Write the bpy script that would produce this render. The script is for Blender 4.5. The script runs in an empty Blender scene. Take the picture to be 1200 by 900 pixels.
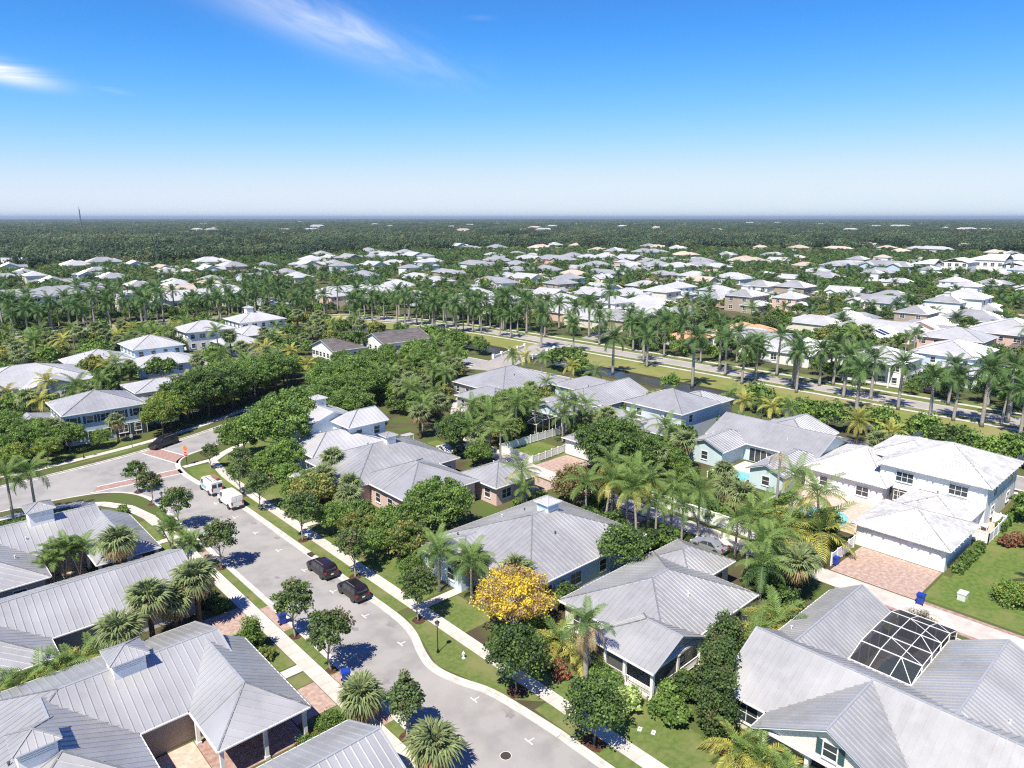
import bpy, math, random
import numpy as np
from mathutils import Vector, Matrix
random.seed(7); RNG = np.random.default_rng(11)
PI = math.pi
sc = bpy.context.scene
COL = sc.collection

# ------------------------------------------------------------------ camera
CAM_H = 41.0; YAW = math.radians(42.7); FPX = 832.0; HORIZON = 255.0
PITCH = math.atan((450 - HORIZON) / FPX)
cam_data = bpy.data.cameras.new('camera'); cam = bpy.data.objects.new('camera', cam_data); COL.objects.link(cam)
cam.location = (0, 0, CAM_H)
cam.rotation_euler = (PI / 2 - PITCH, 0, -YAW)
cam_data.sensor_width = 36.0; cam_data.lens = 36.0 * FPX / 1200.0
cam_data.clip_start = 0.5; cam_data.clip_end = 200000.0
sc.camera = cam
sc.render.resolution_x = 1024; sc.render.resolution_y = 768

# ------------------------------------------------------------------ sky, sun, exposure
SUN_EL = math.radians(58.0)
SHADOW = Vector((0.94, 0.34)).normalized()          # where shadows fall on the ground
sun_data = bpy.data.lights.new('sun', 'SUN'); sun_data.energy = 5.0; sun_data.angle = math.radians(0.53)
sun_data.color = (1.0, 0.93, 0.80)
sun = bpy.data.objects.new('sun', sun_data); COL.objects.link(sun)
sdir = Vector((SHADOW.x * math.cos(SUN_EL), SHADOW.y * math.cos(SUN_EL), -math.sin(SUN_EL)))
sun.rotation_euler = sdir.to_track_quat('-Z', 'Y').to_euler(); sun.location = (0, 0, 300)

_f = Vector((math.sin(YAW) * math.cos(PITCH), math.cos(YAW) * math.cos(PITCH), -math.sin(PITCH)))
_r = Vector((math.cos(YAW), -math.sin(YAW), 0)); _u = _r.cross(_f)
def ray(u, v): return _f + _r * ((u - 600) / FPX) - _u * ((v - 450) / FPX)
def P(u, v, z=0.0):
    d = ray(u, v); k = (z - CAM_H) / d.z
    return Vector((d.x * k, d.y * k, z))

world = bpy.data.worlds.new('World'); sc.world = world; world.use_nodes = True
def build_world():
    nt = world.node_tree; N = nt.nodes; L = nt.links
    bg = N['Background']; bg.inputs['Strength'].default_value = 0.070
    sky = N.new('ShaderNodeTexSky'); sky.sky_type = 'NISHITA'; sky.sun_disc = False
    sky.sun_elevation = SUN_EL; sky.sun_rotation = math.atan2(-SHADOW.x, -SHADOW.y)
    sky.altitude = 2500; sky.air_density = 1.0; sky.dust_density = 0.0; sky.ozone_density = 3.0
    # thin cirrus: a noise on a high plane, thick only round three patches of that plane
    tc = N.new('ShaderNodeTexCoord'); sep = N.new('ShaderNodeSeparateXYZ'); L.new(tc.outputs['Generated'], sep.inputs[0])
    def math_(op, a, b=None, c=None):
        m = N.new('ShaderNodeMath'); m.operation = op
        for i, x in enumerate((a, b, c)):
            if x is None: continue
            if isinstance(x, (int, float)): m.inputs[i].default_value = x
            else: L.new(x, m.inputs[i])
        return m.outputs[0]
    z = math_('MAXIMUM', sep.outputs[2], 0.012)
    px = math_('DIVIDE', sep.outputs[0], z); py = math_('DIVIDE', sep.outputs[1], z)
    total = None
    def plane(u, v):
        d = ray(u, v); return Vector((d.x / d.z, d.y / d.z))
    for (a, b, wid, amt, rag) in (((230, -40), (450, 70), 0.28, 0.40, 2.2), ((330, 4), (540, 110), 0.42, 0.13, 2.2), ((-50, 84), (48, 87), 0.62, 1.0, 2.2), ((120, 107), (150, 107), 0.2, 0.10, 3.0),
                             ((40, 248), (520, 250), 5.0, 0.25, 0.5), ((760, 246), (1200, 244), 6.0, 0.18, 0.5), ((548, 21), (580, 21), 0.05, 0.08, 4.0)):
        A = plane(*a); B = plane(*b); c = (A + B) / 2; d = (B - A); h = d.length / 2; d.normalize()
        dx = math_('SUBTRACT', px, c.x); dy = math_('SUBTRACT', py, c.y)
        s = math_('ADD', math_('MULTIPLY', dx, d.x), math_('MULTIPLY', dy, d.y))
        t = math_('ADD', math_('MULTIPLY', dx, -d.y), math_('MULTIPLY', dy, d.x))
        cv = N.new('ShaderNodeCombineXYZ'); L.new(math_('MULTIPLY', s, 0.5), cv.inputs[0]); L.new(math_('MULTIPLY', t, rag), cv.inputs[1])
        no = N.new('ShaderNodeTexNoise'); no.inputs['Scale'].default_value = 1.6; no.inputs['Detail'].default_value = 7; no.inputs['Roughness'].default_value = 0.6
        no.inputs['Distortion'].default_value = 0.8
        L.new(cv.outputs[0], no.inputs['Vector'])
        nz = math_('SUBTRACT', no.outputs['Fac'], 0.5)
        ss = math_('DIVIDE', s, h); tt = math_('ADD', math_('DIVIDE', t, wid), math_('MULTIPLY', nz, 1.6))
        r2 = math_('ADD', math_('MULTIPLY', ss, ss), math_('MULTIPLY', tt, tt))
        g = math_('EXPONENT', math_('MULTIPLY', r2, -1.3))
        k = math_('MULTIPLY', math_('MULTIPLY', g, math_('ADD', math_('MULTIPLY', nz, 2.6), 0.75)), amt)
        k = math_('MAXIMUM', k, 0.0)
        total = k if total is None else math_('ADD', total, k)
    fac = math_('MINIMUM', total, 0.92)
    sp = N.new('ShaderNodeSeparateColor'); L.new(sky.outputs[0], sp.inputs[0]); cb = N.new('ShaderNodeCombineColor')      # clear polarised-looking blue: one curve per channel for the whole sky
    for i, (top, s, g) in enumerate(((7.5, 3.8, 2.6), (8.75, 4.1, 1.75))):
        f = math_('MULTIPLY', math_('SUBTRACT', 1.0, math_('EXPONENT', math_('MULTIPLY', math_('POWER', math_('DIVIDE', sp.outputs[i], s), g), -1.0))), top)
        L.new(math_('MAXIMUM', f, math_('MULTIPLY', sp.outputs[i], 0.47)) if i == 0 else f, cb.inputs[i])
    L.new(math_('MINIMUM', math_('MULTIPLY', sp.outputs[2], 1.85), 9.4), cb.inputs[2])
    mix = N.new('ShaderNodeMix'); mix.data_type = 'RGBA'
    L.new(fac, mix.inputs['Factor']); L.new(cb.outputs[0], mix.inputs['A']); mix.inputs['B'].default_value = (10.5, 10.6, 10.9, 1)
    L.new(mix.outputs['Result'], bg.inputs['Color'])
build_world()
sc.view_settings.view_transform = 'Standard'; sc.view_settings.look = 'None'
sc.view_settings.exposure = 0.62; sc.view_settings.gamma = 1.0
try: sc.view_settings.use_curve_mapping = False
except Exception: pass
sc.render.engine = 'CYCLES'
sc.cycles.use_denoising = False; sc.cycles.filter_width = 1.2
sc.cycles.max_bounces = 6; sc.cycles.diffuse_bounces = 3; sc.cycles.glossy_bounces = 2
sc.cycles.transparent_max_bounces = 8; sc.cycles.transmission_bounces = 2; sc.cycles.volume_bounces = 0

# ------------------------------------------------------------------ materials
MATS = {}
def mat(name, col, col2=None, scale=1.0, rough=0.7, metal=0.0, bump=0.0, bscale=None, rand=0.0, isl=0.0, trans=0.0, spec=0.3,
        detail=4, stretch=None, col3=None, scale3=0.05, coords='Object', alpha=None, emit=None, lo=0.35, hi=0.65):
    """Procedural surface: two or three real colours mixed by noise, optional bump, per-object or per-leaf variation."""
    m = bpy.data.materials.new(name); m.use_nodes = True; nt = m.node_tree; N = nt.nodes; L = nt.links
    b = N['Principled BSDF']; out = N['Material Output']
    b.inputs['Roughness'].default_value = rough; b.inputs['Metallic'].default_value = metal
    b.inputs['Specular IOR Level'].default_value = spec
    tc = N.new('ShaderNodeTexCoord'); vec = tc.outputs[coords]
    if coords == 'World':
        g = N.new('ShaderNodeNewGeometry'); vec = g.outputs['Position']
    if stretch:
        mp = N.new('ShaderNodeMapping'); mp.inputs['Scale'].default_value = stretch; L.new(vec, mp.inputs[0]); vec = mp.outputs[0]
    c = N.new('ShaderNodeRGB'); c.outputs[0].default_value = (*col, 1); cur = c.outputs[0]
    def noise(s, d=detail):
        n = N.new('ShaderNodeTexNoise'); n.inputs['Scale'].default_value = s; n.inputs['Detail'].default_value = d
        L.new(vec, n.inputs['Vector']); return n.outputs['Fac']
    def mixc(fac, a, bcol):
        x = N.new('ShaderNodeMix'); x.data_type = 'RGBA'; L.new(fac, x.inputs['Factor']); L.new(a, x.inputs['A'])
        x.inputs['B'].default_value = (*bcol, 1); return x.outputs['Result']
    def ramp(f, lo, hi):
        r = N.new('ShaderNodeMapRange'); r.inputs['From Min'].default_value = lo; r.inputs['From Max'].default_value = hi
        L.new(f, r.inputs['Value']); return r.outputs[0]
    if col2: cur = mixc(ramp(noise(scale), lo, hi), cur, col2)
    if col3: cur = mixc(ramp(noise(scale3, 3), 0.48, 0.66), cur, col3)
    for amt, src in ((rand, 'ShaderNodeObjectInfo'), (isl, 'ShaderNodeNewGeometry')):
        if amt:
            o = N.new(src); r = N.new('ShaderNodeMapRange'); r.inputs['To Min'].default_value = 1 - amt; r.inputs['To Max'].default_value = 1 + amt
            L.new(o.outputs['Random' if src.endswith('Info') else 'Random Per Island'], r.inputs['Value'])
            hs = N.new('ShaderNodeHueSaturation'); L.new(cur, hs.inputs['Color']); L.new(r.outputs[0], hs.inputs['Value']); cur = hs.outputs[0]
    L.new(cur, b.inputs['Base Color'])
    if bump:
        bp = N.new('ShaderNodeBump'); bp.inputs['Strength'].default_value = bump; bp.inputs['Distance'].default_value = 0.05
        L.new(noise(bscale or scale * 4), bp.inputs['Height']); L.new(bp.outputs[0], b.inputs['Normal'])
    sh = b.outputs[0]
    if trans:
        t = N.new('ShaderNodeBsdfTranslucent'); L.new(cur, t.inputs['Color'])
        ms = N.new('ShaderNodeMixShader'); ms.inputs[0].default_value = trans; L.new(sh, ms.inputs[1]); L.new(t.outputs[0], ms.inputs[2]); sh = ms.outputs[0]
    if alpha is not None:
        t = N.new('ShaderNodeBsdfTransparent'); ms = N.new('ShaderNodeMixShader'); ms.inputs[0].default_value = alpha
        L.new(t.outputs[0], ms.inputs[1]); L.new(sh, ms.inputs[2]); sh = ms.outputs[0]
    L.new(sh, out.inputs['Surface'])
    MATS[name] = m; return m
def paver_mat(name, c1, c2, c3, mortar, sx):
    m = mat(name, c1, rough=0.85); nt = m.node_tree; N = nt.nodes; L = nt.links; b = N['Principled BSDF']
    tc = N.new('ShaderNodeTexCoord')
    br = N.new('ShaderNodeTexBrick'); br.inputs['Scale'].default_value = sx; br.inputs['Mortar Size'].default_value = 0.012
    br.inputs['Color1'].default_value = (*c1, 1); br.inputs['Color2'].default_value = (*c2, 1); br.inputs['Mortar'].default_value = (*mortar, 1)
    L.new(tc.outputs['Object'], br.inputs['Vector'])
    n = N.new('ShaderNodeTexNoise'); n.inputs['Scale'].default_value = 2.2; n.inputs['Detail'].default_value = 5; L.new(tc.outputs['Object'], n.inputs['Vector'])
    r = N.new('ShaderNodeMapRange'); r.inputs['From Min'].default_value = 0.42; r.inputs['From Max'].default_value = 0.68; L.new(n.outputs['Fac'], r.inputs['Value'])
    x = N.new('ShaderNodeMix'); x.data_type = 'RGBA'; L.new(r.outputs[0], x.inputs['Factor']); L.new(br.outputs['Color'], x.inputs['A']); x.inputs['B'].default_value = (*c3, 1)
    L.new(x.outputs['Result'], b.inputs['Base Color']); return m

mat('ground', (0.065, 0.085, 0.030), (0.120, 0.105, 0.060), 0.25, 0.95, col3=(0.05, 0.085, 0.022), scale3=0.02, spec=0.1)
mat('grass', (0.095, 0.140, 0.036), (0.148, 0.186, 0.056), 2.2, 0.9, bump=0.9, bscale=14, col3=(0.185, 0.192, 0.078), scale3=0.30, spec=0.12, detail=8)
mat('grass_lush', (0.085, 0.145, 0.030), (0.145, 0.190, 0.050), 2.0, 0.9, bump=0.9, bscale=14, spec=0.12, detail=8, col3=(0.17, 0.19, 0.06), scale3=0.25)
mat('turf', (0.170, 0.200, 0.050), (0.215, 0.225, 0.075), 0.35, 0.95, bump=0.4, bscale=5, col3=(0.27, 0.235, 0.115), scale3=0.05, spec=0.1)
mat('asphalt_stain', (0.20, 0.185, 0.185), (0.27, 0.25, 0.245), 1.5, 0.85, detail=8)
mat('mulch', (0.115, 0.060, 0.038), (0.060, 0.034, 0.022), 3.0, 0.95, bump=0.8, bscale=14, spec=0.1)
mat('soil', (0.100, 0.078, 0.050), (0.055, 0.065, 0.028), 0.8, 0.95, bump=0.6, bscale=6, spec=0.1)
mat('asphalt', (0.325, 0.312, 0.298), (0.265, 0.255, 0.247), 0.45, 0.9, bump=0.25, bscale=30, col3=(0.350, 0.335, 0.318), scale3=0.12, spec=0.2, detail=10, lo=0.40, hi=0.62)
mat('asphalt_dark', (0.12, 0.12, 0.125), (0.16, 0.155, 0.155), 0.6, 0.9, spec=0.2)
mat('asphalt_pale', (0.37, 0.345, 0.32), (0.31, 0.29, 0.27), 0.2, 0.9, spec=0.2)
mat('concrete', (0.56, 0.515, 0.465), (0.46, 0.42, 0.375), 0.9, 0.9, rand=0.07, col3=(0.62, 0.58, 0.53), scale3=0.3, spec=0.2)
mat('kerb', (0.62, 0.585, 0.54), (0.45, 0.42, 0.38), 1.2, 0.9, spec=0.2, detail=6)
mat('white_line', (0.80, 0.79, 0.77), (0.66, 0.65, 0.63), 2.5, 0.8)
mat('faded_orange', (0.52, 0.37, 0.22), (0.36, 0.29, 0.24), 3, 0.9)
paver_mat('paver_red', (0.35, 0.225, 0.175), (0.42, 0.29, 0.235), (0.46, 0.375, 0.325), (0.25, 0.17, 0.15), 2.2)
paver_mat('paver_walk', (0.30, 0.17, 0.14), (0.37, 0.22, 0.18), (0.40, 0.30, 0.27), (0.2, 0.13, 0.11), 2.4)
paver_mat('paver_tan', (0.50, 0.36, 0.29), (0.55, 0.42, 0.34), (0.58, 0.49, 0.42), (0.35, 0.27, 0.22), 2.0)
def roof_mat(name, a, b2, c3, metal, rough, rand):
    return mat(name, a, b2, 0.9, rough, metal, rand=rand, stretch=(1, 1, 0.25), col3=c3, scale3=0.22, spec=0.45, detail=5)
roof_mat('roof_metal', (0.465, 0.463, 0.454), (0.402, 0.400, 0.394), (0.52, 0.517, 0.506), 0.45, 0.42, 0.028)
roof_mat('roof_white', (0.555, 0.553, 0.546), (0.49, 0.488, 0.484), (0.60, 0.597, 0.588), 0.30, 0.45, 0.05)
roof_mat('roof_dull', (0.37, 0.375, 0.385), (0.32, 0.325, 0.335), (0.40, 0.40, 0.41), 0.30, 0.50, 0.05)
mat('roof_cap', (0.48, 0.495, 0.515), (0.42, 0.43, 0.45), 1.5, 0.45, 0.35)
mat('tile_white', (0.58, 0.575, 0.56), (0.49, 0.485, 0.475), 0.7, 0.8, isl=0.13, col3=(0.44, 0.44, 0.435), scale3=0.35)
mat('tile_cap', (0.66, 0.655, 0.64), (0.56, 0.555, 0.54), 1.0, 0.75)
mat('shingle', (0.085, 0.075, 0.075), (0.155, 0.14, 0.135), 0.5, 0.9, stretch=(1, 4, 1), isl=0.12)
mat('terracotta', (0.62, 0.33, 0.20), (0.52, 0.28, 0.17), 0.8, 0.85, isl=0.08)
mat('roof_tan', (0.50, 0.41, 0.34), (0.43, 0.36, 0.30), 0.5, 0.85, isl=0.08, rand=0.10)
for nm, c in dict(white=(0.78, 0.775, 0.76), cream=(0.70, 0.665, 0.56), pink=(0.66, 0.48, 0.43), beige=(0.40, 0.33, 0.255), grey=(0.36, 0.355, 0.36), blue=(0.40, 0.56, 0.66),
                  aqua=(0.56, 0.68, 0.71), mint=(0.50, 0.70, 0.64), paleblue=(0.56, 0.66, 0.75), sky=(0.42, 0.60, 0.72), peach=(0.66, 0.46, 0.38), slate=(0.52, 0.57, 0.62)).items():
    mat('wall_' + nm, c, tuple(x * 0.93 for x in c), 0.6, 0.85, stretch=(1, 1, 0.4), detail=5)
mat('trim', (0.80, 0.795, 0.78), (0.74, 0.735, 0.72), 1.0, 0.6)
mat('pane', (0.030, 0.038, 0.045), (0.055, 0.065, 0.075), 0.7, 0.08, spec=0.7)
mat('pane_screen', (0.10, 0.10, 0.10), (0.06, 0.06, 0.062), 0.9, 0.5)
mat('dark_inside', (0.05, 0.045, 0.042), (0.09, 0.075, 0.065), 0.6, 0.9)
mat('shutter', (0.045, 0.10, 0.10), (0.035, 0.08, 0.085), 3, 0.6)
mat('cage_screen', (0.030, 0.030, 0.034), rough=0.8, alpha=0.76)
mat('porch_screen', (0.13, 0.125, 0.12), rough=0.8, alpha=0.72)
mat('solar', (0.02, 0.025, 0.05), (0.03, 0.035, 0.07), 1.5, 0.15, spec=0.6)
mat('plastic_vent', (0.62, 0.62, 0.60), rough=0.6)
mat('pipe_dark', (0.07, 0.07, 0.07), rough=0.6)
mat('water', (0.045, 0.045, 0.040), (0.065, 0.062, 0.052), 0.2, 0.22, bump=0.3, bscale=2.5, spec=0.22)
mat('pool_water', (0.16, 0.46, 0.50), (0.22, 0.56, 0.58), 0.9, 0.05, bump=0.12, bscale=3, spec=0.6)
mat('pool_dark', (0.07, 0.22, 0.26), (0.10, 0.28, 0.31), 0.9, 0.05, bump=0.12, bscale=3, spec=0.6)
mat('bin_blue', (0.018, 0.055, 0.36), (0.014, 0.045, 0.30), 3, 0.45, spec=0.4)
mat('black_metal', (0.018, 0.018, 0.02), rough=0.45)
mat('lamp_glass', (0.42, 0.42, 0.38), rough=0.3)
mat('iron', (0.035, 0.032, 0.03), (0.07, 0.055, 0.045), 12, 0.8)
mat('sign_red', (0.52, 0.035, 0.035), rough=0.5); mat('sign_orange', (0.80, 0.20, 0.03), rough=0.5); mat('sign_white', (0.80, 0.80, 0.80), rough=0.5)
mat('paint_black', (0.012, 0.012, 0.014), (0.022, 0.014, 0.016), 0.8, 0.18, spec=0.7)
mat('paint_plum', (0.030, 0.014, 0.018), (0.012, 0.011, 0.014), 0.8, 0.18, spec=0.7)
mat('paint_white', (0.74, 0.74, 0.73), (0.70, 0.70, 0.69), 1, 0.25, spec=0.5)
mat('paint_teal', (0.18, 0.52, 0.55), rough=0.25, spec=0.5); mat('paint_silver', (0.42, 0.44, 0.47), rough=0.3, metal=0.5); mat('paint_blue', (0.10, 0.16, 0.28), rough=0.2)
mat('tyre', (0.018, 0.018, 0.018), rough=0.85); mat('rim', (0.45, 0.45, 0.46), rough=0.35, metal=0.7)
mat('tail_light', (0.42, 0.02, 0.02), rough=0.25); mat('head_light', (0.65, 0.66, 0.66), rough=0.15); mat('bumper', (0.05, 0.05, 0.052), rough=0.6)
mat('ladder', (0.30, 0.15, 0.09), rough=0.6)
mat('rock', (0.42, 0.40, 0.36), (0.30, 0.28, 0.25), 2, 0.9)
mat('tower', (0.20, 0.20, 0.22), rough=0.7)
# bark
mat('bark', (0.190, 0.160, 0.130), (0.110, 0.090, 0.072), 5, 0.95, bump=0.6, bscale=20, stretch=(1, 1, 0.3))
mat('bark_pale', (0.36, 0.33, 0.29), (0.25, 0.225, 0.195), 4, 0.95, stretch=(1, 1, 0.5))
mat('palm_trunk', (0.37, 0.34, 0.30), (0.26, 0.235, 0.205), 6, 0.95, stretch=(0.3, 0.3, 2.0))
mat('palm_brown', (0.165, 0.115, 0.080), (0.090, 0.062, 0.045), 5, 0.95, bump=0.8, bscale=18)
mat('crownshaft', (0.13, 0.20, 0.055), (0.18, 0.24, 0.08), 2, 0.6)
# leaves (clumps of real leaf colours)
def leaf(name, a, b2, isl=0.30, rand=0.14, trans=0.40, rough=0.55, c3=None):
    k = 1.0 if name.startswith('flower') else (2.5 if 'far' in name else 2.12)
    a, b2, c3 = tuple(x * k for x in a), tuple(x * k for x in b2), (tuple(x * k for x in c3) if c3 else None)
    mat(name, a, b2, 0.55, rough, isl=isl, rand=rand, trans=trans, spec=0.28, col3=c3, scale3=0.35)
leaf('leaf_oak', (0.056, 0.094, 0.024), (0.092, 0.138, 0.036))
leaf('leaf_bright', (0.084, 0.142, 0.030), (0.128, 0.186, 0.045))
leaf('leaf_dark', (0.032, 0.056, 0.020), (0.050, 0.080, 0.026))
leaf('leaf_street', (0.046, 0.075, 0.026), (0.080, 0.110, 0.040), c3=(0.13, 0.10, 0.06))
leaf('leaf_olive', (0.120, 0.125, 0.035), (0.165, 0.160, 0.050))
leaf('leaf_yellowgreen', (0.165, 0.185, 0.035), (0.125, 0.155, 0.035))
leaf('leaf_copper', (0.135, 0.088, 0.046), (0.095, 0.092, 0.038), c3=(0.17, 0.105, 0.06))
leaf('leaf_red', (0.20, 0.060, 0.045), (0.13, 0.055, 0.035))
leaf('leaf_cream', (0.34, 0.36, 0.17), (0.20, 0.25, 0.08))
leaf('leaf_grey', (0.16, 0.155, 0.125), (0.22, 0.20, 0.165))
leaf('leaf_hedge', (0.070, 0.115, 0.025), (0.098, 0.146, 0.034))
leaf('leaf_evergreen', (0.034, 0.060, 0.019), (0.060, 0.090, 0.026), c3=(0.12, 0.11, 0.05))
leaf('flower_yellow', (0.86, 0.69, 0.06), (0.78, 0.60, 0.09), isl=0.2)
leaf('flower_spent', (0.46, 0.30, 0.17), (0.40, 0.31, 0.25), isl=0.25)
leaf('flower_orange', (0.42, 0.16, 0.03), (0.20, 0.15, 0.04))
leaf('frond', (0.070, 0.115, 0.030), (0.105, 0.150, 0.040), isl=0.2)
leaf('frond_royal', (0.040, 0.078, 0.026), (0.066, 0.108, 0.034), isl=0.22)
leaf('frond_yellow', (0.19, 0.20, 0.045), (0.25, 0.225, 0.06), isl=0.25)
leaf('frond_fan', (0.105, 0.135, 0.055), (0.150, 0.175, 0.080), isl=0.25)
leaf('frond_dry', (0.27, 0.20, 0.105), (0.20, 0.155, 0.085), isl=0.25)
leaf('leaf_far', (0.034, 0.054, 0.022), (0.052, 0.076, 0.030), c3=(0.062, 0.066, 0.034), rand=.38)
leaf('leaf_far_olive', (0.060, 0.066, 0.028), (0.085, 0.085, 0.040), rand=.38)
leaf('leaf_far_blue', (0.024, 0.042, 0.024), (0.036, 0.058, 0.030), rand=.38)

# ------------------------------------------------------------------ mesh + object helpers
class MB:
    def __init__(s): s.v = []; s.f = []; s.m = []
    def add(s, vs, fs, m=0):
        o = len(s.v); s.v.extend([tuple(p) for p in vs])
        for f in fs: s.f.append([i + o for i in f]); s.m.append(m)
        return s
    def box(s, x0, x1, y0, y1, z0, z1, m=0):
        return s.add([(x0, y0, z0), (x1, y0, z0), (x1, y1, z0), (x0, y1, z0), (x0, y0, z1), (x1, y0, z1), (x1, y1, z1), (x0, y1, z1)],
                     [(3, 2, 1, 0), (4, 5, 6, 7), (0, 1, 5, 4), (1, 2, 6, 5), (2, 3, 7, 6), (3, 0, 4, 7)], m)
    def bar(s, a, b, w, h=None, m=0):
        a = Vector(a); b = Vector(b); d = (b - a)
        if d.length < 1e-6: return s
        d.normalize(); h = h or w
        up = Vector((0, 0, 1)) if abs(d.z) < 0.95 else Vector((1, 0, 0))
        x = d.cross(up).normalized() * (w / 2); y = x.cross(d).normalized() * (h / 2)
        vs = [a - x - y, a + x - y, a + x + y, a - x + y, b - x - y, b + x - y, b + x + y, b - x + y]
        return s.add(vs, [(3, 2, 1, 0), (4, 5, 6, 7), (0, 1, 5, 4), (1, 2, 6, 5), (2, 3, 7, 6), (3, 0, 4, 7)], m)
    def prism(s, poly, z0, z1, m=0):
        n = len(poly); vs = [(p[0], p[1], z0) for p in poly] + [(p[0], p[1], z1) for p in poly]
        fs = [tuple(range(n - 1, -1, -1)), tuple(range(n, 2 * n))] + [(i, (i + 1) % n, n + (i + 1) % n, n + i) for i in range(n)]
        return s.add(vs, fs, m)
    def slab(s, poly3, dz, m=0, m_side=None):
        n = len(poly3); vs = [tuple(p) for p in poly3] + [(p[0], p[1], p[2] - dz) for p in poly3]
        s.add(vs, [tuple(range(n)), tuple(range(2 * n - 1, n - 1, -1))], m)
        o = len(s.v) - 2 * n
        for i in range(n):
            s.f.append([o + i, o + n + i, o + n + (i + 1) % n, o + (i + 1) % n]); s.m.append(m if m_side is None else m_side)
        return s
    def tube(s, pts, rad, n=7, m=0, cap=True):
        pts = [Vector(p) for p in pts]; o = len(s.v); k = len(pts)
        for i, p in enumerate(pts):
            d = (pts[min(i + 1, k - 1)] - pts[max(i - 1, 0)]).normalized()
            a = d.cross(Vector((0, 0, 1))) if abs(d.z) < 0.95 else d.cross(Vector((1, 0, 0)))
            a.normalize(); b = d.cross(a)
            r = rad[i] if hasattr(rad, '__len__') else rad
            for j in range(n):
                t = 2 * PI * j / n; s.v.append(tuple(p + a * (r * math.cos(t)) + b * (r * math.sin(t))))
        for i in range(k - 1):
            for j in range(n):
                s.f.append([o + i * n + j, o + (i + 1) * n + j, o + (i + 1) * n + (j + 1) % n, o + i * n + (j + 1) % n]); s.m.append(m)
        if cap:
            s.f.append([o + j for j in range(n)]); s.m.append(m)
            s.f.append([o + (k - 1) * n + j for j in range(n - 1, -1, -1)]); s.m.append(m)
        return s
    def lathe(s, prof, n=14, m=0, c=(0, 0)):
        o = len(s.v); k = len(prof)
        for r, z in prof:
            for j in range(n): s.v.append((c[0] + r * math.cos(2 * PI * j / n), c[1] + r * math.sin(2 * PI * j / n), z))
        for i in range(k - 1):
            for j in range(n): s.f.append([o + i * n + j, o + i * n + (j + 1) % n, o + (i + 1) * n + (j + 1) % n, o + (i + 1) * n + j]); s.m.append(m)
        s.f.append([o + j for j in range(n - 1, -1, -1)]); s.m.append(m)
        s.f.append([o + (k - 1) * n + j for j in range(n)]); s.m.append(m)
        return s
    def mesh(s, name, *mats, smooth=False):
        me = bpy.data.meshes.new(name); me.from_pydata(s.v, [], s.f)
        for x in mats: me.materials.append(MATS[x])
        if len(mats) > 1: me.polygons.foreach_set('material_index', s.m)
        if smooth: me.polygons.foreach_set('use_smooth', [True] * len(me.polygons))
        me.update(); return me
def ob(name, me, parent=None, loc=(0, 0, 0), rz=0.0, rot=None, scl=None):
    o = bpy.data.objects.new(name, me); COL.objects.link(o); o.location = loc
    o.rotation_euler = rot if rot else (0, 0, rz)
    if scl: o.scale = scl if hasattr(scl, '__len__') else (scl, scl, scl)
    if parent: o.parent = parent
    return o
def tag(o, label=None, cat=None, group=None, kind=None):
    if label: o['label'] = label
    if cat: o['category'] = cat
    if group: o['group'] = group
    if kind: o['kind'] = kind
    return o
def thing(name, label, cat, loc=(0, 0, 0), rz=0.0, group=None, scl=None):
    o = ob(name, None, None, loc, rz, scl=scl); o.empty_display_size = 0.2
    return tag(o, label, cat, group)
def struct(name, me, loc=(0, 0, 0), rz=0.0): return tag(ob(name, me, None, loc, rz), kind='structure')

# ------------------------------------------------------------------ ground, streets, canal
def densify(pl, step=6.0):
    out = []
    for a, b in zip(pl[:-1], pl[1:]):
        a = Vector(a); b = Vector(b); n = max(1, int((b - a).length / step))
        for i in range(n): out.append(a.lerp(b, i / n))
    out.append(Vector(pl[-1])); return out
def smooth(pl, it=2):
    pts = [Vector(p) for p in pl]
    for _ in range(it):
        q = [pts[0]]
        for a, b in zip(pts[:-1], pts[1:]): q += [a * 0.75 + b * 0.25, a * 0.25 + b * 0.75]
        q.append(pts[-1]); pts = q
    return pts
def offs(pl, o):
    pts = [Vector(p) for p in pl]; out = []
    for i, p in enumerate(pts):
        d = (pts[min(i + 1, len(pts) - 1)] - pts[max(i - 1, 0)]).normalized()
        out.append(p + Vector((d.y, -d.x)) * o)
    return out
def ribbon(mb, pl, o0, o1, z0, z1=None, m=0):
    """strip between two offsets of a polyline (positive = to the right); a solid bar when z1 is given"""
    a = offs(pl, o0); b = offs(pl, o1); n = len(a)
    if z1 is None:
        mb.add([(p.x, p.y, z0) for p in a] + [(p.x, p.y, z0) for p in b], [(i, n + i, n + i + 1, i + 1) for i in range(n - 1)], m)
    else:
        vs = [(p.x, p.y, z0) for p in a] + [(p.x, p.y, z0) for p in b] + [(p.x, p.y, z1) for p in a] + [(p.x, p.y, z1) for p in b]
        fs = []
        for i in range(n - 1):
            fs += [(2 * n + i, 3 * n + i, 3 * n + i + 1, 2 * n + i + 1), (i, 2 * n + i, 2 * n + i + 1, i + 1), (n + i, n + i + 1, 3 * n + i + 1, 3 * n + i)]
        fs += [(0, n, 3 * n, 2 * n), (n - 1, 3 * n - 1, 4 * n - 1, 2 * n - 1)]
        mb.add(vs, fs, m)
    return mb
def sheet(name, poly, z, m):
    n = len(poly); return struct(name, MB().add([(p[0], p[1], z) for p in poly], [tuple(range(n))]).mesh(name, m))
def rect(x0, x1, y0, y1): return [(x0, y0), (x1, y0), (x1, y1), (x0, y1)]

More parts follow.
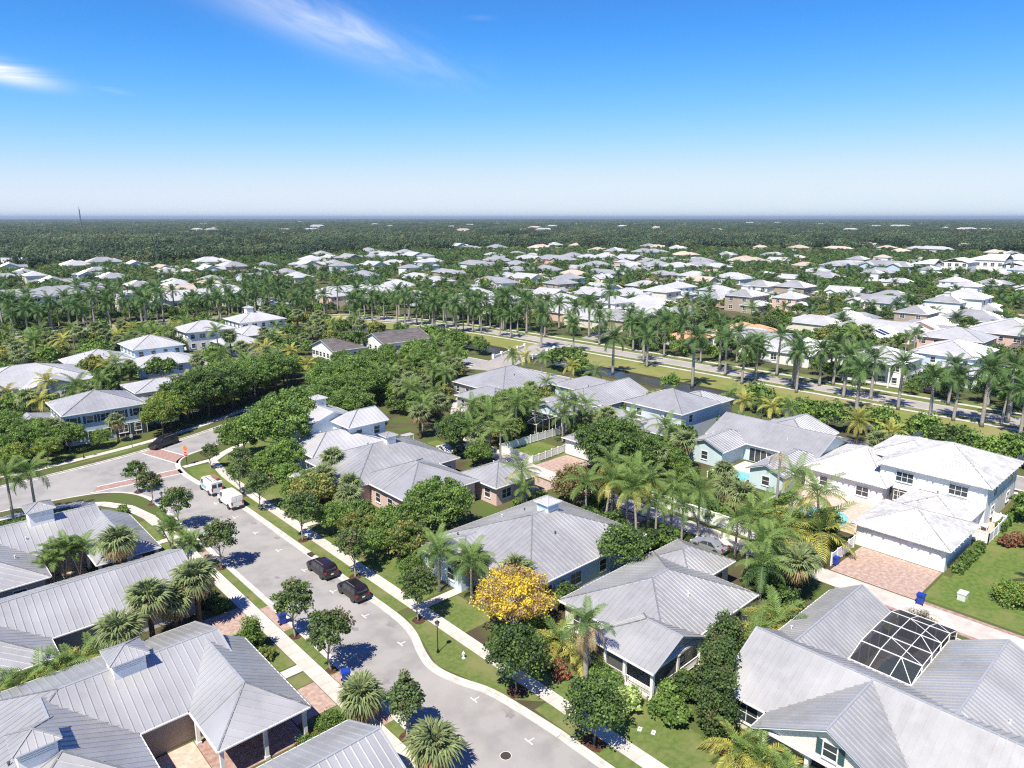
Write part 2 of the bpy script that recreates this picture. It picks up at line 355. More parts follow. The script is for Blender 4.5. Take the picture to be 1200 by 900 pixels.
GZ = -0.12
S_ = 70000.0
struct('ground', MB().add([(-S_, -S_, GZ), (S_, -S_, GZ), (S_, S_, GZ), (-S_, S_, GZ)], [(0, 1, 2, 3)]).mesh('ground', 'ground'))
ASPH = MB().add([(p[0], p[1], GZ + 0.01) for p in rect(-80, 150, -30, 180)], [(0, 1, 2, 3)])
struct('road', ASPH.mesh('road', 'asphalt'))

EK = [(37.2, -30), (37.1, 34), (36.8, 39), (36.4, 42.4), (35.2, 45.2), (34.6, 48.2), (35.4, 51.0), (36.6, 53.8), (37.2, 57), (37.2, 66), (37.2, 102), (36.9, 106), (35.9, 111), (35.5, 116.5),
      (35.9, 122), (37.4, 125.8), (40.4, 127.6), (44, 128.6), (55, 134), (70, 142.5), (88, 151), (108, 158), (127, 163)]
EK = [Vector(p) for p in EK[:2]] + smooth([Vector(p) for p in EK[1:]], 2)
WK = [(27.7, -30), (27.7, 60), (27.7, 105)] + [(27.5, 110), (26.6, 113.5), (24.6, 116.4), (21, 118.4), (10, 119.5), (-40, 117), (-80, 116)]
WK = [Vector(p) for p in WK[:2]] + smooth([Vector(p) for p in WK[1:]], 2)
NK = smooth([(-80, 127), (10, 131), (27, 133.5), (36, 136), (46.5, 139.8), (55, 144.4), (70, 152.7), (88, 160.4), (108, 167), (127, 172)], 2)
def block(name, poly):
    struct(name, MB().prism([(p[0], p[1]) for p in poly], GZ - 0.05, 0.0).mesh(name, 'lot'))
mat('lot', (0.080, 0.125, 0.030), (0.105, 0.100, 0.048), 0.33, 0.95, bump=0.5, bscale=7, col3=(0.075, 0.06, 0.04), scale3=0.14, spec=0.1)
block('yard_ground_west', [(-80, -30)] + [tuple(p) for p in WK])
block('yard_ground_east', [tuple(p) for p in EK] + [(127, -30)])
block('yard_ground_north', [tuple(p) for p in NK] + [(127, 262), (104, 270), (70, 274), (30, 278), (-80, 284)])
def kerb(name, pl, o0, o1):
    mb = MB(); ribbon(mb, densify(pl, 3.0), o0, o1, GZ - 0.02, 0.022)
    k = struct(name, mb.mesh(name, 'kerb')); return k
kerb('kerb_east', EK, -0.32, 0.02); kerb('kerb_west', WK, -0.02, 0.32); kerb('kerb_north', NK, -0.02, 0.32)
gut = MB(); ribbon(gut, EK, -0.78, -0.30, GZ + 0.014); ribbon(gut, WK, 0.30, 0.72, GZ + 0.014); ribbon(gut, NK, 0.30, 0.7, GZ + 0.014)
struct('gutter', gut.mesh('gutter', 'kerb'))

# sidewalks: each slab a piece
def slab_walk(name, pl, w, step=1.55, z=0.03):
    pts = densify(pl, 0.5); root = struct(name, ribbon(MB(), densify(pl, 4), -w / 2 + 0.01, w / 2 - 0.01, 0.006).mesh(name, 'kerb'))
    acc = 0.0; last = pts[0]; me = MB().box(-step / 2 + 0.012, step / 2 - 0.012, -w / 2, w / 2, 0, z).mesh('slab', 'concrete')
    run = 0.0; nxt = step / 2
    for a, b in zip(pts[:-1], pts[1:]):
        l = (b - a).length
        while nxt <= run + l:
            p = a.lerp(b, (nxt - run) / l); d = b - a
            ob('slab', me, root, (p.x, p.y, 0), math.atan2(d.y, d.x)); nxt += step
        run += l
    return root
slab_walk('sidewalk_east', [(39.4, 14), (39.4, 50), (39.6, 100), (39.9, 112), (41.0, 121)], 1.45)
slab_walk('sidewalk_west', [(25.9, 14), (25.9, 95), (25.5, 103), (24.4, 108.5), (22.0, 112.6), (18.5, 115.2)], 1.5)
wk = MB(); ribbon(wk, [(36.2, 121), (41.2, 121.6)], -0.6, 0.6, 0.012)
ribbon(wk, smooth([(41.0, 121), (46, 125.5), (60, 132.6), (75, 140.5), (92, 148)], 2), -0.75, 0.75, 0.016)
ribbon(wk, smooth([(20, 115.0), (12, 116.6), (-10, 115.6), (-60, 113)], 2), -0.75, 0.75, 0.016)
ribbon(wk, smooth([(-60, 132.2), (10, 135), (26, 137.6), (36, 139.8), (46, 143.5), (55, 148), (70, 156), (88, 164), (108, 170.5)], 2), -0.75, 0.75, 0.016)
for (x0, x1, y) in ((40.1, 45.5, 57.6), (40.1, 46.0, 85.5), (40.1, 45.6, 34.6), (22.2, 25.2, 56.5), (22.6, 25.2, 93.5)):
    wk.add([(x0, y - 0.6, 0.014), (x1, y - 0.6, 0.014), (x1, y + 0.6, 0.014), (x0, y + 0.6, 0.014)], [(0, 1, 2, 3)])
struct('footpath', wk.mesh('footpath', 'concrete'))

# lawns
def lawn(poly, m='grass', z=0.006): return sheet('lawn', poly, z, m)
lawn(rect(37.23, 38.65, -20, 37.5)); lawn([(36.9, 39.5), (38.65, 37.6), (38.65, 56.5), (37.3, 56.6), (36.2, 52.4), (34.8, 48.2), (35.6, 44.8)], 'grass')
lawn(rect(37.23, 38.85, 58.5, 101)); lawn([(37.2, 103), (39.0, 103), (40.2, 120), (36.3, 120), (35.8, 114.5)], 'grass_lush')
lawn(rect(26.72, 27.66, -20, 44.6)); lawn(rect(26.72, 27.66, 46.6, 51)); lawn(rect(26.72, 27.66, 53.5, 63.2)); lawn(rect(26.72, 27.66, 69, 83.8)); lawn(rect(26.72, 27.6, 87, 104))
lawn(rect(40.15, 44.6, 14, 26)); lawn(rect(40.15, 45.0, 26.01, 33.5)); lawn(rect(40.15, 43.6, 35.8, 44.5)); lawn(rect(40.15, 44.2, 50.5, 56.8)); lawn(rect(40.2, 44.4, 58.6, 84.5)); lawn(rect(40.3, 47, 86.6, 112))
lawn(rect(22.2, 25.1, 53.8, 55.7)); lawn(rect(22.2, 25.1, 57.3, 60.8)); lawn(rect(22.3, 25.1, 48.2, 49.4)); lawn(rect(22.6, 24.9, 87.5, 92.7)); lawn([(12, 106.5), (23.2, 106), (22.5, 109.5), (19.5, 113), (14, 114.6), (10, 114.4)], 'grass_lush'); lawn(rect(22.6, 24.8, 94.3, 102))
lawn([(41.5, 119.5), (43, 114), (60, 126), (58, 130.5), (46, 124.6)])
lawn([(20, 134.2), (30, 135.8), (36, 138), (34, 138.8), (26, 136.6)]); lawn([(12, 137), (26, 139), (36, 141.5), (34, 146), (12, 142)])
lawn(rect(81.5, 89.0, 8, 21.6), 'grass_lush'); lawn(rect(89.01, 112, 4, 20.8), 'grass_lush'); lawn(rect(112.2, 126.5, 0, 21), 'grass_lush')
lawn(rect(82.6, 90.5, 36.5, 43.5), 'grass_lush'); lawn(rect(83, 97.5, 45.5, 55.5), 'grass_lush'); lawn(rect(81.8, 90.4, 83.2, 90.2), 'grass_lush')
lawn(rect(80.9, 81.45, 36, 60)); lawn([(77.5, 81.0), (80.5, 78.6), (90.5, 82.8), (81.0, 81.0)]); lawn(rect(74.2, 76.6, 96, 104), 'grass_lush')
# beds of bark mulch round street trees
def disc(x, y, r, z, seed):
    rr = random.Random(seed); return [(x + r * (0.8 + 0.35 * rr.random()) * math.cos(t * PI / 6), y + r * (0.8 + 0.35 * rr.random()) * math.sin(t * PI / 6), z) for t in range(12)]

# crossing, markings
mk = MB()
TM = [(34.3, y) for y in (35.2, 42.1, 53.5, 60.3, 67.15, 74.0, 81.0, 88.0, 94.9, 101.8)]
for x, y in TM:
    mk.box(x - 0.055, x + 0.055, y - 0.45, y + 0.45, GZ + 0.012, GZ + 0.016); mk.box(x + 0.06, x + 0.62, y - 0.05, y + 0.05, GZ + 0.012, GZ + 0.016)
for (a, b) in (((21.8, 118.9), (35.9, 118.3)), ((23.2, 121.2), (35.9, 120.9)), ((36.2, 123.4), (33.4, 133.8)), ((38.8, 126.6), (36.0, 136.2))):
    a = Vector(a); b = Vector(b); d = (b - a).normalized(); n = Vector((-d.y, d.x)) * 0.11
    mk.add([(*(a - n), GZ + 0.018), (*(b - n), GZ + 0.018), (*(b + n), GZ + 0.018), (*(a + n), GZ + 0.018)], [(0, 1, 2, 3)])
mk.add([(28.4, 116.9, GZ + 0.015), (31.5, 116.8, GZ + 0.015), (31.5, 117.2, GZ + 0.015), (28.4, 117.3, GZ + 0.015)], [(0, 1, 2, 3)])
struct('road_marking', mk.mesh('road_marking', 'white_line'))
cw = MB(); cw.add([(22.0, 119.05, 0), (35.7, 118.45, 0), (35.7, 120.75, 0), (23.2, 121.05, 0)], [(0, 1, 2, 3)])
cw.add([(36.35, 123.6, 0), (38.6, 126.6, 0), (36.0, 135.9, 0), (33.6, 133.8, 0)], [(0, 1, 2, 3)])
struct('crossing', cw.mesh('crossing', 'paver_walk'), (0, 0, GZ + 0.014))
fo = MB(); fo.box(32.7, 33.0, 112.5, 113.6, GZ + 0.012, GZ + 0.015); fo.box(31.4, 31.7, 113.5, 114.4, GZ + 0.012, GZ + 0.015); struct('faded_marking', fo.mesh('faded_marking', 'faded_orange'))

rs = random.Random(4)                                             # worn patches and oil stains with their own outlines
for (x, y, r) in ((35.6, 91.3, .45), (35.9, 84.6, .35), (35.5, 57.0, .4), (35.4, 38.6, .5), (31.2, 74.5, .3), (32.4, 58.8, .28), (30.1, 49.5, .35), (33.0, 96.5, .3), (30.6, 88.0, .26), (35.7, 62.5, .3), (35.6, 69.4, .3)):
    struct('road_stain', MB().add([(x + r * rs.uniform(.5, 1.3) * math.cos(t * PI / 7), y + 1.6 * r * rs.uniform(.5, 1.3) * math.sin(t * PI / 7), GZ + .0125) for t in range(14)], [tuple(range(14))]).mesh('road_stain', 'asphalt_stain'))
# driveways and courts of clay pavers
def paved(poly, m='paver_red', z=0.012): return sheet('paved_drive', poly, z, m)
paved(rect(21.4, 25.1, 49.5, 53.7)); paved(rect(26.72, 27.7, 44.6, 46.6)); paved(rect(26.72, 27.7, 51.0, 53.5)); paved(rect(26.72, 27.7, 63.2, 69))
paved(rect(12.2, 25.1, 65.9, 70.8)); paved(rect(10.7, 14.4, 44.5, 53.4), 'paver_tan'); paved(rect(14.45, 21.3, 47.5, 53.4), 'paver_walk', 0.016)
paved(rect(10.9, 15.2, 85, 92.2), 'paver_tan'); paved(rect(15.25, 25.1, 84.2, 87.4)); paved(rect(26.72, 27.7, 83.8, 87))
paved(rect(80.6, 89.6, 21.9, 31.2)); paved(rect(80.6, 88.4, 75.0, 81.5)); paved(rect(72.5, 76.6, 55, 63)); paved(rect(72.4, 76.6, 72, 82)); paved([(80.8, 103), (92, 101), (96, 109), (84, 112)])
paved(rect(76.55, 77.1, -20, 29), 'paver_walk', 0.02); paved(rect(80.4, 80.95, -20, 21.8), 'paver_walk', 0.02)
paved(rect(104.5, 110.5, 20.9, 27), 'paver_tan', 0.02); paved(rect(92.5, 106, 33, 46), 'paver_tan', 0.013)

ALLEY = smooth([(78.7, -30), (78.7, 40), (78.7, 84), (80.5, 98), (88, 112), (98, 124), (112, 134), (131, 140)], 2)
al = MB(); ribbon(al, ALLEY, -1.7, 1.7, 0.010); struct('alley', al.mesh('alley', 'concrete'))
FRONT = smooth([(131, -40), (131, 60), (131, 140), (128, 180), (124, 205)], 2)
fr = MB(); ribbon(fr, FRONT, -3.2, 3.2, 0.008); struct('service_street', fr.mesh('service_street', 'asphalt'))
fk = MB(); ribbon(fk, FRONT, -3.9, -3.2, 0.05); ribbon(fk, FRONT, 3.2, 3.9, 0.05); ribbon(fk, FRONT, -6.0, -4.8, 0.03); struct('service_kerb', fk.mesh('service_kerb', 'kerb'))
CANAL = smooth([(147, -60), (147.5, 60), (147.5, 150), (146, 205), (138, 242), (120, 266), (98, 276), (70, 280), (40, 282), (0, 290), (-60, 305)], 3)
NB = MB(); ribbon(NB, CANAL, -17, -4.2, -0.03); struct('canal_bank_near', NB.mesh('canal_bank_near', 'lot'))
wt = MB(); ribbon(wt, CANAL, -4.2, 3.8, -0.06); struct('canal_water', wt.mesh('canal_water', 'water'))
bk = MB(); ribbon(bk, CANAL, -4.9, -4.1, -0.05, 0.10); ribbon(bk, CANAL, 3.7, 4.4, -0.05, 0.12); struct('canal_edge', bk.mesh('canal_edge', 'soil'))
tf = MB(); ribbon(tf, CANAL, 4.4, 17.0, -0.02); struct('canal_turf', tf.mesh('canal_turf', 'turf'))
pw = MB(); ribbon(pw, CANAL, 17.0, 18.4, 0.03); ribbon(pw, CANAL, 31.4, 33.0, 0.02); struct('canal_path', pw.mesh('canal_path', 'concrete'))
vg = MB(); ribbon(vg, CANAL, 18.4, 21.2, -0.012); ribbon(vg, CANAL, 27.8, 31.4, -0.012); ribbon(vg, CANAL, 33, 37, -0.012); struct('canal_verge', vg.mesh('canal_verge', 'grass'))
rd = MB(); ribbon(rd, CANAL, 21.2, 27.8, -0.005); struct('canal_road', rd.mesh('canal_road', 'asphalt_pale'))
ck = MB(); ribbon(ck, CANAL, 21.0, 21.3, -0.02, 0.07); ribbon(ck, CANAL, 27.6, 27.9, -0.02, 0.07); struct('canal_kerb', ck.mesh('canal_kerb', 'kerb'))
# bridge over the canal
BR = [(124, 146), (140, 152), (171, 163)]
bd = MB(); ribbon(bd, BR, -5.0, 5.0, -0.3, 0.14); struct('bridge_deck', bd.mesh('bridge_deck', 'asphalt_pale'))
for s_, w_ in ((-5.2, 'far'), (5.2, 'near')):
    t = thing('bridge_parapet', 'low white parapet wall with square piers on the %s side of the canal bridge' % ('palm road' if w_ == 'far' else 'water'), 'wall')
    mb = MB(); ribbon(mb, offs([(138.5, 151.5), (158, 158.4)], s_), -0.18, 0.18, 0.1, 0.95); ob('wall', mb.mesh('wall', 'wall_white'), t)
    for q in range(5):
        p = Vector((138.5, 151.5)).lerp(Vector((158, 158.4)), q / 4); d = Vector((19.5, 6.9)).normalized(); p = p + Vector((d.y, -d.x)) * s_
        ob('pier', MB().box(-0.35, 0.35, -0.35, 0.35, 0, 1.35).mesh('pier', 'trim'), t, (p.x, p.y, 0.1), math.atan2(d.y, d.x))
# streets farther out
def street(name, pl, w, m='asphalt_pale', z=-0.06): struct(name, ribbon(MB(), smooth(pl, 2), -w, w, z).mesh(name, m))
street('far_street', [(235, -40), (236, 60), (232, 160), (222, 260), (205, 330)], 3.6)
street('far_street', [(300, -40), (305, 80), (300, 200), (288, 330), (270, 420)], 3.4)
street('far_street', [(176, 158), (236, 176), (300, 190), (420, 205)], 3.6, z=-0.05)
street('far_street', [(365, 0), (372, 120), (362, 280), (340, 420)], 3.4)
street('asphalt_court', [(44, 186), (58, 191), (74, 198)], 6.5, 'asphalt_dark', 0.012)
EXCL = []          # (x0,x1,y0,y1) that plants keep out of
LINES = [(ALLEY, 2.6), (FRONT, 4.4), ([Vector(p) for p in ((-80, 122), (24, 126), (40, 131), (70, 148), (108, 163))], 6.4), ([Vector(p) for p in BR], 6.5)]
EXCL += [(26.0, 41.2, -30, 122), (24.9, 41.2, -30, 122)]
def blocked(x, y, r=0.0):
    for (a, b, c, d) in EXCL:
        if a - r < x < b + r and c - r < y < d + r: return True
    for pl, w in LINES:
        for i in range(len(pl) - 1):
            a = pl[i]; b = pl[i + 1]; dx = b.x - a.x; dy = b.y - a.y; l2 = dx * dx + dy * dy
            t = max(0, min(1, ((x - a.x) * dx + (y - a.y) * dy) / l2)) if l2 else 0
            if math.hypot(x - a.x - t * dx, y - a.y - t * dy) < w + r: return True
    return False
_cx = np.array([(p.x, p.y) for p in densify(CANAL, 4)])
_co = np.array([(q.x, q.y) for q in offs(densify(CANAL, 4), 1.0)]) - _cx
def canal_off(x, y):
    d = np.hypot(_cx[:, 0] - x, _cx[:, 1] - y); i = int(d.argmin())
    return float((np.array((x, y)) - _cx[i]) @ _co[i])

# ------------------------------------------------------------------ houses
def roof_faces(x0, x1, y0, y1, ze, p, axis, g0, g1):
    """planes of a hip / gable roof over a rectangle; g0,g1 = gable at the low / high end of the ridge axis"""
    if axis == 'y':
        F, R_ = roof_faces(y0, y1, x0, x1, ze, p, 'x', g0, g1)
        return [[Vector((q.y, q.x, q.z)) for q in reversed(f)] for f in F], [Vector((q.y, q.x, q.z)) for q in R_]
    half = (y1 - y0) / 2; yc = (y0 + y1) / 2; zr = ze + half * p
    xa = x0 + (0 if g0 else half); xb = x1 - (0 if g1 else half)
    if xa > xb:
        if not g0 and not g1: xa = xb = (x0 + x1) / 2
        elif g0: xb = x0 + 0.5
        else: xa = x1 - 0.5
    V = Vector
    F = [[V((x0, y0, ze)), V((x1, y0, ze)), V((xb, yc, zr)), V((xa, yc, zr))], [V((x1, y1, ze)), V((x0, y1, ze)), V((xa, yc, zr)), V((xb, yc, zr))]]
    if abs(xa - xb) < 1e-4: F = [f[:3] for f in F]
    if not g0: F.append([V((x0, y1, ze)), V((x0, y0, ze)), V((xa, yc, zr))])
    if not g1: F.append([V((x1, y0, ze)), V((x1, y1, ze)), V((xb, yc, zr))])
    return F, [V((xa, yc, zr)), V((xb, yc, zr))]
def clip(poly, a, sgn):
    out = []
    for i in range(len(poly)):
        p = poly[i]; q = poly[(i + 1) % len(poly)]; dp = (p[0] - a) * sgn; dq = (q[0] - a) * sgn
        if dp >= 0: out.append(p)
        if dp * dq < 0:
            t = dp / (dp - dq); out.append((p[0] + t * (q[0] - p[0]), p[1] + t * (q[1] - p[1])))
    return out
def face_strips(f, pw):
    o = f[0]; e = (f[1] - f[0]).normalized(); n = (f[1] - f[0]).cross(f[2] - f[0]).normalized(); s = n.cross(e)
    P2 = [((q - o).dot(e), (q - o).dot(s)) for q in f]
    L = max(q[0] for q in P2); k = max(1, round(L / pw)); w = L / k; res = []
    for i in range(k):
        c = clip(clip(P2, i * w, 1), (i + 1) * w, -1)
        if len(c) >= 3: res.append((i * w, (i + 1) * w, c))
    return o, e, s, n, P2, res
def panel_mesh(o, e, s, n, a0, a1, c, mname, th=0.025):
    mb = MB(); w3 = lambda q, h: o + e * q[0] + s * q[1] + n * h
    k = len(c); g = 0.006
    c = [(min(max(q[0], a0 + g), a1 - g), q[1]) for q in c]
    mb.add([w3(q, th) for q in c] + [w3(q, -0.02) for q in c], [tuple(range(k))] + [(i, k + i, k + (i + 1) % k, (i + 1) % k) for i in range(k)])
    ys = [q[1] for q in c if abs(q[0] - a0) < 0.02]
    if len(ys) >= 2 and max(ys) - min(ys) > 0.15:                      # standing seam along the strip's edge
        b0, b1 = min(ys), max(ys); w = 0.030; h = th + 0.062
        vs = [w3((a0 - w, b0), th - 0.01), w3((a0 + w, b0), th - 0.01), w3((a0 + w, b0), h), w3((a0 - w, b0), h), w3((a0 - w, b1), th - 0.01), w3((a0 + w, b1), th - 0.01), w3((a0 + w, b1), h), w3((a0 - w, b1), h)]
        mb.add(vs, [(0, 1, 2, 3), (1, 5, 6, 2), (3, 2, 6, 7), (0, 3, 7, 4), (4, 7, 6, 5)])
    return mb
WIN = {}
def window_mesh(w, h, shut):
    k = (round(w, 2), round(h, 2), shut)
    if k in WIN: return WIN[k]
    f = MB(); t = 0.09; d = 0.07
    f.box(-w / 2, w / 2, -d, 0.02, -t, 0.0); f.box(-w / 2 - 0.08, w / 2 + 0.08, -d - 0.06, 0.02, -0.16, -t); f.box(-w / 2, w / 2, -d, 0.02, h, h + t)
    f.box(-w / 2 - t, -w / 2, -d, 0.02, -t, h + t); f.box(w / 2, w / 2 + t, -d, 0.02, -t, h + t); f.box(-w / 2, w / 2, -d + 0.02, 0.0, h / 2 - 0.025, h / 2 + 0.025)
    nx = max(1, round(w / 0.85))
    for i in range(1, nx): x = -w / 2 + w * i / nx; f.box(x - 0.03, x + 0.03, -d + 0.015, 0.0, 0, h)
    p = MB().box(-w / 2, w / 2, -0.025, 0.015, 0, h)
    s = None
    if shut: s = MB().box(0, 0.42, -0.05, 0.02, -0.05, h + 0.05).mesh('shutter', 'shutter')
    WIN[k] = (f.mesh('window', 'trim'), p.mesh('pane', 'pane'), s); return WIN[k]
SIDE = {'S': 0.0, 'E': PI / 2, 'N': PI, 'W': -PI / 2}
def add_window(root, x, y, z, side, w=1.1, h=1.4, shut=False, origin=(0, 0)):
    fm, pm, sm = window_mesh(w, h, shut)
    o = ob('window', fm, root, (x - origin[0], y - origin[1], z), SIDE[side]); ob('pane', pm, o)
    if sm:
        for a in (-w / 2 - 0.09 - 0.02 - 0.42, w / 2 + 0.11): ob('shutter', sm, o, (a, 0, 0))
    return o
def cap_line(mb, a, b, w=0.16, h=0.07, lift=0.045):
    mb.bar(Vector(a) + Vector((0, 0, lift)), Vector(b) + Vector((0, 0, lift)), w, h)
_pt_in = lambda x, y, r, e=0.0: r[0] - e < x < r[1] + e and r[2] - e < y < r[3] + e
def house(name, label, blocks, wall='white', roof='roof_metal', panels=False, pw=0.5, tile=None, windows=True, shut=False, group=None, vents=3, seed=0, cat='house'):
    """blocks: dicts r=(x0,x1,y0,y1) eave outline, ze, p pitch, ax ridge axis, g=(gable low,gable high), open=True for a roof on posts"""
    rr = random.Random(seed + len(label))
    X = [b['r'] for b in blocks]; ox = sum((r[0] + r[1]) / 2 for r in X[:1]); oy = sum((r[2] + r[3]) / 2 for r in X[:1])
    t = thing(name, label, cat, (ox, oy, 0), group=group)
    for r in X: EXCL.append((r[0] - 0.3, r[1] + 0.3, r[2] - 0.3, r[3] + 0.3))
    wl = MB(); rd_ = MB(); caps = MB(); tiles = MB(); allf = []
    V0 = Vector((ox, oy, 0)); drip = MB()
    for bi, b in enumerate(blocks):
        x0, x1, y0, y1 = b['r']; ze = b.get('ze', 3.0); p = b.get('p', 0.42); ax = b.get('ax', 'x'); g0, g1 = b.get('g', (False, False)); o = b.get('o', 0.5); zb = b.get('zb', -0.1)
        F, Rg = roof_faces(x0, x1, y0, y1, ze, p, ax, g0, g1)
        F = [[q - V0 for q in f] for f in F]; Rg = [q - V0 for q in Rg]; allf += [(f, b) for f in F]
        for f in F: rd_.slab(f, 0.17, 0, 1)
        cap_line(caps, Rg[0], Rg[1])
        zc = {}
        for f in F:                                        # hip caps
            for q in f:
                if q.z < ze + 0.01:
                    for w_ in f:
                        if w_.z > ze + 0.01: zc.setdefault((round(q.x, 2), round(q.y, 2)), []).append((q, w_))
        for f in F:
            for i in range(len(f)):
                q, w_ = f[i], f[(i + 1) % len(f)]
                if (q.z < ze + 0.01) != (w_.z < ze + 0.01): cap_line(caps, q, w_, 0.14, 0.06)
                elif q.z < ze + 0.01 and w_.z < ze + 0.01:      # eave: white drip edge / gutter
                    n2 = Vector(((w_ - q).y, -(w_ - q).x, 0)).normalized() * 0.055
                    drip.bar(q + n2 + Vector((0, 0, -0.07)), w_ + n2 + Vector((0, 0, -0.07)), 0.11, 0.12)
        if not b.get('open'):
            a0, a1, c0, c1 = x0 + o - ox, x1 - o - ox, y0 + o - oy, y1 - o - oy; zt = ze + o * p - 0.18
            mb = wl; mi = 0
            mb.box(a0, a1, c0, c1, zb, zt, mi)
            half = ((y1 - y0) if ax == 'x' else (x1 - x0)) / 2; zr = ze + half * p - 0.18
            for gi, gg in enumerate((g0, g1)):
                if not gg: continue
                if ax == 'x':
                    xx = a0 if gi == 0 else a1; yc = (c0 + c1) / 2; s_ = 0.12 if gi == 0 else -0.12
                    vs = [(xx, c0, zt), (xx, c1, zt), (xx, yc, zr), (xx + s_, c0, zt), (xx + s_, c1, zt), (xx + s_, yc, zr)]
                else:
                    yy = c0 if gi == 0 else c1; xc = (a0 + a1) / 2; s_ = 0.12 if gi == 0 else -0.12
                    vs = [(a0, yy, zt), (a1, yy, zt), (xc, yy, zr), (a0, yy + s_, zt), (a1, yy + s_, zt), (xc, yy + s_, zr)]
                mb.add(vs, [(0, 1, 2), (3, 5, 4), (0, 2, 5, 3), (1, 4, 5, 2)], mi)
        else:
            xs, ys = (x0 + 0.35, x1 - 0.35), (y0 + 0.35, y1 - 0.35); posts = b.get('posts')
            if posts is None: posts = [(x, y) for x in xs for y in ys]
            for (x, y) in posts:
                if any(_pt_in(x, y, q['r'], -0.5) for q in blocks if q is not b and not q.get('open')): continue
                c = MB().box(-0.14, 0.14, -0.14, 0.14, 0, ze - 0.12); c.box(-0.19, 0.19, -0.19, 0.19, 0, 0.25); c.box(-0.18, 0.18, -0.18, 0.18, ze - 0.26, ze - 0.13)
                ob('column', c.mesh('column', 'trim'), t, (x - ox, y - oy, 0))
            bm = MB()
            for (q, w_) in (((x0 + .35, y0 + .35), (x1 - .35, y0 + .35)), ((x0 + .35, y0 + .35), (x0 + .35, y1 - .35)), ((x1 - .35, y0 + .35), (x1 - .35, y1 - .35)), ((x0 + .35, y1 - .35), (x1 - .35, y1 - .35))):
                bm.bar((q[0] - ox, q[1] - oy, ze - 0.02), (w_[0] - ox, w_[1] - oy, ze - 0.02), 0.2, 0.22)
            ob('beam', bm.mesh('beam', 'trim'), t)
    if wl.f: ob('wall', wl.mesh('wall', 'wall_' + wall), t)
    fascia = 'trim'
    if not panels and not tile:                               # seams as thin ribs on the roof itself
        for f, b in allf:
            o, e, s, n, P2, st = face_strips(f, pw)
            for (a0, a1, c) in st[1:]:
                ys = [q[1] for q in c if abs(q[0] - a0) < 1e-4]
                if len(ys) >= 2 and max(ys) - min(ys) > 0.2:
                    w = 0.035; h = 0.06; w3 = lambda q, hh: o + e * q[0] + s * q[1] + n * hh
                    rd_.add([w3((a0 - w, min(ys)), 0), w3((a0 - w, max(ys)), 0), w3((a0, max(ys)), h), w3((a0, min(ys)), h), w3((a0 + w, max(ys)), 0), w3((a0 + w, min(ys)), 0)], [(0, 3, 2, 1), (3, 5, 4, 2)], 0)
    ro = ob('roof', rd_.mesh('roof', roof, fascia), t)
    ob('ridge_cap', caps.mesh('ridge_cap', 'tile_cap' if tile else 'roof_cap'), ro)
    ob('gutter', drip.mesh('gutter', 'trim'), ro)
    if panels:
        for f, b in allf:
            o, e, s, n, P2, st = face_strips(f, pw)
            for (a0, a1, c) in st:
                cc = [o + e * q[0] + s * q[1] for q in c]
                if any(all(_pt_in(q.x + ox, q.y + oy, b2['r']) and q.z < roof_z(b2, q.x + ox, q.y + oy) - 0.12 for q in cc) for b2 in blocks if b2 is not b): continue   # wholly under another roof
                ob('roof_panel', panel_mesh(o, e, s, n, a0, a1, c, roof).mesh('roof_panel', roof), ro)
    if tile:
        tw, tl = tile
        for f, b in allf:
            o, e, s, n, P2, st = face_strips(f, tw); B = max(q[1] for q in P2)
            for (a0, a1, c) in st:
                am = (a0 + a1) / 2; ys = [q[1] for q in clip(clip(P2, am - 0.01, 1), am + 0.01, -1)]
                if not ys: continue
                k = int(max(ys) / tl)
                for r in range(k + 1):
                    off = (tw / 2 if r % 2 else 0); b0 = r * tl; b1 = min(b0 + tl + 0.03, max(ys)); xa, xb = a0 + off + 0.012, a1 + off - 0.012
                    if b1 - b0 < 0.08 or xb > max(q[0] for q in P2) + 0.02: continue
                    w3 = lambda q, hh: o + e * q[0] + s * q[1] + n * hh; j = rr.uniform(-0.006, 0.006)
                    tiles.add([w3((xa, b0), 0.012), w3((xb, b0), 0.012), w3((xb, b0), 0.075 + j), w3((xa, b0), 0.075 + j), w3((xb, b1), 0.03), w3((xa, b1), 0.03)], [(0, 1, 2, 3), (3, 2, 4, 5), (0, 3, 5), (1, 4, 2)])
        tag(ob('roof_tiles', tiles.mesh('roof_tiles', 'tile_white' if roof == 'tile_white' else roof), ro), kind='stuff')
    # windows along free walls
    if windows:
        for bi, b in enumerate(blocks):
            if b.get('open') or b.get('nowin'): continue
            x0, x1, y0, y1 = b['r']; o = b.get('o', 0.5); ze = b.get('ze', 3.0); floors = [0.9] if ze < 4.6 else [0.9, ze - 2.15]
            if b.get('zb', 0) > 1: floors = [ze - 2.15]
            for sd in b.get('win', 'SW'):
                L = (x1 - x0 if sd in 'SN' else y1 - y0) - 2 * o; k = max(1, int(L / b.get('wsp', 3.4)))
                for fz in floors:
                    for i in range(k):
                        u = o + L * (i + 0.5) / k
                        x, y = {'S': (x0 + u, y0 + o), 'N': (x0 + u, y1 - o), 'W': (x0 + o, y0 + u), 'E': (x1 - o, y0 + u)}[sd]
                        if any(_pt_in(x, y, q['r'], 0.35) and q.get('ze', 3) > fz + 0.3 for q in blocks if q is not b and not q.get('open')): continue
                        w = b.get('ww', 1.15) * (1.5 if rr.random() < 0.3 else 1.0); add_window(t, x, y, fz, sd, w, 1.35, shut, (ox, oy))
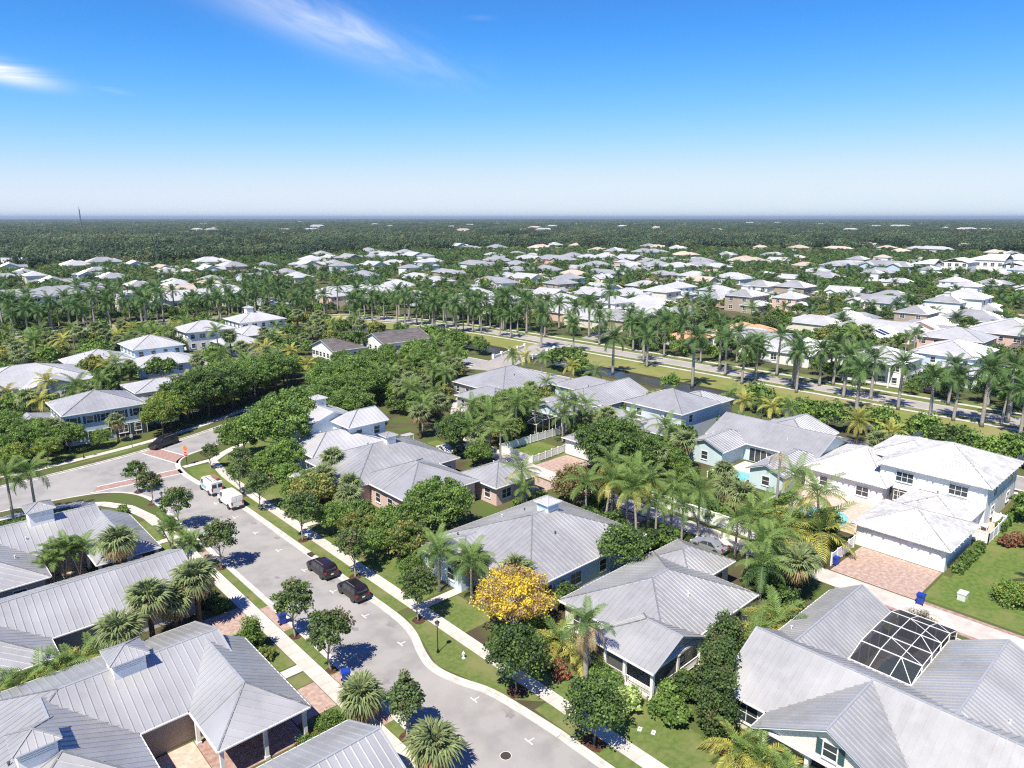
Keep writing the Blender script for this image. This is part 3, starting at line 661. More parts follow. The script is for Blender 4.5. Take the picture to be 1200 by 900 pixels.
    # roof vents
    for i in range(vents):
        f, b = allf[rr.randrange(len(allf))]
        if b.get('open'): continue
        u, v_ = rr.uniform(0.25, 0.75), rr.uniform(0.35, 0.65); q = f[0].lerp(f[1], u).lerp(f[2] if len(f) == 3 else f[3].lerp(f[2], u), v_)
        if any(_pt_in(q.x + ox, q.y + oy, b2['r']) and q.z < roof_z(b2, q.x + ox, q.y + oy) for b2 in blocks if b2 is not b): continue
        vm = MB().lathe([(0.075, -0.2), (0.075, 0.3), (0.11, 0.3), (0.11, 0.38), (0.03, 0.42)], 8)
        ob('vent_pipe', vm.mesh('vent_pipe', rr.choice(('plastic_vent', 'pipe_dark', 'plastic_vent'))), t, q)
    t['ox'] = ox; t['oy'] = oy
    del t['ox']; del t['oy']
    return t, (ox, oy)
def roof_z(b, x, y):
    x0, x1, y0, y1 = b['r']; ze = b.get('ze', 3.0); p = b.get('p', 0.42); g0, g1 = b.get('g', (False, False))
    if b.get('ax', 'x') == 'x': d = [y - y0, y1 - y] + ([] if g0 else [x - x0]) + ([] if g1 else [x1 - x])
    else: d = [x - x0, x1 - x] + ([] if g0 else [y - y0]) + ([] if g1 else [y1 - y])
    return ze + p * min(d)
def cupola(t, org, x, y, z, w=2.4, body=1.15, roof='roof_metal', wall='trim', glass=False, panels=True):
    """little square lantern on the ridge; z = height of its eaves"""
    L = (x - org[0], y - org[1], z); h = w / 2
    c = MB().box(-h + 0.3, h - 0.3, -h + 0.3, h - 0.3, -body - 0.9, 0.0)
    o = ob('cupola', c.mesh('cupola', wall), t, L)
    pn = MB()
    if glass:
        for a in (0, 1, 2, 3):
            q = MB().box(-h + 0.5, h - 0.5, -h + 0.27, -h + 0.30, -0.75, -0.12).mesh('pane', 'wall_sky'); ob('pane', q, o, rz=a * PI / 2)
    else:
        for a in (0, 1, 2, 3):
            q = MB()
            for i in range(5): q.box(-h + 0.48, h - 0.48, -h + 0.255, -h + 0.30, -0.85 + i * 0.16, -0.75 + i * 0.16)
            ob('louvre', q.mesh('louvre', 'trim'), o, rz=a * PI / 2)
    F, R_ = roof_faces(-h, h, -h, h, 0, 0.42, 'x', False, False); rf = MB(); cp = MB()
    for f in F:
        rf.slab(f, 0.1, 0, 1); q, w_ = f[1], f[2]; cap_line(rf, q, w_, 0.1, 0.05)
        oo, e, s, n, P2, st = face_strips(f, 0.45)
        for (a0, a1, cc) in st[1:]:
            ys = [v[1] for v in cc if abs(v[0] - a0) < 1e-4]
            if len(ys) >= 2: rf.bar(oo + e * a0 + s * min(ys) + n * 0.015, oo + e * a0 + s * max(ys) + n * 0.015, 0.05, 0.05)
    ob('cupola_roof', rf.mesh('cupola_roof', roof, 'trim'), o)
    return o
def garage_door(t, org, x, y, side, w=4.8, h=2.2):
    g = MB().box(-w / 2 - 0.12, w / 2 + 0.12, -0.05, 0.03, 0, h + 0.12); d = ob('garage_door', g.mesh('garage_door', 'trim'), t, (x - org[0], y - org[1], 0), SIDE[side])
    pm = MB().box(-w / 2, w / 2, -0.085, -0.05, 0.012, h / 4 - 0.02).mesh('door_panel', 'wall_white')
    for i in range(4): ob('door_panel', pm, d, (0, 0, i * h / 4 + 0.012))
    return d
def door(t, org, x, y, side, w=1.0, h=2.1, m='trim'):
    d = ob('door', MB().box(-w / 2, w / 2, -0.07, 0.02, 0.05, h).mesh('door', m), t, (x - org[0], y - org[1], 0), SIDE[side])
    ob('handle', MB().box(w / 2 - 0.18, w / 2 - 0.08, -0.13, -0.07, 0.95, 1.05).mesh('handle', 'rim'), d); return d
def opening(t, org, x, y, side, w, h, z=0.1, m='pane', name='glass_door'):
    fr_ = MB(); fr_.box(-w / 2 - 0.08, w / 2 + 0.08, -0.06, 0.02, z + h, z + h + 0.1)
    n = max(1, round(w / 1.0))
    for i in range(n + 1): xx = -w / 2 + w * i / n; fr_.box(xx - 0.04, xx + 0.04, -0.06, 0.02, z, z + h)
    o = ob(name, fr_.mesh(name, 'trim'), t, (x - org[0], y - org[1], 0), SIDE[side])
    pm = MB().box(-w / n / 2 + 0.045, w / n / 2 - 0.045, -0.03, 0.01, z, z + h).mesh('pane', m)
    for i in range(n): ob('pane', pm, o, (-w / 2 + w * (i + 0.5) / n, 0, 0))
    return o
def railing(t, org, a, b, z=0.25, h=0.9, name='railing'):
    a = Vector((a[0] - org[0], a[1] - org[1], 0)); b = Vector((b[0] - org[0], b[1] - org[1], 0)); n = max(2, int((b - a).length / 0.16))
    mb = MB(); mb.bar(a + Vector((0, 0, z + h)), b + Vector((0, 0, z + h)), 0.08, 0.06); mb.bar(a + Vector((0, 0, z + 0.1)), b + Vector((0, 0, z + 0.1)), 0.05, 0.05)
    for i in range(n + 1): p = a.lerp(b, i / n); mb.bar(p + Vector((0, 0, z + 0.1)), p + Vector((0, 0, z + h)), 0.04)
    return ob(name, mb.mesh(name, 'trim'), t)
def B(x0, x1, y0, y1, ze=3.0, p=0.42, ax='x', g=(False, False), **k): return dict(r=(x0, x1, y0, y1), ze=ze, p=p, ax=ax, g=g, **k)
GA = (True, True)

# --- west side of the street: courtyard houses with metal roofs
h1, o1 = house('courtyard_house', 'low beige house with two ridge cupolas and a columned car porch by round shrubs', [
    B(0.4, 19.2, 53.1, 66.0, 3.0, 0.345, 'x', (False, True), win='N', nowin=True), B(14.3, 21.6, 47.2, 60.1, 3.0, 0.55, 'y', (False, True), open=True, posts=[(14.65, 47.6), (18.0, 47.6), (21.25, 47.6), (21.25, 52.8), (14.65, 52.8)]), B(0.6, 10.6, 46.9, 59.4, 3.0, 0.42, 'y', (False, True), nowin=True)],
    wall='beige', panels=True, pw=0.62, vents=2, seed=1)
cupola(h1, o1, 11.7, 59.5, 6.35, 3.0); cupola(h1, o1, 4.3, 53.2, 6.25, 2.9)
opening(h1, o1, 10.09, 51.5, 'E', 2.2, 2.3); garage_door(h1, o1, 18.2, 53.62, 'S', 4.6)
h2, o2 = house('courtyard_house', 'low grey house with one long metal gable roof behind the row of fan palms', [
    B(-8, 22.2, 72.2, 83.8, 3.0, 0.38, 'x', (False, True), win='S', wsp=5), B(-3.2, 8.4, 68.5, 78, 3.0, 0.36, 'y', (False, True), win='S')], wall='grey', panels=True, pw=0.62, vents=2, seed=2)
garage_door(h2, o2, 17.5, 72.7, 'S', 5.2)
h3, o3 = house('courtyard_house', 'low grey corner house with a white cupola and a car under its porch roof', [
    B(-6, 18.5, 92, 105, 3.0, 0.345, 'x', (False, True), nowin=True), B(15.2, 22, 85.2, 98.2, 3.0, 0.5, 'y', (False, True), open=True, posts=[(15.6, 85.6), (18.6, 85.6), (21.65, 85.6), (21.65, 91.8), (15.6, 91.8)]), B(0.5, 10.9, 85.8, 98.3, 3.0, 0.40, 'y', (False, True), win='S')],
    wall='grey', panels=True, pw=0.7, vents=2, seed=3)
cupola(h3, o3, 12.4, 98.5, 6.7, 3.1)
h4, o4 = house('courtyard_house', 'metal gable roof end beyond the orange flower bed and the clipped shrubs', [B(4, 23.0, 34.3, 43.7, 3.0, 0.44, 'x', (False, True), win='SE')], wall='beige', panels=True, pw=0.62, vents=0, seed=4)

# --- east side of the street
hA, oA = house('porch_house', 'pale house with screened front porch, white railing and gabled metal roof behind tall palm', [
    B(47.7, 63.6, 31.5, 44.7, 3.2, 0.40, 'x', win='SW', wsp=4), B(60, 68.7, 37.1, 44.7, 3.1, 0.45, 'x', win='SE'), B(45.1, 53.3, 31.0, 39.0, 3.0, 0.45, 'y', (True, False), open=True,
      posts=[(45.5, 31.4), (49.2, 31.4), (52.8, 31.4), (45.5, 34.4), (45.5, 36.6), (45.5, 38.6)])], wall='cream', panels=True, pw=0.52, vents=3, seed=5)
gw = MB(); gw.add([(45.5, 31.5, 3.1), (52.9, 31.5, 3.1), (49.2, 31.5, 4.62), (45.5, 31.65, 3.1), (52.9, 31.65, 3.1), (49.2, 31.65, 4.62)], [(0, 1, 2), (3, 5, 4), (0, 2, 5, 3), (1, 4, 5, 2)])
ob('gable_wall', gw.mesh('gable_wall', 'wall_cream'), hA, (-oA[0], -oA[1], 0))
pf = MB().box(45.3, 53.0, 31.8, 44.2, 0, 0.28); ob('porch_floor', pf.mesh('porch_floor', 'concrete'), hA, (-oA[0], -oA[1], 0))
for a, b in (((45.5, 31.4), (49.2, 31.4)), ((49.2, 31.4), (52.8, 31.4)), ((45.5, 34.4), (45.5, 31.4)), ((45.5, 38.6), (45.5, 36.6)), ((45.5, 36.6), (45.5, 34.4))): railing(hA, oA, a, b)
for a, b in (((45.5, 38.6), (45.5, 36.6)), ((45.5, 36.6), (45.5, 34.4)), ((45.5, 31.4), (49.2, 31.4))):
    a = Vector((a[0] - oA[0], a[1] - oA[1], 0)); b = Vector((b[0] - oA[0], b[1] - oA[1], 0))
    ob('screen', MB().bar(a + Vector((0, 0, 1.75)), b + Vector((0, 0, 1.75)), 0.015, 2.35).mesh('screen', 'porch_screen'), hA)
door(hA, oA, 48.2, 35.2, 'W'); add_window(hA, 48.2, 33.4, 1.0, 'W', 1.2, 1.5, False, oA)
for s_ in range(3): ob('step', MB().box(44.9 - s_ * 0.32, 45.3 - s_ * 0.32, 33.6, 35.4, 0, 0.26 - s_ * 0.08).mesh('step', 'concrete'), hA, (-oA[0], -oA[1], 0))

hB, oB = house('gabled_house', 'large cream house with a front gable window in dark shutters and a screened pool behind', [
    B(47.7, 59.4, 1.5, 26.4, 3.0, 0.52, 'y', GA, win='W', wsp=6, ww=1.7, nowin=True), B(45.4, 53.5, 11.1, 22.1, 3.0, 0.54, 'x', GA, open=True, posts=[(46.1, 21.3), (46.1, 18.0), (46.1, 14.6), (46.1, 11.8)]),
    B(54.3, 70.2, 20.8, 27.0, 3.0, 0.6, 'x', GA, win='N'), B(54.3, 69.2, 6.8, 15.5, 3.0, 0.5, 'x', GA, nowin=True)], wall='cream', panels=True, pw=0.52, vents=3, seed=6)
gm = MB(); gm.add([(45.95, 11.6, 3.0), (45.95, 21.6, 3.0), (45.95, 16.6, 5.65), (46.1, 11.6, 3.0), (46.1, 21.6, 3.0), (46.1, 16.6, 5.65)], [(0, 2, 1), (3, 4, 5), (0, 3, 5, 2), (1, 2, 5, 4)])
ob('gable_wall', gm.mesh('gable_wall', 'wall_cream'), hB, (-oB[0], -oB[1], 0))
fz_ = MB()
for i in range(11): fz_.box(45.93, 45.96, 11.9 + i * 0.42, 21.3 - i * 0.42, 3.12 + i * 0.22, 3.14 + i * 0.22)
ob('siding', fz_.mesh('siding', 'trim'), hB, (-oB[0], -oB[1], 0))
add_window(hB, 45.94, 16.4, 3.45, 'W', 0.95, 1.15, True, oB); add_window(hB, 48.2, 24.0, 0.8, 'W', 1.9, 1.6, False, oB); opening(hB, oB, 48.2, 16.8, 'W', 3.4, 2.3)
fl = MB().box(45.9, 48.2, 11.5, 21.7, 0, 0.25); ob('porch_floor', fl.mesh('porch_floor', 'concrete'), hB, (-oB[0], -oB[1], 0))
railing(hB, oB, (46.1, 21.3), (46.1, 18.0))

hC, oC = house('hip_roof_house', 'broad pale blue house with hip roof and blue glass cupola behind the yellow tree', [
    B(47.0, 66.8, 48.1, 65.2, 3.2, 0.36, 'x', win='SW', wsp=4.5), B(44.4, 55, 56.5, 65.0, 3.0, 0.32, 'x', win='W')], wall='paleblue', panels=True, pw=0.6, vents=4, seed=7)
cupola(hC, oC, 58.6, 57.0, 7.15, 2.5, roof='roof_white', glass=True)
hD, oD = house('pink_house', 'pink stucco house with stepped metal hip roofs and a small cupola', [
    B(50.6, 63.2, 75.6, 89.1, 3.4, 0.42, 'y', win='SW', wsp=2.6), B(48.5, 67.5, 85.5, 101.0, 3.4, 0.38, 'x', win='S'), B(63.5, 72.3, 72.2, 81.0, 3.0, 0.42, 'x', win='SW')], wall='pink', panels=True, pw=0.8, vents=3, seed=8, shut=False)
cupola(hD, oD, 59.0, 93.0, 7.35, 2.3)
PC = MB(); 
hE, oE = house('porch_roof_house', 'pale blue house with cupola, two staggered upper roofs and low wing beside the oak', [
    B(50, 63.6, 101.4, 112.5, 3.4, 0.36, 'x', win='S'), B(58.5, 66.6, 104.6, 113.5, 5.9, 0.36, 'x', (False, True), win='SE', wsp=2.4), B(54, 64.5, 110.5, 122, 5.6, 0.36, 'y', (True, False), win='W')], wall='paleblue', roof='roof_white', pw=0.8, vents=1, seed=9)
cupola(hE, oE, 59.8, 117.5, 8.7, 2.6, roof='roof_white')
dD, _d = house('open_shelter', 'low metal roof on white posts at the pink house front', [B(43.9, 51, 90.2, 98.2, 3.0, 0.22, 'x', open=True)], roof='roof_metal', vents=0, windows=False, cat='porch')

# --- across the alley
hF, oF = house('tile_roof_house', 'white two storey house with pale tile roofs, wide garage doors and paver drive', [
    B(106.6, 123.0, 21.8, 36.5, 6.0, 0.36, 'y', win='SW', wsp=6, ww=1.5), B(89.3, 100.6, 21.3, 32.6, 3.0, 0.36, 'y', nowin=True), B(98, 108, 22.4, 31.5, 3.0, 0.36, 'x', win='S', wsp=6), B(104.5, 121, 34, 46.5, 3.2, 0.36, 'y', win='W', wsp=5), B(112, 124.5, 30, 40, 5.6, 0.36, 'x', nowin=True)],
    wall='white', roof='tile_white', tile=(0.46, 0.40), vents=2, seed=10)
garage_door(hF, oF, 89.8, 28.6, 'W', 4.9, 2.3); garage_door(hF, oF, 89.8, 24.0, 'W', 3.0, 2.3); opening(hF, oF, 107.1, 33.2, 'W', 2.4, 2.5, 0.1, 'pane_screen', 'screen_door')
hG, oG = house('aqua_house', 'aqua walled house with metal gable wings round a small turquoise pool', [
    B(108.9, 122.4, 46.2, 66.5, 3.1, 0.40, 'y', GA, win='WS', wsp=4), B(101.8, 114, 58.6, 66.2, 3.0, 0.40, 'x', (True, False), win='W'), B(98, 112, 46.0, 52.4, 3.0, 0.40, 'x', (True, False), win='WS', wsp=3), B(116, 127.4, 50.5, 63, 3.0, 0.36, 'x', (False, True), nowin=True)],
    wall='aqua', roof='roof_metal', pw=0.7, vents=4, seed=11)
opening(hG, oG, 109.42, 55.4, 'W', 5.2, 2.3)
hH, oH = house('two_storey_house', 'two storey slate blue house with metal hip roof over white lower walls', [
    B(107.4, 120.6, 70.6, 84.3, 6.0, 0.40, 'y', win='SW', wsp=4.5), B(103.6, 110, 80, 92, 3.2, 0.36, 'y', win='W'), B(102, 109, 70.5, 79.5, 3.2, 0.36, 'x', win='WS', nowin=True), B(116, 126, 71, 80, 5.7, 0.36, 'x', nowin=True)],
    wall='slate', roof='roof_metal', pw=0.7, vents=2, seed=12)
hG2, oG2 = house('garage', 'small detached white garage with metal hip roof at the fenced lawn', [B(88.4, 97, 75.9, 82.8, 3.0, 0.36, 'x', nowin=True)], wall='white', roof='roof_metal', pw=0.7, vents=0, seed=112, cat='garage')
garage_door(hG2, oG2, 88.9, 79.3, 'W', 4.4)
hI, oI = house('ranch_house', 'long pale blue house with metal gables and a screened lanai beside the red shrubs', [
    B(104, 126, 91, 104, 3.2, 0.38, 'x', (False, True), win='SW'), B(98, 112, 91.5, 101, 3.1, 0.38, 'x', (True, False), win='SW'), B(116, 127, 95, 112, 3.2, 0.38, 'y', win='S')], wall='paleblue', roof='roof_metal', pw=0.75, vents=4, seed=13)
hJ, oJ = house('hip_roof_house', 'large grey house with metal hip roof and a small gablet vent', [
    B(101, 122, 112.5, 131, 3.2, 0.38, 'x', win='SW'), B(93.4, 104, 107, 120, 3.1, 0.38, 'y', win='SW')], wall='grey', roof='roof_metal', pw=0.8, vents=2, seed=14)
# --- north of the cross street
hK, oK = house('two_storey_house', 'two storey pale blue house with metal hip roof and dark porch by the cross street', [
    B(24, 38.2, 146, 160, 6.0, 0.36, 'x', win='SW', wsp=2.6), B(34, 46, 151, 162, 3.2, 0.3, 'x', nowin=True), B(16, 25, 151, 163, 3.2, 0.36, 'y', win='SW')], wall='paleblue', roof='roof_metal', pw=0.8, vents=2, seed=15, shut=True)
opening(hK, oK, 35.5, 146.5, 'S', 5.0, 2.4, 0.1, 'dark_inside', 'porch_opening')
hL, oL = house('long_roof_house', 'long white house with broad pale metal roof and a dark entry beside parked dark car', [
    B(14, 40, 191, 212, 3.4, 0.33, 'x', win='SW', wsp=4), B(24, 36, 186, 200, 3.2, 0.36, 'y', (True, False), nowin=True), B(38, 54, 207, 224, 3.3, 0.36, 'x', win='S')], wall='white', roof='roof_white', pw=0.9, vents=3, seed=16)
hM, oM = house('two_storey_house', 'two storey house with sky blue upper walls and metal hip roof beyond the palms', [
    B(53, 66.6, 209, 224, 6.0, 0.36, 'x', win='SW', wsp=3), B(51, 68, 198, 211, 3.0, 0.33, 'x', win='SW')], wall='sky', roof='roof_white', pw=0.9, vents=0, seed=17)
hN, oN = house('two_storey_house', 'white two storey house with pale hip roof beside the fenced garden', [
    B(74, 90, 230, 244, 6.0, 0.36, 'x', win='SW', wsp=3), B(80, 92, 214, 227, 3.2, 0.36, 'x', win='SW')], wall='white', roof='roof_white', pw=0.9, vents=0, seed=18)
hO, oO = house('two_storey_house', 'white two storey house with pale hip roof topped by a cupola', [
    B(95, 112, 240, 255, 6.0, 0.34, 'x', win='SW', wsp=3), B(90, 104, 228, 242, 3.2, 0.36, 'x', win='SW')], wall='white', roof='roof_white', pw=0.9, vents=0, seed=19)
cupola(hO, oO, 101.5, 247.5, 10.1, 3.0, roof='roof_white')
house('dark_roof_house', 'white house with a weathered black shingle gable roof among the hedges', [B(98.5, 110, 183, 197, 3.4, 0.36, 'x', (True, False), win='SW', wsp=2)], wall='white', roof='shingle', pw=1.4, vents=0, seed=20)
house('dark_roof_house', 'white house with long weathered black shingle roof beside the canal hedge', [B(116, 134, 183.5, 197, 3.4, 0.38, 'x', (True, True), win='SW', wsp=3)], wall='white', roof='shingle', pw=1.4, vents=0, seed=21)
house('white_outbuilding', 'low white flat-pitched house with a small square chimney behind the two storey porch house', [B(42, 56, 168, 180, 3.2, 0.25, 'x', win='SW')], wall='white', roof='roof_white', pw=0.9, vents=0, seed=22)

# ------------------------------------------------------------------ plants
def rnd_dirs(n, rng, zmin=-1.0):
    z = rng.uniform(zmin, 1, n); a = rng.uniform(0, 2 * PI, n); r = np.sqrt(1 - z * z)
    return np.stack([r * np.cos(a), r * np.sin(a), z], 1)
def leaf_arrays(cent, rad, per, size, rng, flat=0.3, shell=(0.5, 1.22), squash=0.8):
    """leaf-sized folded faces spread through each clump of the crown"""
    n = per * len(cent); c = np.repeat(np.asarray(cent, float), per, 0); r = np.repeat(np.asarray(rad, float), per)[:, None]
    d = rnd_dirs(n, rng, -0.75); rr_ = rng.uniform(shell[0], shell[1], (n, 1)); inner = rng.random((n, 1)) < 0.22; rr_ = np.where(inner, rng.uniform(0.2, 0.8, (n, 1)), rr_)
    pos = c + d * r * rr_ * np.array([1, 1, squash])
    nor = d * 0.9 + rng.normal(0, 0.65, (n, 3)) + np.array([0, 0, flat]); nor /= np.linalg.norm(nor, axis=1)[:, None]
    t = np.cross(nor, rng.normal(0, 1, (n, 3))); t /= np.linalg.norm(t, axis=1)[:, None] + 1e-9; b = np.cross(nor, t)
    s = size * rng.uniform(0.6, 1.3, (n, 1)); w = s * rng.uniform(0.38, 0.62, (n, 1))
    v0 = pos - t * s * 0.55; v1 = pos + b * w - nor * s * 0.12; v2 = pos + t * s * 0.55 - nor * s * 0.15; v3 = pos - b * w - nor * s * 0.12
    return np.stack([v0, v1, v2, v3], 1).reshape(-1, 3)
def quads_mesh(name, V, mats, mi=None):
    n = len(V) // 4; me = bpy.data.meshes.new(name); me.vertices.add(len(V)); me.vertices.foreach_set('co', np.asarray(V, np.float32).ravel())
    me.loops.add(len(V)); me.loops.foreach_set('vertex_index', np.arange(len(V), dtype=np.int32)); me.polygons.add(n)
    me.polygons.foreach_set('loop_start', np.arange(0, 4 * n, 4, dtype=np.int32)); me.polygons.foreach_set('loop_total', np.full(n, 4, np.int32))
    for m in mats: me.materials.append(MATS[m])
    if mi is not None: me.polygons.foreach_set('material_index', np.asarray(mi, np.int32))
    me.update(calc_edges=True); return me
def clump_centres(n, rx, rz, zc, rng, shape='round', low=-0.55):
    out = []; sep = 1.9 / math.sqrt(n)
    for _ in range(n * 30):
        d = rnd_dirs(1, rng, low)[0]; k = rng.uniform(0.45, 0.9); p = d * k * np.array([rx, rx, rz])
        if shape == 'cone': p[:2] *= (1 - 0.75 * (p[2] / rz + 0.5))
        if shape == 'column': p = np.array([d[0] * rx * 0.62, d[1] * rx * 0.62, rng.uniform(-0.85, 0.82) * rz]); p[:2] *= (1 - 0.55 * max(0, p[2] / rz) ** 2)
        if all(np.linalg.norm((p - q)) > sep * rx for q in out) or rng.random() < 0.03: out.append(p)
        if len(out) >= n: break
    return np.array(out) + np.array([0, 0, zc])
def tree_meshes(h, w, clumps, per, size, mats=('leaf_oak',), bark='bark', seed=0, trunk_h=None, rz=None, shape='round', cr=0.27, thin=1.0, lean=0.0, mixf=None, squash=0.8):
    rng = np.random.default_rng(seed); th = trunk_h if trunk_h is not None else h * 0.32
    rz = rz or (h - th) / 2; zc = h - rz; rx = w / 2
    C = clump_centres(clumps, rx, rz, zc, rng, shape); R_ = rx * cr * rng.uniform(0.6, 1.45, len(C))
    V = leaf_arrays(C, R_, per, size, rng, squash=squash)
    n = len(V) // 4
    mi = None
    if len(mats) > 1:
        cl = rng.random(len(C)); cut = (mixf or 0.5); mi = np.repeat((cl < cut).astype(int), per)
        flip = rng.random(n) < 0.15; mi = np.where(flip, 1 - mi, mi)
    crown = quads_mesh('crown', V, mats, mi)
    tb = MB(); r0 = max(0.07, h * 0.020 * thin); top = Vector((lean, lean * 0.4, th + (h - th) * 0.35))
    mid = Vector((rng.normal(0, 0.12), rng.normal(0, 0.12), th * 0.6)); tb.tube([(0, 0, -0.15), (mid.x * 0.3, mid.y * 0.3, 0.25), mid, top], [r0 * 1.5, r0 * 1.05, r0 * 0.85, r0 * 0.5], 8)
    for i in rng.permutation(len(C))[:min(len(C), 11)]:
        c = Vector(C[i]); s = mid.lerp(top, float(rng.uniform(0.0, 0.9))); m = s.lerp(c, 0.5) + Vector((0, 0, -0.12 * (c - s).length)); tb.tube([s, m, c], [r0 * 0.45, r0 * 0.3, r0 * 0.08], 5, cap=False)
    return tb.mesh('trunk', bark, smooth=True), crown
class Tree:
    def __init__(s, name, cat, variants): s.name, s.cat, s.var, s.i = name, cat, variants, 0
    def put(s, x, y, label, group=None, scl=1.0, z=0.0, rz=None, sz=None, v=None):
        tr, cr = s.var[(s.i if v is None else v) % len(s.var)]; s.i += 1
        t = thing(s.name, label, s.cat, (x, y, z), random.uniform(0, 6.28) if rz is None else rz, group, (scl, scl, scl * (sz or 1)))
        if tr: ob('trunk', tr, t)
        ob('crown', cr, t); return t
# -- palms
def frond_mesh(L, up, droop, nl, ll, lw, mat_='frond', seed=0, hang=0.35, name='frond'):
    """feather leaf: arching midrib with two rows of folded leaflets"""
    rng = np.random.default_rng(seed); N_ = 9; pts = []; a = up; p = np.array([0.0, 0.0]); st = L / N_
    for i in range(N_ + 1):
        pts.append(p.copy()); p = p + st * np.array([math.cos(a), math.sin(a)]); a -= droop * (0.45 + 1.1 * i / N_) / N_
    pts = np.array(pts); mb = MB(); mb.tube([(q[0], 0, q[1]) for q in pts], [0.045 * (1 - 0.85 * i / N_) for i in range(N_ + 1)], 3, 0, cap=False)
    for k in range(nl):
        t = 0.14 + 0.86 * k / (nl - 1); f = t * N_; i = min(int(f), N_ - 1); q = pts[i] + (pts[i + 1] - pts[i]) * (f - i); d = pts[i + 1] - pts[i]; d = d / np.linalg.norm(d)
        l = ll * (0.45 + 1.1 * math.sin(PI * min(1, 0.12 + 0.88 * t)) * 0.62 + 0.1) * rng.uniform(0.85, 1.1)
        for s in (-1, 1):
            fw = 0.45 + 0.35 * t + rng.normal(0, 0.06); lift = 0.32 + rng.normal(0, 0.10); base = np.array([q[0], 0, q[1]]); D = np.array([d[0], 0, d[1]]); Up = np.array([-d[1], 0, d[0]])
            dirv = D * fw + np.array([0, s, 0]) * 0.9 + Up * lift * (1 - 0.4 * t); dirv /= np.linalg.norm(dirv)
            m = base + dirv * l * 0.55; e = base + dirv * l + np.array([0, 0, -1]) * l * hang * rng.uniform(0.7, 1.3)
            wv = D * lw * 0.5
            mb.add([base - wv * 0.6, base + wv * 0.6, m + wv, m - wv, e], [(0, 1, 2, 3), (3, 2, 4)], 1)
    return mb.mesh(name, 'crownshaft', mat_)
def fan_mesh(r, pet, seg, mat_='frond_fan', seed=0, droop=0.35, name='frond'):
    """fan leaf on a stalk, pleated segments with drooping tips"""
    rng = np.random.default_rng(seed); mb = MB(); mb.tube([(0, 0, 0), (pet * 0.6, 0, 0.05), (pet, 0, -0.02)], [0.03, 0.025, 0.02], 3, 0, cap=False)
    for k in range(seg):
        a = -2.1 + 4.2 * k / (seg - 1); a += rng.normal(0, 0.03); l = r * (0.78 + 0.3 * math.cos(a * 0.5)) * rng.uniform(0.9, 1.05); w = r * 0.085
        d = np.array([math.cos(a), math.sin(a), 0.10 + 0.12 * (k % 2)]); n = np.array([-math.sin(a), math.cos(a), 0]); b = np.array([pet, 0, 0]); z = np.array([0, 0, 1.0])
        m = b + d * l * 0.6; e = b + d * l * 0.97 - z * l * droop * rng.uniform(0.6, 1.5)
        mb.add([b, m - n * w - z * 0.03, m + z * 0.05, m + n * w - z * 0.03, e], [(0, 1, 2), (0, 2, 3), (1, 4, 2), (2, 4, 3)], 1)
    return mb.mesh(name, 'palm_brown', mat_)
def palm_trunk(h, r0, r1, m, lean=(0, 0), swell=0.0, base=1.35):
    pts = []; rad = []
    for i in range(9):
        t = i / 8; pts.append((lean[0] * t ** 1.6, lean[1] * t ** 1.6, -0.1 + (h + 0.1) * t)); rad.append((r0 + (r1 - r0) * t) * (1 + swell * math.sin(PI * t)) * (base if i == 0 else 1))
    return MB().tube(pts, rad, 8).mesh('trunk', m, smooth=True)
def feather_layout(n, rng, lo=-0.35, hi=1.25, var=3):
    out = []
    for i in range(n):
        t = (i + 0.5) / n; out.append((i * 2.39996 + rng.normal(0, 0.12), lo + (hi - lo) * t))
    return out
class Palm:
    """each frond its own piece when near=True, else one joined crown"""
    def __init__(s, name, trunk, fronds, lay, shaft=None, near=True, tip=(0, 0, 0)):
        s.name, s.trunk, s.fronds, s.lay, s.shaft, s.near, s.tip = name, trunk, fronds, lay, shaft, near, tip
        if not near:
            V = []; Fc = []; M_ = []
            def put(me, M4):
                o = len(V)
                for v in me.vertices: V.append(tuple(M4 @ v.co))
                for p in me.polygons: Fc.append([i + o for i in p.vertices]); M_.append(p.material_index)
            for az, el in lay:
                me = fronds[s.pick(el)]; put(me, Matrix.Translation(tip) @ Matrix.Rotation(az, 4, 'Z') @ Matrix.Rotation(-el, 4, 'Y'))
            if shaft: put(shaft, Matrix.Translation(tip))
            c = MB(); c.v, c.f, c.m = V, Fc, M_; s.crown = c.mesh('crown', *[m.name for m in fronds[0].materials])
    def pick(s, el):
        n = len(s.fronds); return min(n - 1, max(0, int((1.3 - el) / 1.9 * n)))
    def put(s, x, y, label, group=None, scl=1.0, z=0.0, sz=1.0, rz=None):
        t = thing(s.name, label, 'palm', (x, y, z), random.uniform(0, 6.28) if rz is None else rz, group, (scl, scl, scl * sz))
        for tr in (s.trunk if isinstance(s.trunk, list) else [s.trunk]):
            if tr: ob('trunk', tr, t)
        if not s.near: ob('crown', s.crown, t); return t
        tips = s.tip if isinstance(s.tip, list) else [s.tip]
        for tp in tips:
            c = ob('crown', s.shaft, t, tp); off = random.uniform(0, 6.28)
            for az, el in s.lay: ob('frond', s.fronds[s.pick(el)], c, (0, 0, 0), rot=(0, -el + random.uniform(-0.12, 0.12), az + off), scl=random.uniform(0.88, 1.1))
        return t
rg = np.random.default_rng(3)
def shaft_mesh(h, r, m='crownshaft'): return MB().lathe([(r, -h), (r * 1.15, -h * 0.6), (r * 0.75, -0.1), (r * 0.35, 0.25)], 8).mesh('crown', m, smooth=True)
royal_f = [frond_mesh(4.3, 0.15, 0.9, 28, 1.0, 0.15, 'frond_royal', 1), frond_mesh(4.5, 0.15, 1.25, 28, 1.0, 0.15, 'frond_royal', 2), frond_mesh(4.2, 0.1, 1.6, 28, 0.95, 0.15, 'frond_royal', 3)]
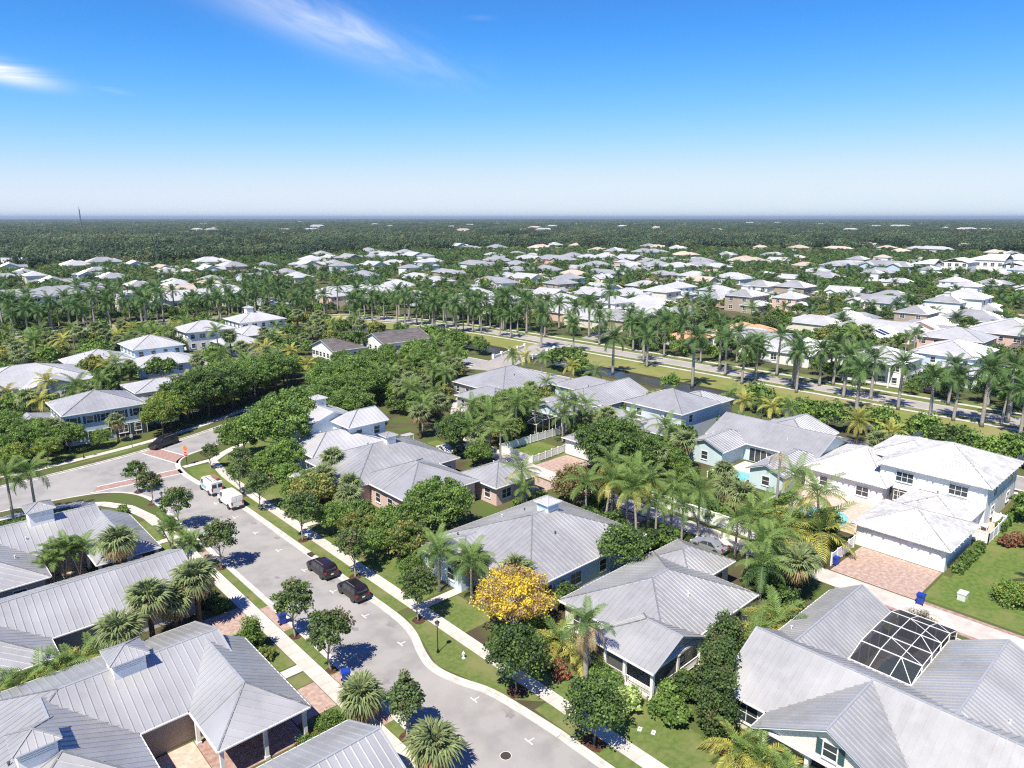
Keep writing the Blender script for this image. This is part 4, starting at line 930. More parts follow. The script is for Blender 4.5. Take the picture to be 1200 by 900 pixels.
coco_f = [frond_mesh(3.6, 0.1, 0.85, 30, 0.75, 0.085, 'frond', 4), frond_mesh(3.8, 0.1, 1.2, 30, 0.8, 0.085, 'frond', 5, 0.5), frond_mesh(3.4, 0.0, 1.3, 28, 0.75, 0.085, 'frond_yellow', 6, 0.7)]
queen_f = [frond_mesh(2.9, 0.15, 1.0, 30, 0.62, 0.075, 'frond', 7), frond_mesh(3.0, 0.15, 1.4, 30, 0.62, 0.075, 'frond', 8, 0.5), frond_mesh(2.8, 0.1, 1.6, 28, 0.6, 0.075, 'frond_royal', 9, 0.6)]
areca_f = [frond_mesh(2.3, 0.1, 0.9, 20, 0.5, 0.08, 'frond', 10), frond_mesh(2.4, 0.1, 1.2, 20, 0.5, 0.08, 'frond_yellow', 11), frond_mesh(2.2, 0.1, 1.3, 20, 0.5, 0.08, 'frond', 12)]
gold_f = [frond_mesh(2.6, 0.1, 1.0, 24, 0.6, 0.09, 'frond_yellow', 13), frond_mesh(2.6, 0.1, 1.3, 24, 0.6, 0.09, 'frond_yellow', 14, 0.5)]
date_f = [frond_mesh(3.1, 0.1, 0.7, 32, 0.5, 0.06, 'frond_yellow', 15, 0.15), frond_mesh(3.1, 0.1, 1.0, 32, 0.5, 0.06, 'frond', 16, 0.2), frond_mesh(2.9, 0.0, 1.1, 30, 0.5, 0.06, 'frond_yellow', 17, 0.3)]
fan_f = [fan_mesh(1.2, 1.0, 19, 'frond_fan', 1, 0.22), fan_mesh(1.25, 1.1, 19, 'frond_fan', 2, 0.4), fan_mesh(1.2, 1.05, 17, 'frond_fan', 3, 0.6), fan_mesh(1.0, 0.9, 15, 'frond_dry', 4, 0.7)]
dry_f = [frond_mesh(3.2, -0.3, 1.5, 20, 0.6, 0.08, 'frond_dry', 18, 0.9)]
ROYAL = [Palm('royal_palm', palm_trunk(h, 0.36, 0.26, 'palm_trunk', (lx, 0), swell=0.12), royal_f, feather_layout(nf, rg, lo_, 1.25), shaft_mesh(1.6, 0.24), False, (lx, 0, h + 1.2)) for h, nf, lo_, lx in ((8.0, 16, -.5, 0), (9.3, 21, -.8, .5), (10.6, 18, -.7, 0), (8.8, 24, -.95, -.4), (10.0, 14, -.4, .3))]
ROYAL_NEAR = Palm('royal_palm', palm_trunk(4.6, 0.26, 0.18, 'palm_trunk', swell=0.15), [frond_mesh(2.7, 0.2, 1.1, 34, 0.62, 0.075, 'frond', 21, 0.3), frond_mesh(2.8, 0.1, 1.7, 34, 0.62, 0.075, 'frond_royal', 22, 0.5), frond_mesh(2.6, 0.0, 1.8, 32, 0.6, 0.075, 'frond_dry', 23, 0.6)], feather_layout(13, rg, -0.7, 1.35), shaft_mesh(1.1, 0.16), True, (0, 0, 5.6))
COCO = [Palm('coconut_palm', palm_trunk(h, 0.19, 0.13, 'palm_trunk', (lx, ly)), coco_f, feather_layout(15, rg, -0.6, 1.2), shaft_mesh(0.4, 0.14), True, (lx, ly, h + 0.2)) for h, lx, ly in ((6.5, 0.9, 0.3), (7.5, -0.5, 0.6))]
QUEEN = [Palm('queen_palm', palm_trunk(h, 0.16, 0.12, 'palm_trunk'), queen_f, feather_layout(14, rg, -0.5, 1.2), shaft_mesh(0.7, 0.11), True, (0, 0, h + 0.5)) for h in (4.2, 5.4)]
QUEEN_FAR = [Palm('queen_palm', palm_trunk(h, 0.16, 0.12, 'palm_trunk'), queen_f, feather_layout(14, rg, -0.5, 1.2), None, False, (0, 0, h + 0.3)) for h in (4.6, 6.0)]
GOLD_FAR = [Palm('yellow_palm', palm_trunk(h, 0.18, 0.13, 'palm_trunk'), gold_f, feather_layout(14, rg, -0.6, 1.2), None, False, (0, 0, h + 0.3)) for h in (3.4, 4.6)]
DATE = Palm('date_palm', palm_trunk(4.2, 0.26, 0.24, 'palm_brown'), date_f, feather_layout(34, rg, -0.7, 1.3), None, False, (0, 0, 4.4))
SABAL = [Palm('fan_palm', palm_trunk(h, 0.24, 0.2, 'palm_brown', base=1.5), fan_f, feather_layout(30, rg, -0.95, 1.35), shaft_mesh(0.6, 0.3, 'palm_brown'), True, (0, 0, h + 0.1)) for h in (3.4, 4.3)]
SABAL_SHORT = Palm('fan_palm', palm_trunk(1.7, 0.34, 0.3, 'palm_brown', base=1.3), fan_f, feather_layout(30, rg, -0.6, 1.35), shaft_mesh(0.6, 0.34, 'palm_brown'), True, (0, 0, 1.8))
SABAL_FAR = [Palm('fan_palm', palm_trunk(h, 0.22, 0.2, 'palm_brown'), fan_f, feather_layout(28, rg, -0.95, 1.35), None, False, (0, 0, h + 0.1)) for h in (4.0, 5.2)]
def multi(name, fr_, stems, n, near, hs=(2.2, 3.4), spread=0.6, tm='palm_trunk', seed=0):
    q = random.Random(seed); tr = []; tips = []
    for i in range(stems):
        a = 6.28 * i / stems + q.uniform(-.4, .4); h = q.uniform(*hs); l = (spread * math.cos(a), spread * math.sin(a)); tr.append(palm_trunk(h, 0.07, 0.055, tm, l)); tips.append((l[0], l[1], h))
    return Palm(name, tr, fr_, feather_layout(n, np.random.default_rng(seed), -0.1, 1.25), shaft_mesh(0.35, 0.06), near, tips)
ARECA = multi('areca_palm', areca_f, 5, 6, True, seed=5); XMAS = multi('christmas_palm', [frond_mesh(1.6, .2, 1.1, 22, .45, .07, 'frond', 31), frond_mesh(1.7, .1, 1.5, 22, .45, .07, 'frond', 32)], 3, 9, True, (2.8, 3.6), 0.7, seed=6)
PYGMY = Palm('pygmy_palm', palm_trunk(1.3, 0.1, 0.08, 'palm_brown'), areca_f[:2] + gold_f[:1], feather_layout(12, rg, -0.4, 1.2), None, True, (0, 0, 1.3)); PYGMY.shaft = shaft_mesh(0.2, 0.08)

# -- broadleaf trees
STREET = Tree('street_tree', 'tree', [tree_meshes(6.4, 4.3, 40, 95, 0.22, ('leaf_street', 'leaf_oak'), 'bark_pale', s, 2.1, None, 'round', 0.22, 0.75, mixf=0.3) for s in (1, 2, 3)] + [tree_meshes(6.4, 3.8, 44, 95, 0.22, ('leaf_street',), 'bark_pale', 4, 1.8, None, 'cone', 0.27, 0.75)])
ROUND = Tree('street_tree', 'tree', [tree_meshes(6.0, 5.2, 62, 115, 0.2, ('leaf_dark', 'leaf_oak'), 'bark', s, 1.7, None, 'round', 0.25, 0.8, mixf=0.4) for s in (5, 6)])
OAK = Tree('oak_tree', 'tree', [tree_meshes(9.5, 11.5, 105, 150, 0.29, ('leaf_oak', 'leaf_bright'), 'bark', s, 2.6, None, 'round', 0.15, 1.1, mixf=0.35) for s in (7, 8, 9)])
OAKDARK = Tree('shade_tree', 'tree', [tree_meshes(9.5, 11.0, 100, 150, 0.29, ('leaf_oak', 'leaf_dark'), 'bark', s, 2.8, None, 'round', 0.155, 1.1, mixf=0.28) for s in (10, 11)])
LIME = Tree('shade_tree', 'tree', [tree_meshes(8.5, 9.5, 90, 140, 0.28, ('leaf_yellowgreen', 'leaf_bright'), 'bark', s, 2.4, None, 'round', 0.16, 1.0, mixf=0.4) for s in (12, 13)])
BRIGHT = Tree('broadleaf_tree', 'tree', [tree_meshes(6.5, 7.0, 72, 110, 0.26, ('leaf_bright', 'leaf_oak'), 'bark', s, 1.4, None, 'round', 0.18, 1.0, mixf=0.4) for s in (14, 15)])
OLIVE = Tree('broadleaf_tree', 'tree', [tree_meshes(6.5, 7.0, 66, 100, 0.26, ('leaf_olive', 'leaf_oak'), 'bark', s, 1.6, None, 'round', 0.18, 1.0, mixf=0.4) for s in (16, 17)])
COPPER = Tree('copper_leaf_tree', 'tree', [tree_meshes(6.2, 6.8, 70, 120, 0.22, ('leaf_copper', 'leaf_olive'), 'bark', 18, 1.3, None, 'round', 0.22, 1.0, mixf=0.3)])
GREY = Tree('bare_tree', 'tree', [tree_meshes(6.5, 7.0, 34, 90, 0.26, ('leaf_grey', 'leaf_olive'), 'bark_pale', 19, 1.6, None, 'round', 0.22, 1.0, mixf=0.3)])
YELLOW = Tree('yellow_flowering_tree', 'tree', [tree_meshes(7.2, 8.0, 90, 170, 0.17, ('flower_yellow', 'flower_spent'), 'bark_pale', 20, 1.9, None, 'round', 0.17, 1.1, mixf=0.36)])
COLUMN = Tree('evergreen_column', 'tree', [tree_meshes(7.0, 4.0, 64, 210, 0.2, ('leaf_evergreen', 'leaf_dark'), 'bark', s, 0.3, 3.4, 'column', 0.36, 0.8, mixf=0.4) for s in (21, 22)])
CONE = Tree('clipped_cone_shrub', 'shrub', [tree_meshes(3.4, 2.2, 46, 130, 0.12, ('leaf_hedge', 'leaf_oak'), 'bark', 23, 0.1, 1.65, 'column', 0.38, 0.6, mixf=0.3)])
def shrub(w, h, n, per, size, mats, seed, mixf=0.5, cr=0.32): return tree_meshes(h, w, n, per, size, mats, 'bark', seed, 0.05, h * 0.5, 'round', cr, 0.6, mixf=mixf)
BALL = Tree('clipped_round_shrub', 'shrub', [shrub(2.3, 1.7, 60, 90, 0.11, ('leaf_hedge', 'leaf_oak'), 24, 0.3, 0.26)])
BUSH = Tree('green_bush', 'shrub', [shrub(2.4, 1.8, 26, 90, 0.2, ('leaf_oak', 'leaf_bright'), s) for s in (25, 26)] + [shrub(2.2, 1.5, 24, 90, 0.2, ('leaf_hedge', 'leaf_olive'), 27)])
DARKBUSH = Tree('dark_bush', 'shrub', [shrub(2.6, 2.4, 28, 90, 0.22, ('leaf_dark', 'leaf_oak'), 28)])
REDBUSH = Tree('red_leaf_shrub', 'shrub', [shrub(1.7, 1.2, 20, 80, 0.18, ('leaf_red', 'leaf_copper'), 29)])
CREAM = Tree('variegated_shrub', 'shrub', [shrub(2.3, 2.0, 26, 100, 0.18, ('leaf_cream', 'leaf_bright'), 30, 0.35)])
FLOWERS = Tree('orange_flower_bush', 'shrub', [shrub(1.3, 0.8, 16, 80, 0.11, ('flower_orange', 'leaf_hedge'), 31)])
YELLBUSH = Tree('yellow_flower_bush', 'shrub', [shrub(3.8, 2.3, 34, 120, 0.18, ('leaf_bright', 'leaf_yellowgreen'), 32)])
# lighter versions for the far field
FARV = {}
for k, (mats, sd) in dict(oak=(('leaf_oak', 'leaf_dark'), 41), bright=(('leaf_bright', 'leaf_oak'), 42), olive=(('leaf_olive', 'leaf_oak'), 43), dark=(('leaf_dark', 'leaf_far'), 44), grey=(('leaf_grey', 'leaf_olive'), 45), gold=(('flower_yellow', 'leaf_olive'), 46)).items():
    FARV[k] = [tree_meshes(8.0, 8.5, 26, 60, 0.62, mats, 'bark', sd + 100 * j, 1.5, None, 'round', 0.26, 1.0, mixf=0.4) for j in (0, 1)]
FAR = {k: Tree('broadleaf_tree' if k != 'gold' else 'yellow_flowering_tree', 'tree', v) for k, v in FARV.items()}

def hedge(a, b, w, h, label, m=('leaf_hedge', 'leaf_oak'), dens=55, size=0.16, group=None, seed=0, name='hedge'):
    a = Vector(a); b = Vector(b); L = (b - a).length; rng = np.random.default_rng(seed + int(L * 10)); t = thing(name, label, 'hedge', ((a.x + b.x) / 2, (a.y + b.y) / 2, 0), math.atan2((b - a).y, (b - a).x), group)
    n = int((L * w + 2 * (L + w) * h) * dens); V = []
    top = int(n * L * w / (L * w + 2 * (L + w) * h)); P_ = np.zeros((n, 3)); Nn = np.zeros((n, 3))
    P_[:top] = np.stack([rng.uniform(-L / 2, L / 2, top), rng.uniform(-w / 2, w / 2, top), np.full(top, h)], 1); Nn[:top] = (0, 0, 1); k = n - top
    f = rng.random(k); long_ = f < L / (L + w); sg = np.where(rng.random(k) < 0.5, -1.0, 1.0)
    P_[top:, 0] = np.where(long_, rng.uniform(-L / 2, L / 2, k), sg * L / 2); P_[top:, 1] = np.where(long_, sg * w / 2, rng.uniform(-w / 2, w / 2, k)); P_[top:, 2] = rng.uniform(0.05, h, k)
    Nn[top:, 0] = np.where(long_, 0, sg); Nn[top:, 1] = np.where(long_, sg, 0)
    P_ += rng.normal(0, 0.05, P_.shape) + Nn * (0.10 * np.sin(P_[:, :1] * 2.3) + 0.08 * np.sin(P_[:, :1] * 5.1 + 1))
    nor = Nn + rng.normal(0, 0.55, Nn.shape) + np.array([0, 0, .2]); nor /= np.linalg.norm(nor, axis=1)[:, None]
    tt = np.cross(nor, rng.normal(0, 1, nor.shape)); tt /= np.linalg.norm(tt, axis=1)[:, None]; bb = np.cross(nor, tt); s = size * rng.uniform(0.6, 1.4, (n, 1))
    V = np.stack([P_ - tt * s, P_ + bb * s * 0.6, P_ + tt * s, P_ - bb * s * 0.6], 1).reshape(-1, 3)
    ob('foliage', quads_mesh('foliage', V, m, (rng.random(n) < 0.3).astype(int)), t)
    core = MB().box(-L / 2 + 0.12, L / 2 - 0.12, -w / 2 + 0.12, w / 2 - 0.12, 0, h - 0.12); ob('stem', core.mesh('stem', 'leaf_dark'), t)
    EXCL.append((min(a.x, b.x) - .3, max(a.x, b.x) + .3, min(a.y, b.y) - .3, max(a.y, b.y) + .3)); return t

# ---------- planting by the street
def mulch(x, y, r=0.8): struct('mulch_bed', MB().add(disc(x, y, r, 0.011, int(x * 10)), [tuple(range(12))]).mesh('mulch_bed', 'mulch'))
GW = 'young trees in the verge beside the blue bins'; GE = 'trees in the verge beside the parked cars'
WL = ['young street tree by the brick crossing and curved sidewalk', 'young street tree beside the black lamp near the low curved hedge', 'young street tree by the car porch of the corner house', 'young street tree beside the slender palms, shading the roadway', 'young street tree in front of the clipped conical shrub', 'young street tree just behind the blue bin near the short fan palm', 'narrow conical street tree between the two short fan palms']
for wi, (x, y, s, v) in enumerate(((27.25, 117.6 - 3.5, .82, 0), (27.3, 107.5, .85, 1), (27.2, 96.0, .98, 2), (27.25, 81.0, 1.0, 0), (27.2, 61.6, 1.0, 1), (27.15, 54.2, 1.02, 2), (27.35, 42.2, .98, 3))):
    STREET.put(x, y, WL[wi], GW, s, v=v, sz=0.98); mulch(x + 0.0, y, 0.62)
for (x, y, s) in ((38.0, 81.4, 1.1), (37.95, 68.2, 0.98), (38.0, 55.6, .96)): STREET.put(x, y, 'upright dark street tree in the grass strip beside the two black cars', 'trees beside the black cars', s, v=2); mulch(x, y, 0.7)
for (x, y, s) in ((37.75, 40.3, 1.06), (37.9, 31.4, 0.95)): ROUND.put(x, y, 'low round-crowned street tree between the curving kerb and the sidewalk', 'round trees along the curved kerb', s); mulch(x, y, 1.0)
for (x, y, s) in ((38.1, 94.6, .95), (38.3, 102.5, .9), (39.3, 117.0, .7), (41.3, 109, .85)): STREET.put(x, y, 'leafy street tree on the verge beside the white vans', 'trees beside the white vans', s, v=0)
YELLOW.put(43.6, 47.0, 'broad tree covered in golden yellow blossom beside the sidewalk')
ROYAL_NEAR.put(43.4, 37.2, 'feather palm with pale trunk and browning fronds in front of the screened porch', None, 1.0)
for fi, (x, y, s) in enumerate(((20.9, 70.2, 1.08), (18.5, 70.0, .95), (16.2, 69.4, 1.05), (13.0, 67.2, 1.0))): SABAL[0 if s < 1.01 else 1].put(x, y, 'fan palm, %s from the sidewalk in the row beside the paver drive' % ('first', 'second', 'third', 'fourth')[fi], 'row of fan palms by the paver drive', s * 1.08)
SABAL_SHORT.put(25.9 - 1.0 + 0.9, 46.6, 'short stout fan palm beside the sidewalk and the blue bin', None, 1.05)
SABAL_SHORT.put(26.9, 37.8, 'bushy fan palm at the kerb below the bare pavement corner', None, 1.1)
SABAL[1].put(17.4, 84.6, 'single fan palm in the court of the corner house', None, 1.15)
XMAS.put(12.9, 90.6, 'cluster of slender palms in the brick court', 'slender palms in the court', 1.15); XMAS.put(14.2, 89.6, 'cluster of slender palms in the brick court', 'slender palms in the court', 1.15); XMAS.put(11.6, 89.8, 'cluster of slender palms in the brick court', 'slender palms in the court', 1.0)
XMAS.put(24.1, 88.2, 'trio of slender palms at the sidewalk between two driveways', 'slender palms by the sidewalk', 1.15); XMAS.put(24.3, 82.8, 'trio of slender palms at the sidewalk between two driveways', 'slender palms by the sidewalk', 1.1)
for (x, y) in ((6.5, 67.2), (7.9, 67.6), (9.3, 67.5), (10.8, 67.4), (4.9, 66.9), (3.3, 66.8)): PYGMY.put(x, y, 'small feathery palm in the side bed between two metal roofs', 'small palms between the roofs', 1.35)
CONE.put(22.9, 61.9, 'clipped conical shrub beside the sidewalk', None, 1.1)
for (x, y, s) in ((23.0, 46.6, 1.08), (20.6, 45.4, 1.05), (18.6, 44.6, .9)): BALL.put(x, y, 'clipped round green shrub by the columns of the car porch', 'clipped round shrubs by the car porch', s)
for i in range(7): FLOWERS.put(19.2 + i * 0.52, 45.9 + 0.12 * i, 'low orange flowering bush between the clipped round shrubs', 'orange flower bed', 1.0 + 0.15 * (i % 2))
for (x, y) in ((21.9, 63.4), (20.4, 64.2), (23.4, 60.0), (22.8, 63.6), (23.6, 71.6), (22.9, 73.2), (23.4, 75.0), (24.0, 78.5), (23.2, 79.8)): BUSH.put(x, y, 'leafy green bush in a bed beside the west sidewalk', 'bushes beside the west sidewalk', .75)
for (x, y, s) in ((17.5, 68.9, .5), (9.8, 64.6, .55)): BALL.put(x, y, 'small clipped shrub at the edge of the paver drive', 'small clipped shrubs', s)
hedge((8.5, 107.9), (13.5, 107.6), 3.6, 1.9, 'tall clipped bright green hedge block behind the corner house', dens=60, size=0.13, seed=1); hedge((-2, 108.2), (7.2, 108.2), 2.4, 1.5, 'long clipped hedge beside the cross street palms', dens=50, size=0.14, seed=2)
hedge((22.3, 103.2), (23.5, 108.0), 1.0, 0.8, 'low curved hedge inside the corner sidewalk', seed=3)
for (x, y, s) in ((8.0, 114.0, 1.1), (11.2, 113.2, 1.0), (13.8, 112.6, 1.05)): QUEEN[1].put(x, y, 'arching palm with drooping yellowing skirt by the cross street', 'palms by the cross street', s * 1.15)
# --- front gardens on the east side
for (x, y, s, tt) in ((52.0, 70.6, .82, OAK), (45.9, 71.4, .58, OAK)): tt.put(x, y, 'spreading bright green oak between the pink house and the blue glass cupola house', 'oaks by the pink house', s)
OLIVE.put(44.4, 66.4, 'olive and bronze leaved tree beside the sidewalk', None, .85)
for (x, y, s) in ((43.2, 58.9, 1.0), (44.2, 54.4, 1.05), (44.6, 60.9, .9)): QUEEN[0].put(x, y, 'slender palm with crossed trunk by the front path', 'slender palms by the front path', s)
for (x, y, s) in ((46.0, 56.6, 1.0), (47.6, 51.0, 1.05), (46.4, 91.2, 1.05), (48.2, 86.6, .95), (45.6, 82.6, 1.0)): SABAL[0].put(x, y, 'fan palm against a metal roof edge', 'fan palms against the house fronts', s)
for (x, y, s) in ((43.0, 88.0, .95), (41.8, 80.2, .7), (42.4, 74.8, .75)): (OLIVE if s > .72 else BRIGHT).put(x, y, 'small bushy tree in the front garden of the pink house', 'small front garden trees', s)
for (x, y, s, l) in ((49.5, 113.0, 1.12, 'huge rounded oak overhanging the low wing of the cupola house'), (56.5, 121.5, 1.1, 'big oak behind the tall cupola roof by the cross street'), (45.6, 118.0, .8, 'smaller oak at the footpath by the corner lawn')): OAK.put(x, y, l, 'huge corner oaks', s)
for (x, y, s) in ((43.5, 104.5, .8), (44.5, 99.0, .7), (47.2, 105.6, .95), (46.2, 94.2, .7), (42.6, 92.0, .7), (44.2, 78.4, .75), (42.0, 70.6, .62), (42.2, 62.6, .5)): BRIGHT.put(x, y, 'dense bright green tree on the front lawns beside the east sidewalk', 'trees on the east front lawns', s)
SABAL[1].put(50.6, 96.0, 'fan palm at the low porch roof', None, 1.0)
DARKBUSH.put(51.2, 46.7, 'dark green bush between the yellow tree and the pale blue wall', None, 1.15)
ROUND.put(60.4, 46.5, 'dense dark green tree squeezed between two metal roofs', None, 1.12, v=1)
COLUMN.put(52.9, 28.9, 'tall dense evergreen column beside the cream house corner', None, .92); COLUMN.put(49.0, 27.3, 'broad evergreen column mass in front of the cream house wall', 'evergreen columns', 1.0, sz=.98); COLUMN.put(46.0, 25.3, 'broad evergreen column mass in front of the cream house wall', 'evergreen columns', .86)
for (x, y, s) in ((44.6, 28.4, 1.1), (46.9, 30.4, 1.0), (49.4, 30.5, .9), (46.5, 33.4, .0)):
    if s: BUSH.put(x, y, 'rounded green bush below the porch railing', 'bushes below the porch railing', s)
CREAM.put(43.2, 32.0, 'cream variegated shrub by the porch steps', None, 1.05); DARKBUSH.put(47.8, 29.6, 'tangled grey green bush beside the porch corner', None, 1.0)
for (x, y, s) in ((42.6, 40.0, 1.0), (42.0, 38.8, .9), (43.2, 41.4, 1.1), (41.8, 41.2, .8)): REDBUSH.put(x, y, 'low reddish brown shrub under the palm by the sidewalk', 'reddish shrubs under the palm', s)
PYGMY.put(44.4, 41.4, 'fresh green feathery palm shrub under the yellow tree', 'palm shrubs by the screened porch', 1.3); PYGMY.put(44.9, 38.9, 'fresh green feathery palm shrub under the yellow tree', 'palm shrubs by the screened porch', 1.2)
for (x, y, s) in ((44.6, 36.4, .9), (44.4, 35.0, .8), (44.9, 43.0, 1.0), (46.0, 45.4, 1.1), (44.6, 30.0, .8)): BUSH.put(x, y, 'dark leafy bush close against the screened porch', 'bushes against the screened porch', s)
for (x, y, s) in ((44.3, 22.4, 1.0), (44.1, 20.6, 1.0), (43.2, 17.9, 1.0), (45.0, 18.9, .9)): PYGMY.put(x, y, 'spiky palm shrub in front of the gabled cream porch', 'palm shrubs in front of the gabled porch', s * 1.2)
for (x, y, s) in ((44.6, 24.0, .8), (43.2, 21.4, .8), (42.6, 19.2, .8), (44.0, 16.6, .8)): (REDBUSH if s < .81 and y > 20 else BUSH).put(x, y, 'low bronze and green shrub in the bed before the gabled porch', 'bed before the gabled porch', s)
for (x, y, s) in ((59.5, 29.0, 1.2), (62.2, 28.6, 1.3), (57.0, 28.4, 1.1), (55.6, 30.0, 1.2)): PYGMY.put(x, y, 'yellow green palm shrub between the cream house and the porch house', 'palm shrubs between the two near houses', s * 1.15)
YELLBUSH.put(87.6, 14.4, 'rounded yellow flowering bush on the clipped lawn', None, 1.0); QUEEN[0].put(92.6, 12.5, 'palm on the lawn beside the yellow flowering bush', None, 1.0); GREY.put(73.6, 19.2, 'small bare twiggy tree behind the pool screen', None, .42)
hedge((90.6, 20.6), (100.0, 20.6), 0.9, 1.1, 'clipped box hedge along the side of the tile roofed garage', seed=5); hedge((107.5, 20.5), (124.0, 20.5), 0.9, 1.1, 'clipped box hedge along the two storey tile roofed house', seed=6)
for (x, y, s) in ((103.5, 18.6, 1.2), (106.4, 18.2, 1.0), (104.8, 16.8, 1.1)): REDBUSH.put(x, y, 'dark red shrub outside the white terrace wall', 'red shrubs by the terrace wall', s)
# --- back gardens and alley
COPPER.put(72.0, 64.6, 'rounded tree with coppery new leaves beside the paver drive', None, 1.0)
for (x, y, s) in ((85.5, 69.5, 1.02), (88.5, 66.0, .8)): OAKDARK.put(x, y, 'dense dark green tree crowding the garage of the slate blue house', 'dark trees by the garage', s)
BACK = [(70.2, 57.4), (71.8, 55.0), (73.0, 58.6), (74.2, 53.2), (72.6, 50.8), (75.0, 56.0), (70.8, 52.6), (75.2, 50.2), (69.6, 60.4), (75.5, 60.2), (73.8, 47.6), (75.6, 46.4)]
for i, (x, y) in enumerate(BACK): (QUEEN[i % 2] if i % 3 else COCO[i % 2]).put(x, y, 'tall palm in the thicket behind the cupola house', 'palm thicket by the alley', .95 + .1 * (i % 3))
for (x, y, s) in ((68.6, 59.0, 1.2), (69.5, 55.5, 1.3), (73.0, 61.5, 1.0), (71.5, 48.2, 1.2), (74.6, 62.2, 1.1), (69.4, 48.8, 1.1)): DARKBUSH.put(x, y, 'dark bush under the palm thicket', 'dark bushes under the palm thicket', s)
for (x, y, s, tt) in ((68.6, 33.8, 1.1, QUEEN[1]), (71.6, 34.4, 1.15, QUEEN[0]), (73.2, 31.4, 1.05, SABAL[0]), (70.0, 30.6, 1.0, SABAL[1]), (66.2, 32.6, 1.1, QUEEN[0]), (72.4, 37.6, 1.2, QUEEN[1]), (74.6, 35.6, 1.1, QUEEN[0]), (75.0, 40.6, 1.0, QUEEN[0])): tt.put(x, y, 'palm in the side garden between the alley and the porch house', 'side garden palms by the alley', s)
for (x, y, s) in ((67.4, 30.2, 1.2), (64.8, 29.4, 1.0), (69.8, 32.6, 1.3), (72.2, 33.0, 1.1), (65.0, 34.4, .9), (74.4, 32.0, 1.0), (71.0, 36.0, 1.0)): (DARKBUSH if s > 1.05 else BUSH).put(x, y, 'bush filling the side garden between the alley and the porch house', 'side garden bushes by the alley', s)
COCO[0].put(86.0, 35.2, 'leaning coconut palm with yellowing fronds beside the white garden wall', None, 1.05, rz=2.6); COCO[1].put(89.0, 40.6, 'upright coconut palm on the pool lawn', None, .95)
t = thing('dying_palm', 'dying palm with bare grey trunk and a few brown hanging fronds', 'palm', (93.5, 44.8, 0)); ob('trunk', palm_trunk(8.2, 0.2, 0.16, 'palm_trunk'), t)
c = ob('crown', shaft_mesh(0.5, 0.15, 'palm_brown'), t, (0, 0, 8.3))
for az in (0.4, 1.7, 2.9, 4.0, 5.3): ob('frond', dry_f[0], c, rot=(0, 0.15, az), scl=0.8)
for (x, y, s) in ((83.8, 38.6, 1.0), (85.4, 42.0, .9), (84.0, 45.6, 1.2), (88.2, 44.0, 1.1), (91.4, 36.6, 1.3), (87.2, 33.6, 1.0), (82.8, 48.5, 1.2), (82.6, 52.0, 1.1), (82.8, 55.4, 1.2), (90.6, 46.6, 1.0)): (BUSH if s < 1.15 else DARKBUSH).put(x, y, 'bush behind the white alley wall of the aqua house garden', 'bushes behind the white alley wall', s)
for (x, y, s) in ((84.2, 47.4, 1.0), (82.4, 44.2, 1.1), (89.6, 51.2, 1.0)): SABAL[1].put(x, y, 'fan palm on the aqua house lawn', 'fan palms on the aqua house lawn', s)
for (x, y, s) in ((82.6, 41.0, 1.2), (81.9, 37.6, 1.25), (84.0, 34.4, 1.3)): PYGMY.put(x, y, 'golden palm shrub behind the white alley wall', 'golden palm shrubs by the alley wall', s * 1.7)
hedge((91.5, 45.0), (98.5, 44.6), 1.0, 1.3, 'clipped hedge between the two pools', seed=7); hedge((97.0, 53.2), (97.0, 58.0), 1.0, 1.3, 'clipped hedge beside the turquoise pool', seed=8); hedge((91.6, 35.2), (91.6, 44.0), .9, 1.0, 'low hedge along the rounded pool', seed=9)
for (x, y, s) in ((93, 62, 1.0), (96, 66, .9), (91, 58.5, .8), (98.6, 69.5, .8)): BRIGHT.put(x, y, 'leafy tree in the garden beside the aqua house', 'trees in the aqua house garden', s * .75)
for (x, y, s) in ((92.5, 70.5, 1.2), (96.4, 62.6, 1.1), (90, 63.5, 1.0)): SABAL[1].put(x, y, 'tall fan palm rising among the trees by the slate blue house', 'fan palms by the slate blue house', s)
for (x, y, s) in ((94.6, 88.0, 1.2), (96.2, 87.0, 1.15), (92.4, 93.6, 1.0)): QUEEN[1].put(x, y, 'palm with reddish trunk boots beside the screened lanai', 'palms beside the screened lanai', s)
for (x, y, s) in ((94.4, 86.4, 1.3), (97.0, 86.0, 1.0)): REDBUSH.put(x, y, 'bright red bougainvillea bush by the lanai palms', 'red bushes by the lanai', s)
for (x, y, s, tt) in ((83.2, 92.0, .95, OLIVE), (86.0, 97.0, .9, OLIVE), (74.5, 93.6, .85, OAKDARK), (76.4, 99.0, .7, COPPER), (92.6, 98.4, .8, BRIGHT), (95.0, 103.0, .75, OAK), (88.8, 103.8, .7, OAK), (72.8, 87.0, .7, BRIGHT)): tt.put(x, y, 'mixed tree crowding the middle of the alley gardens', 'trees in the alley gardens', s)
for i, (x, y) in enumerate(((74.4, 88.6), (75.6, 84.8), (82.2, 95.0), (84.6, 101.0), (90.2, 96.2), (87.6, 93.8), (91.0, 100.6), (81.6, 99.4), (73.8, 90.2), (75.0, 107.0), (78.0, 110.4))): (QUEEN[i % 2] if i % 3 else SABAL[1]).put(x, y, 'palm among the trees of the alley gardens', 'palms in the alley gardens', 1.05 + .08 * (i % 3))
for (x, y, s, tt) in ((66.8, 69.2, 1.05, COCO[0]), (65.4, 68.4, .95, QUEEN[0])): tt.put(x, y, 'arching palm beside the pink garage', 'palms beside the pink garage', s * .8)
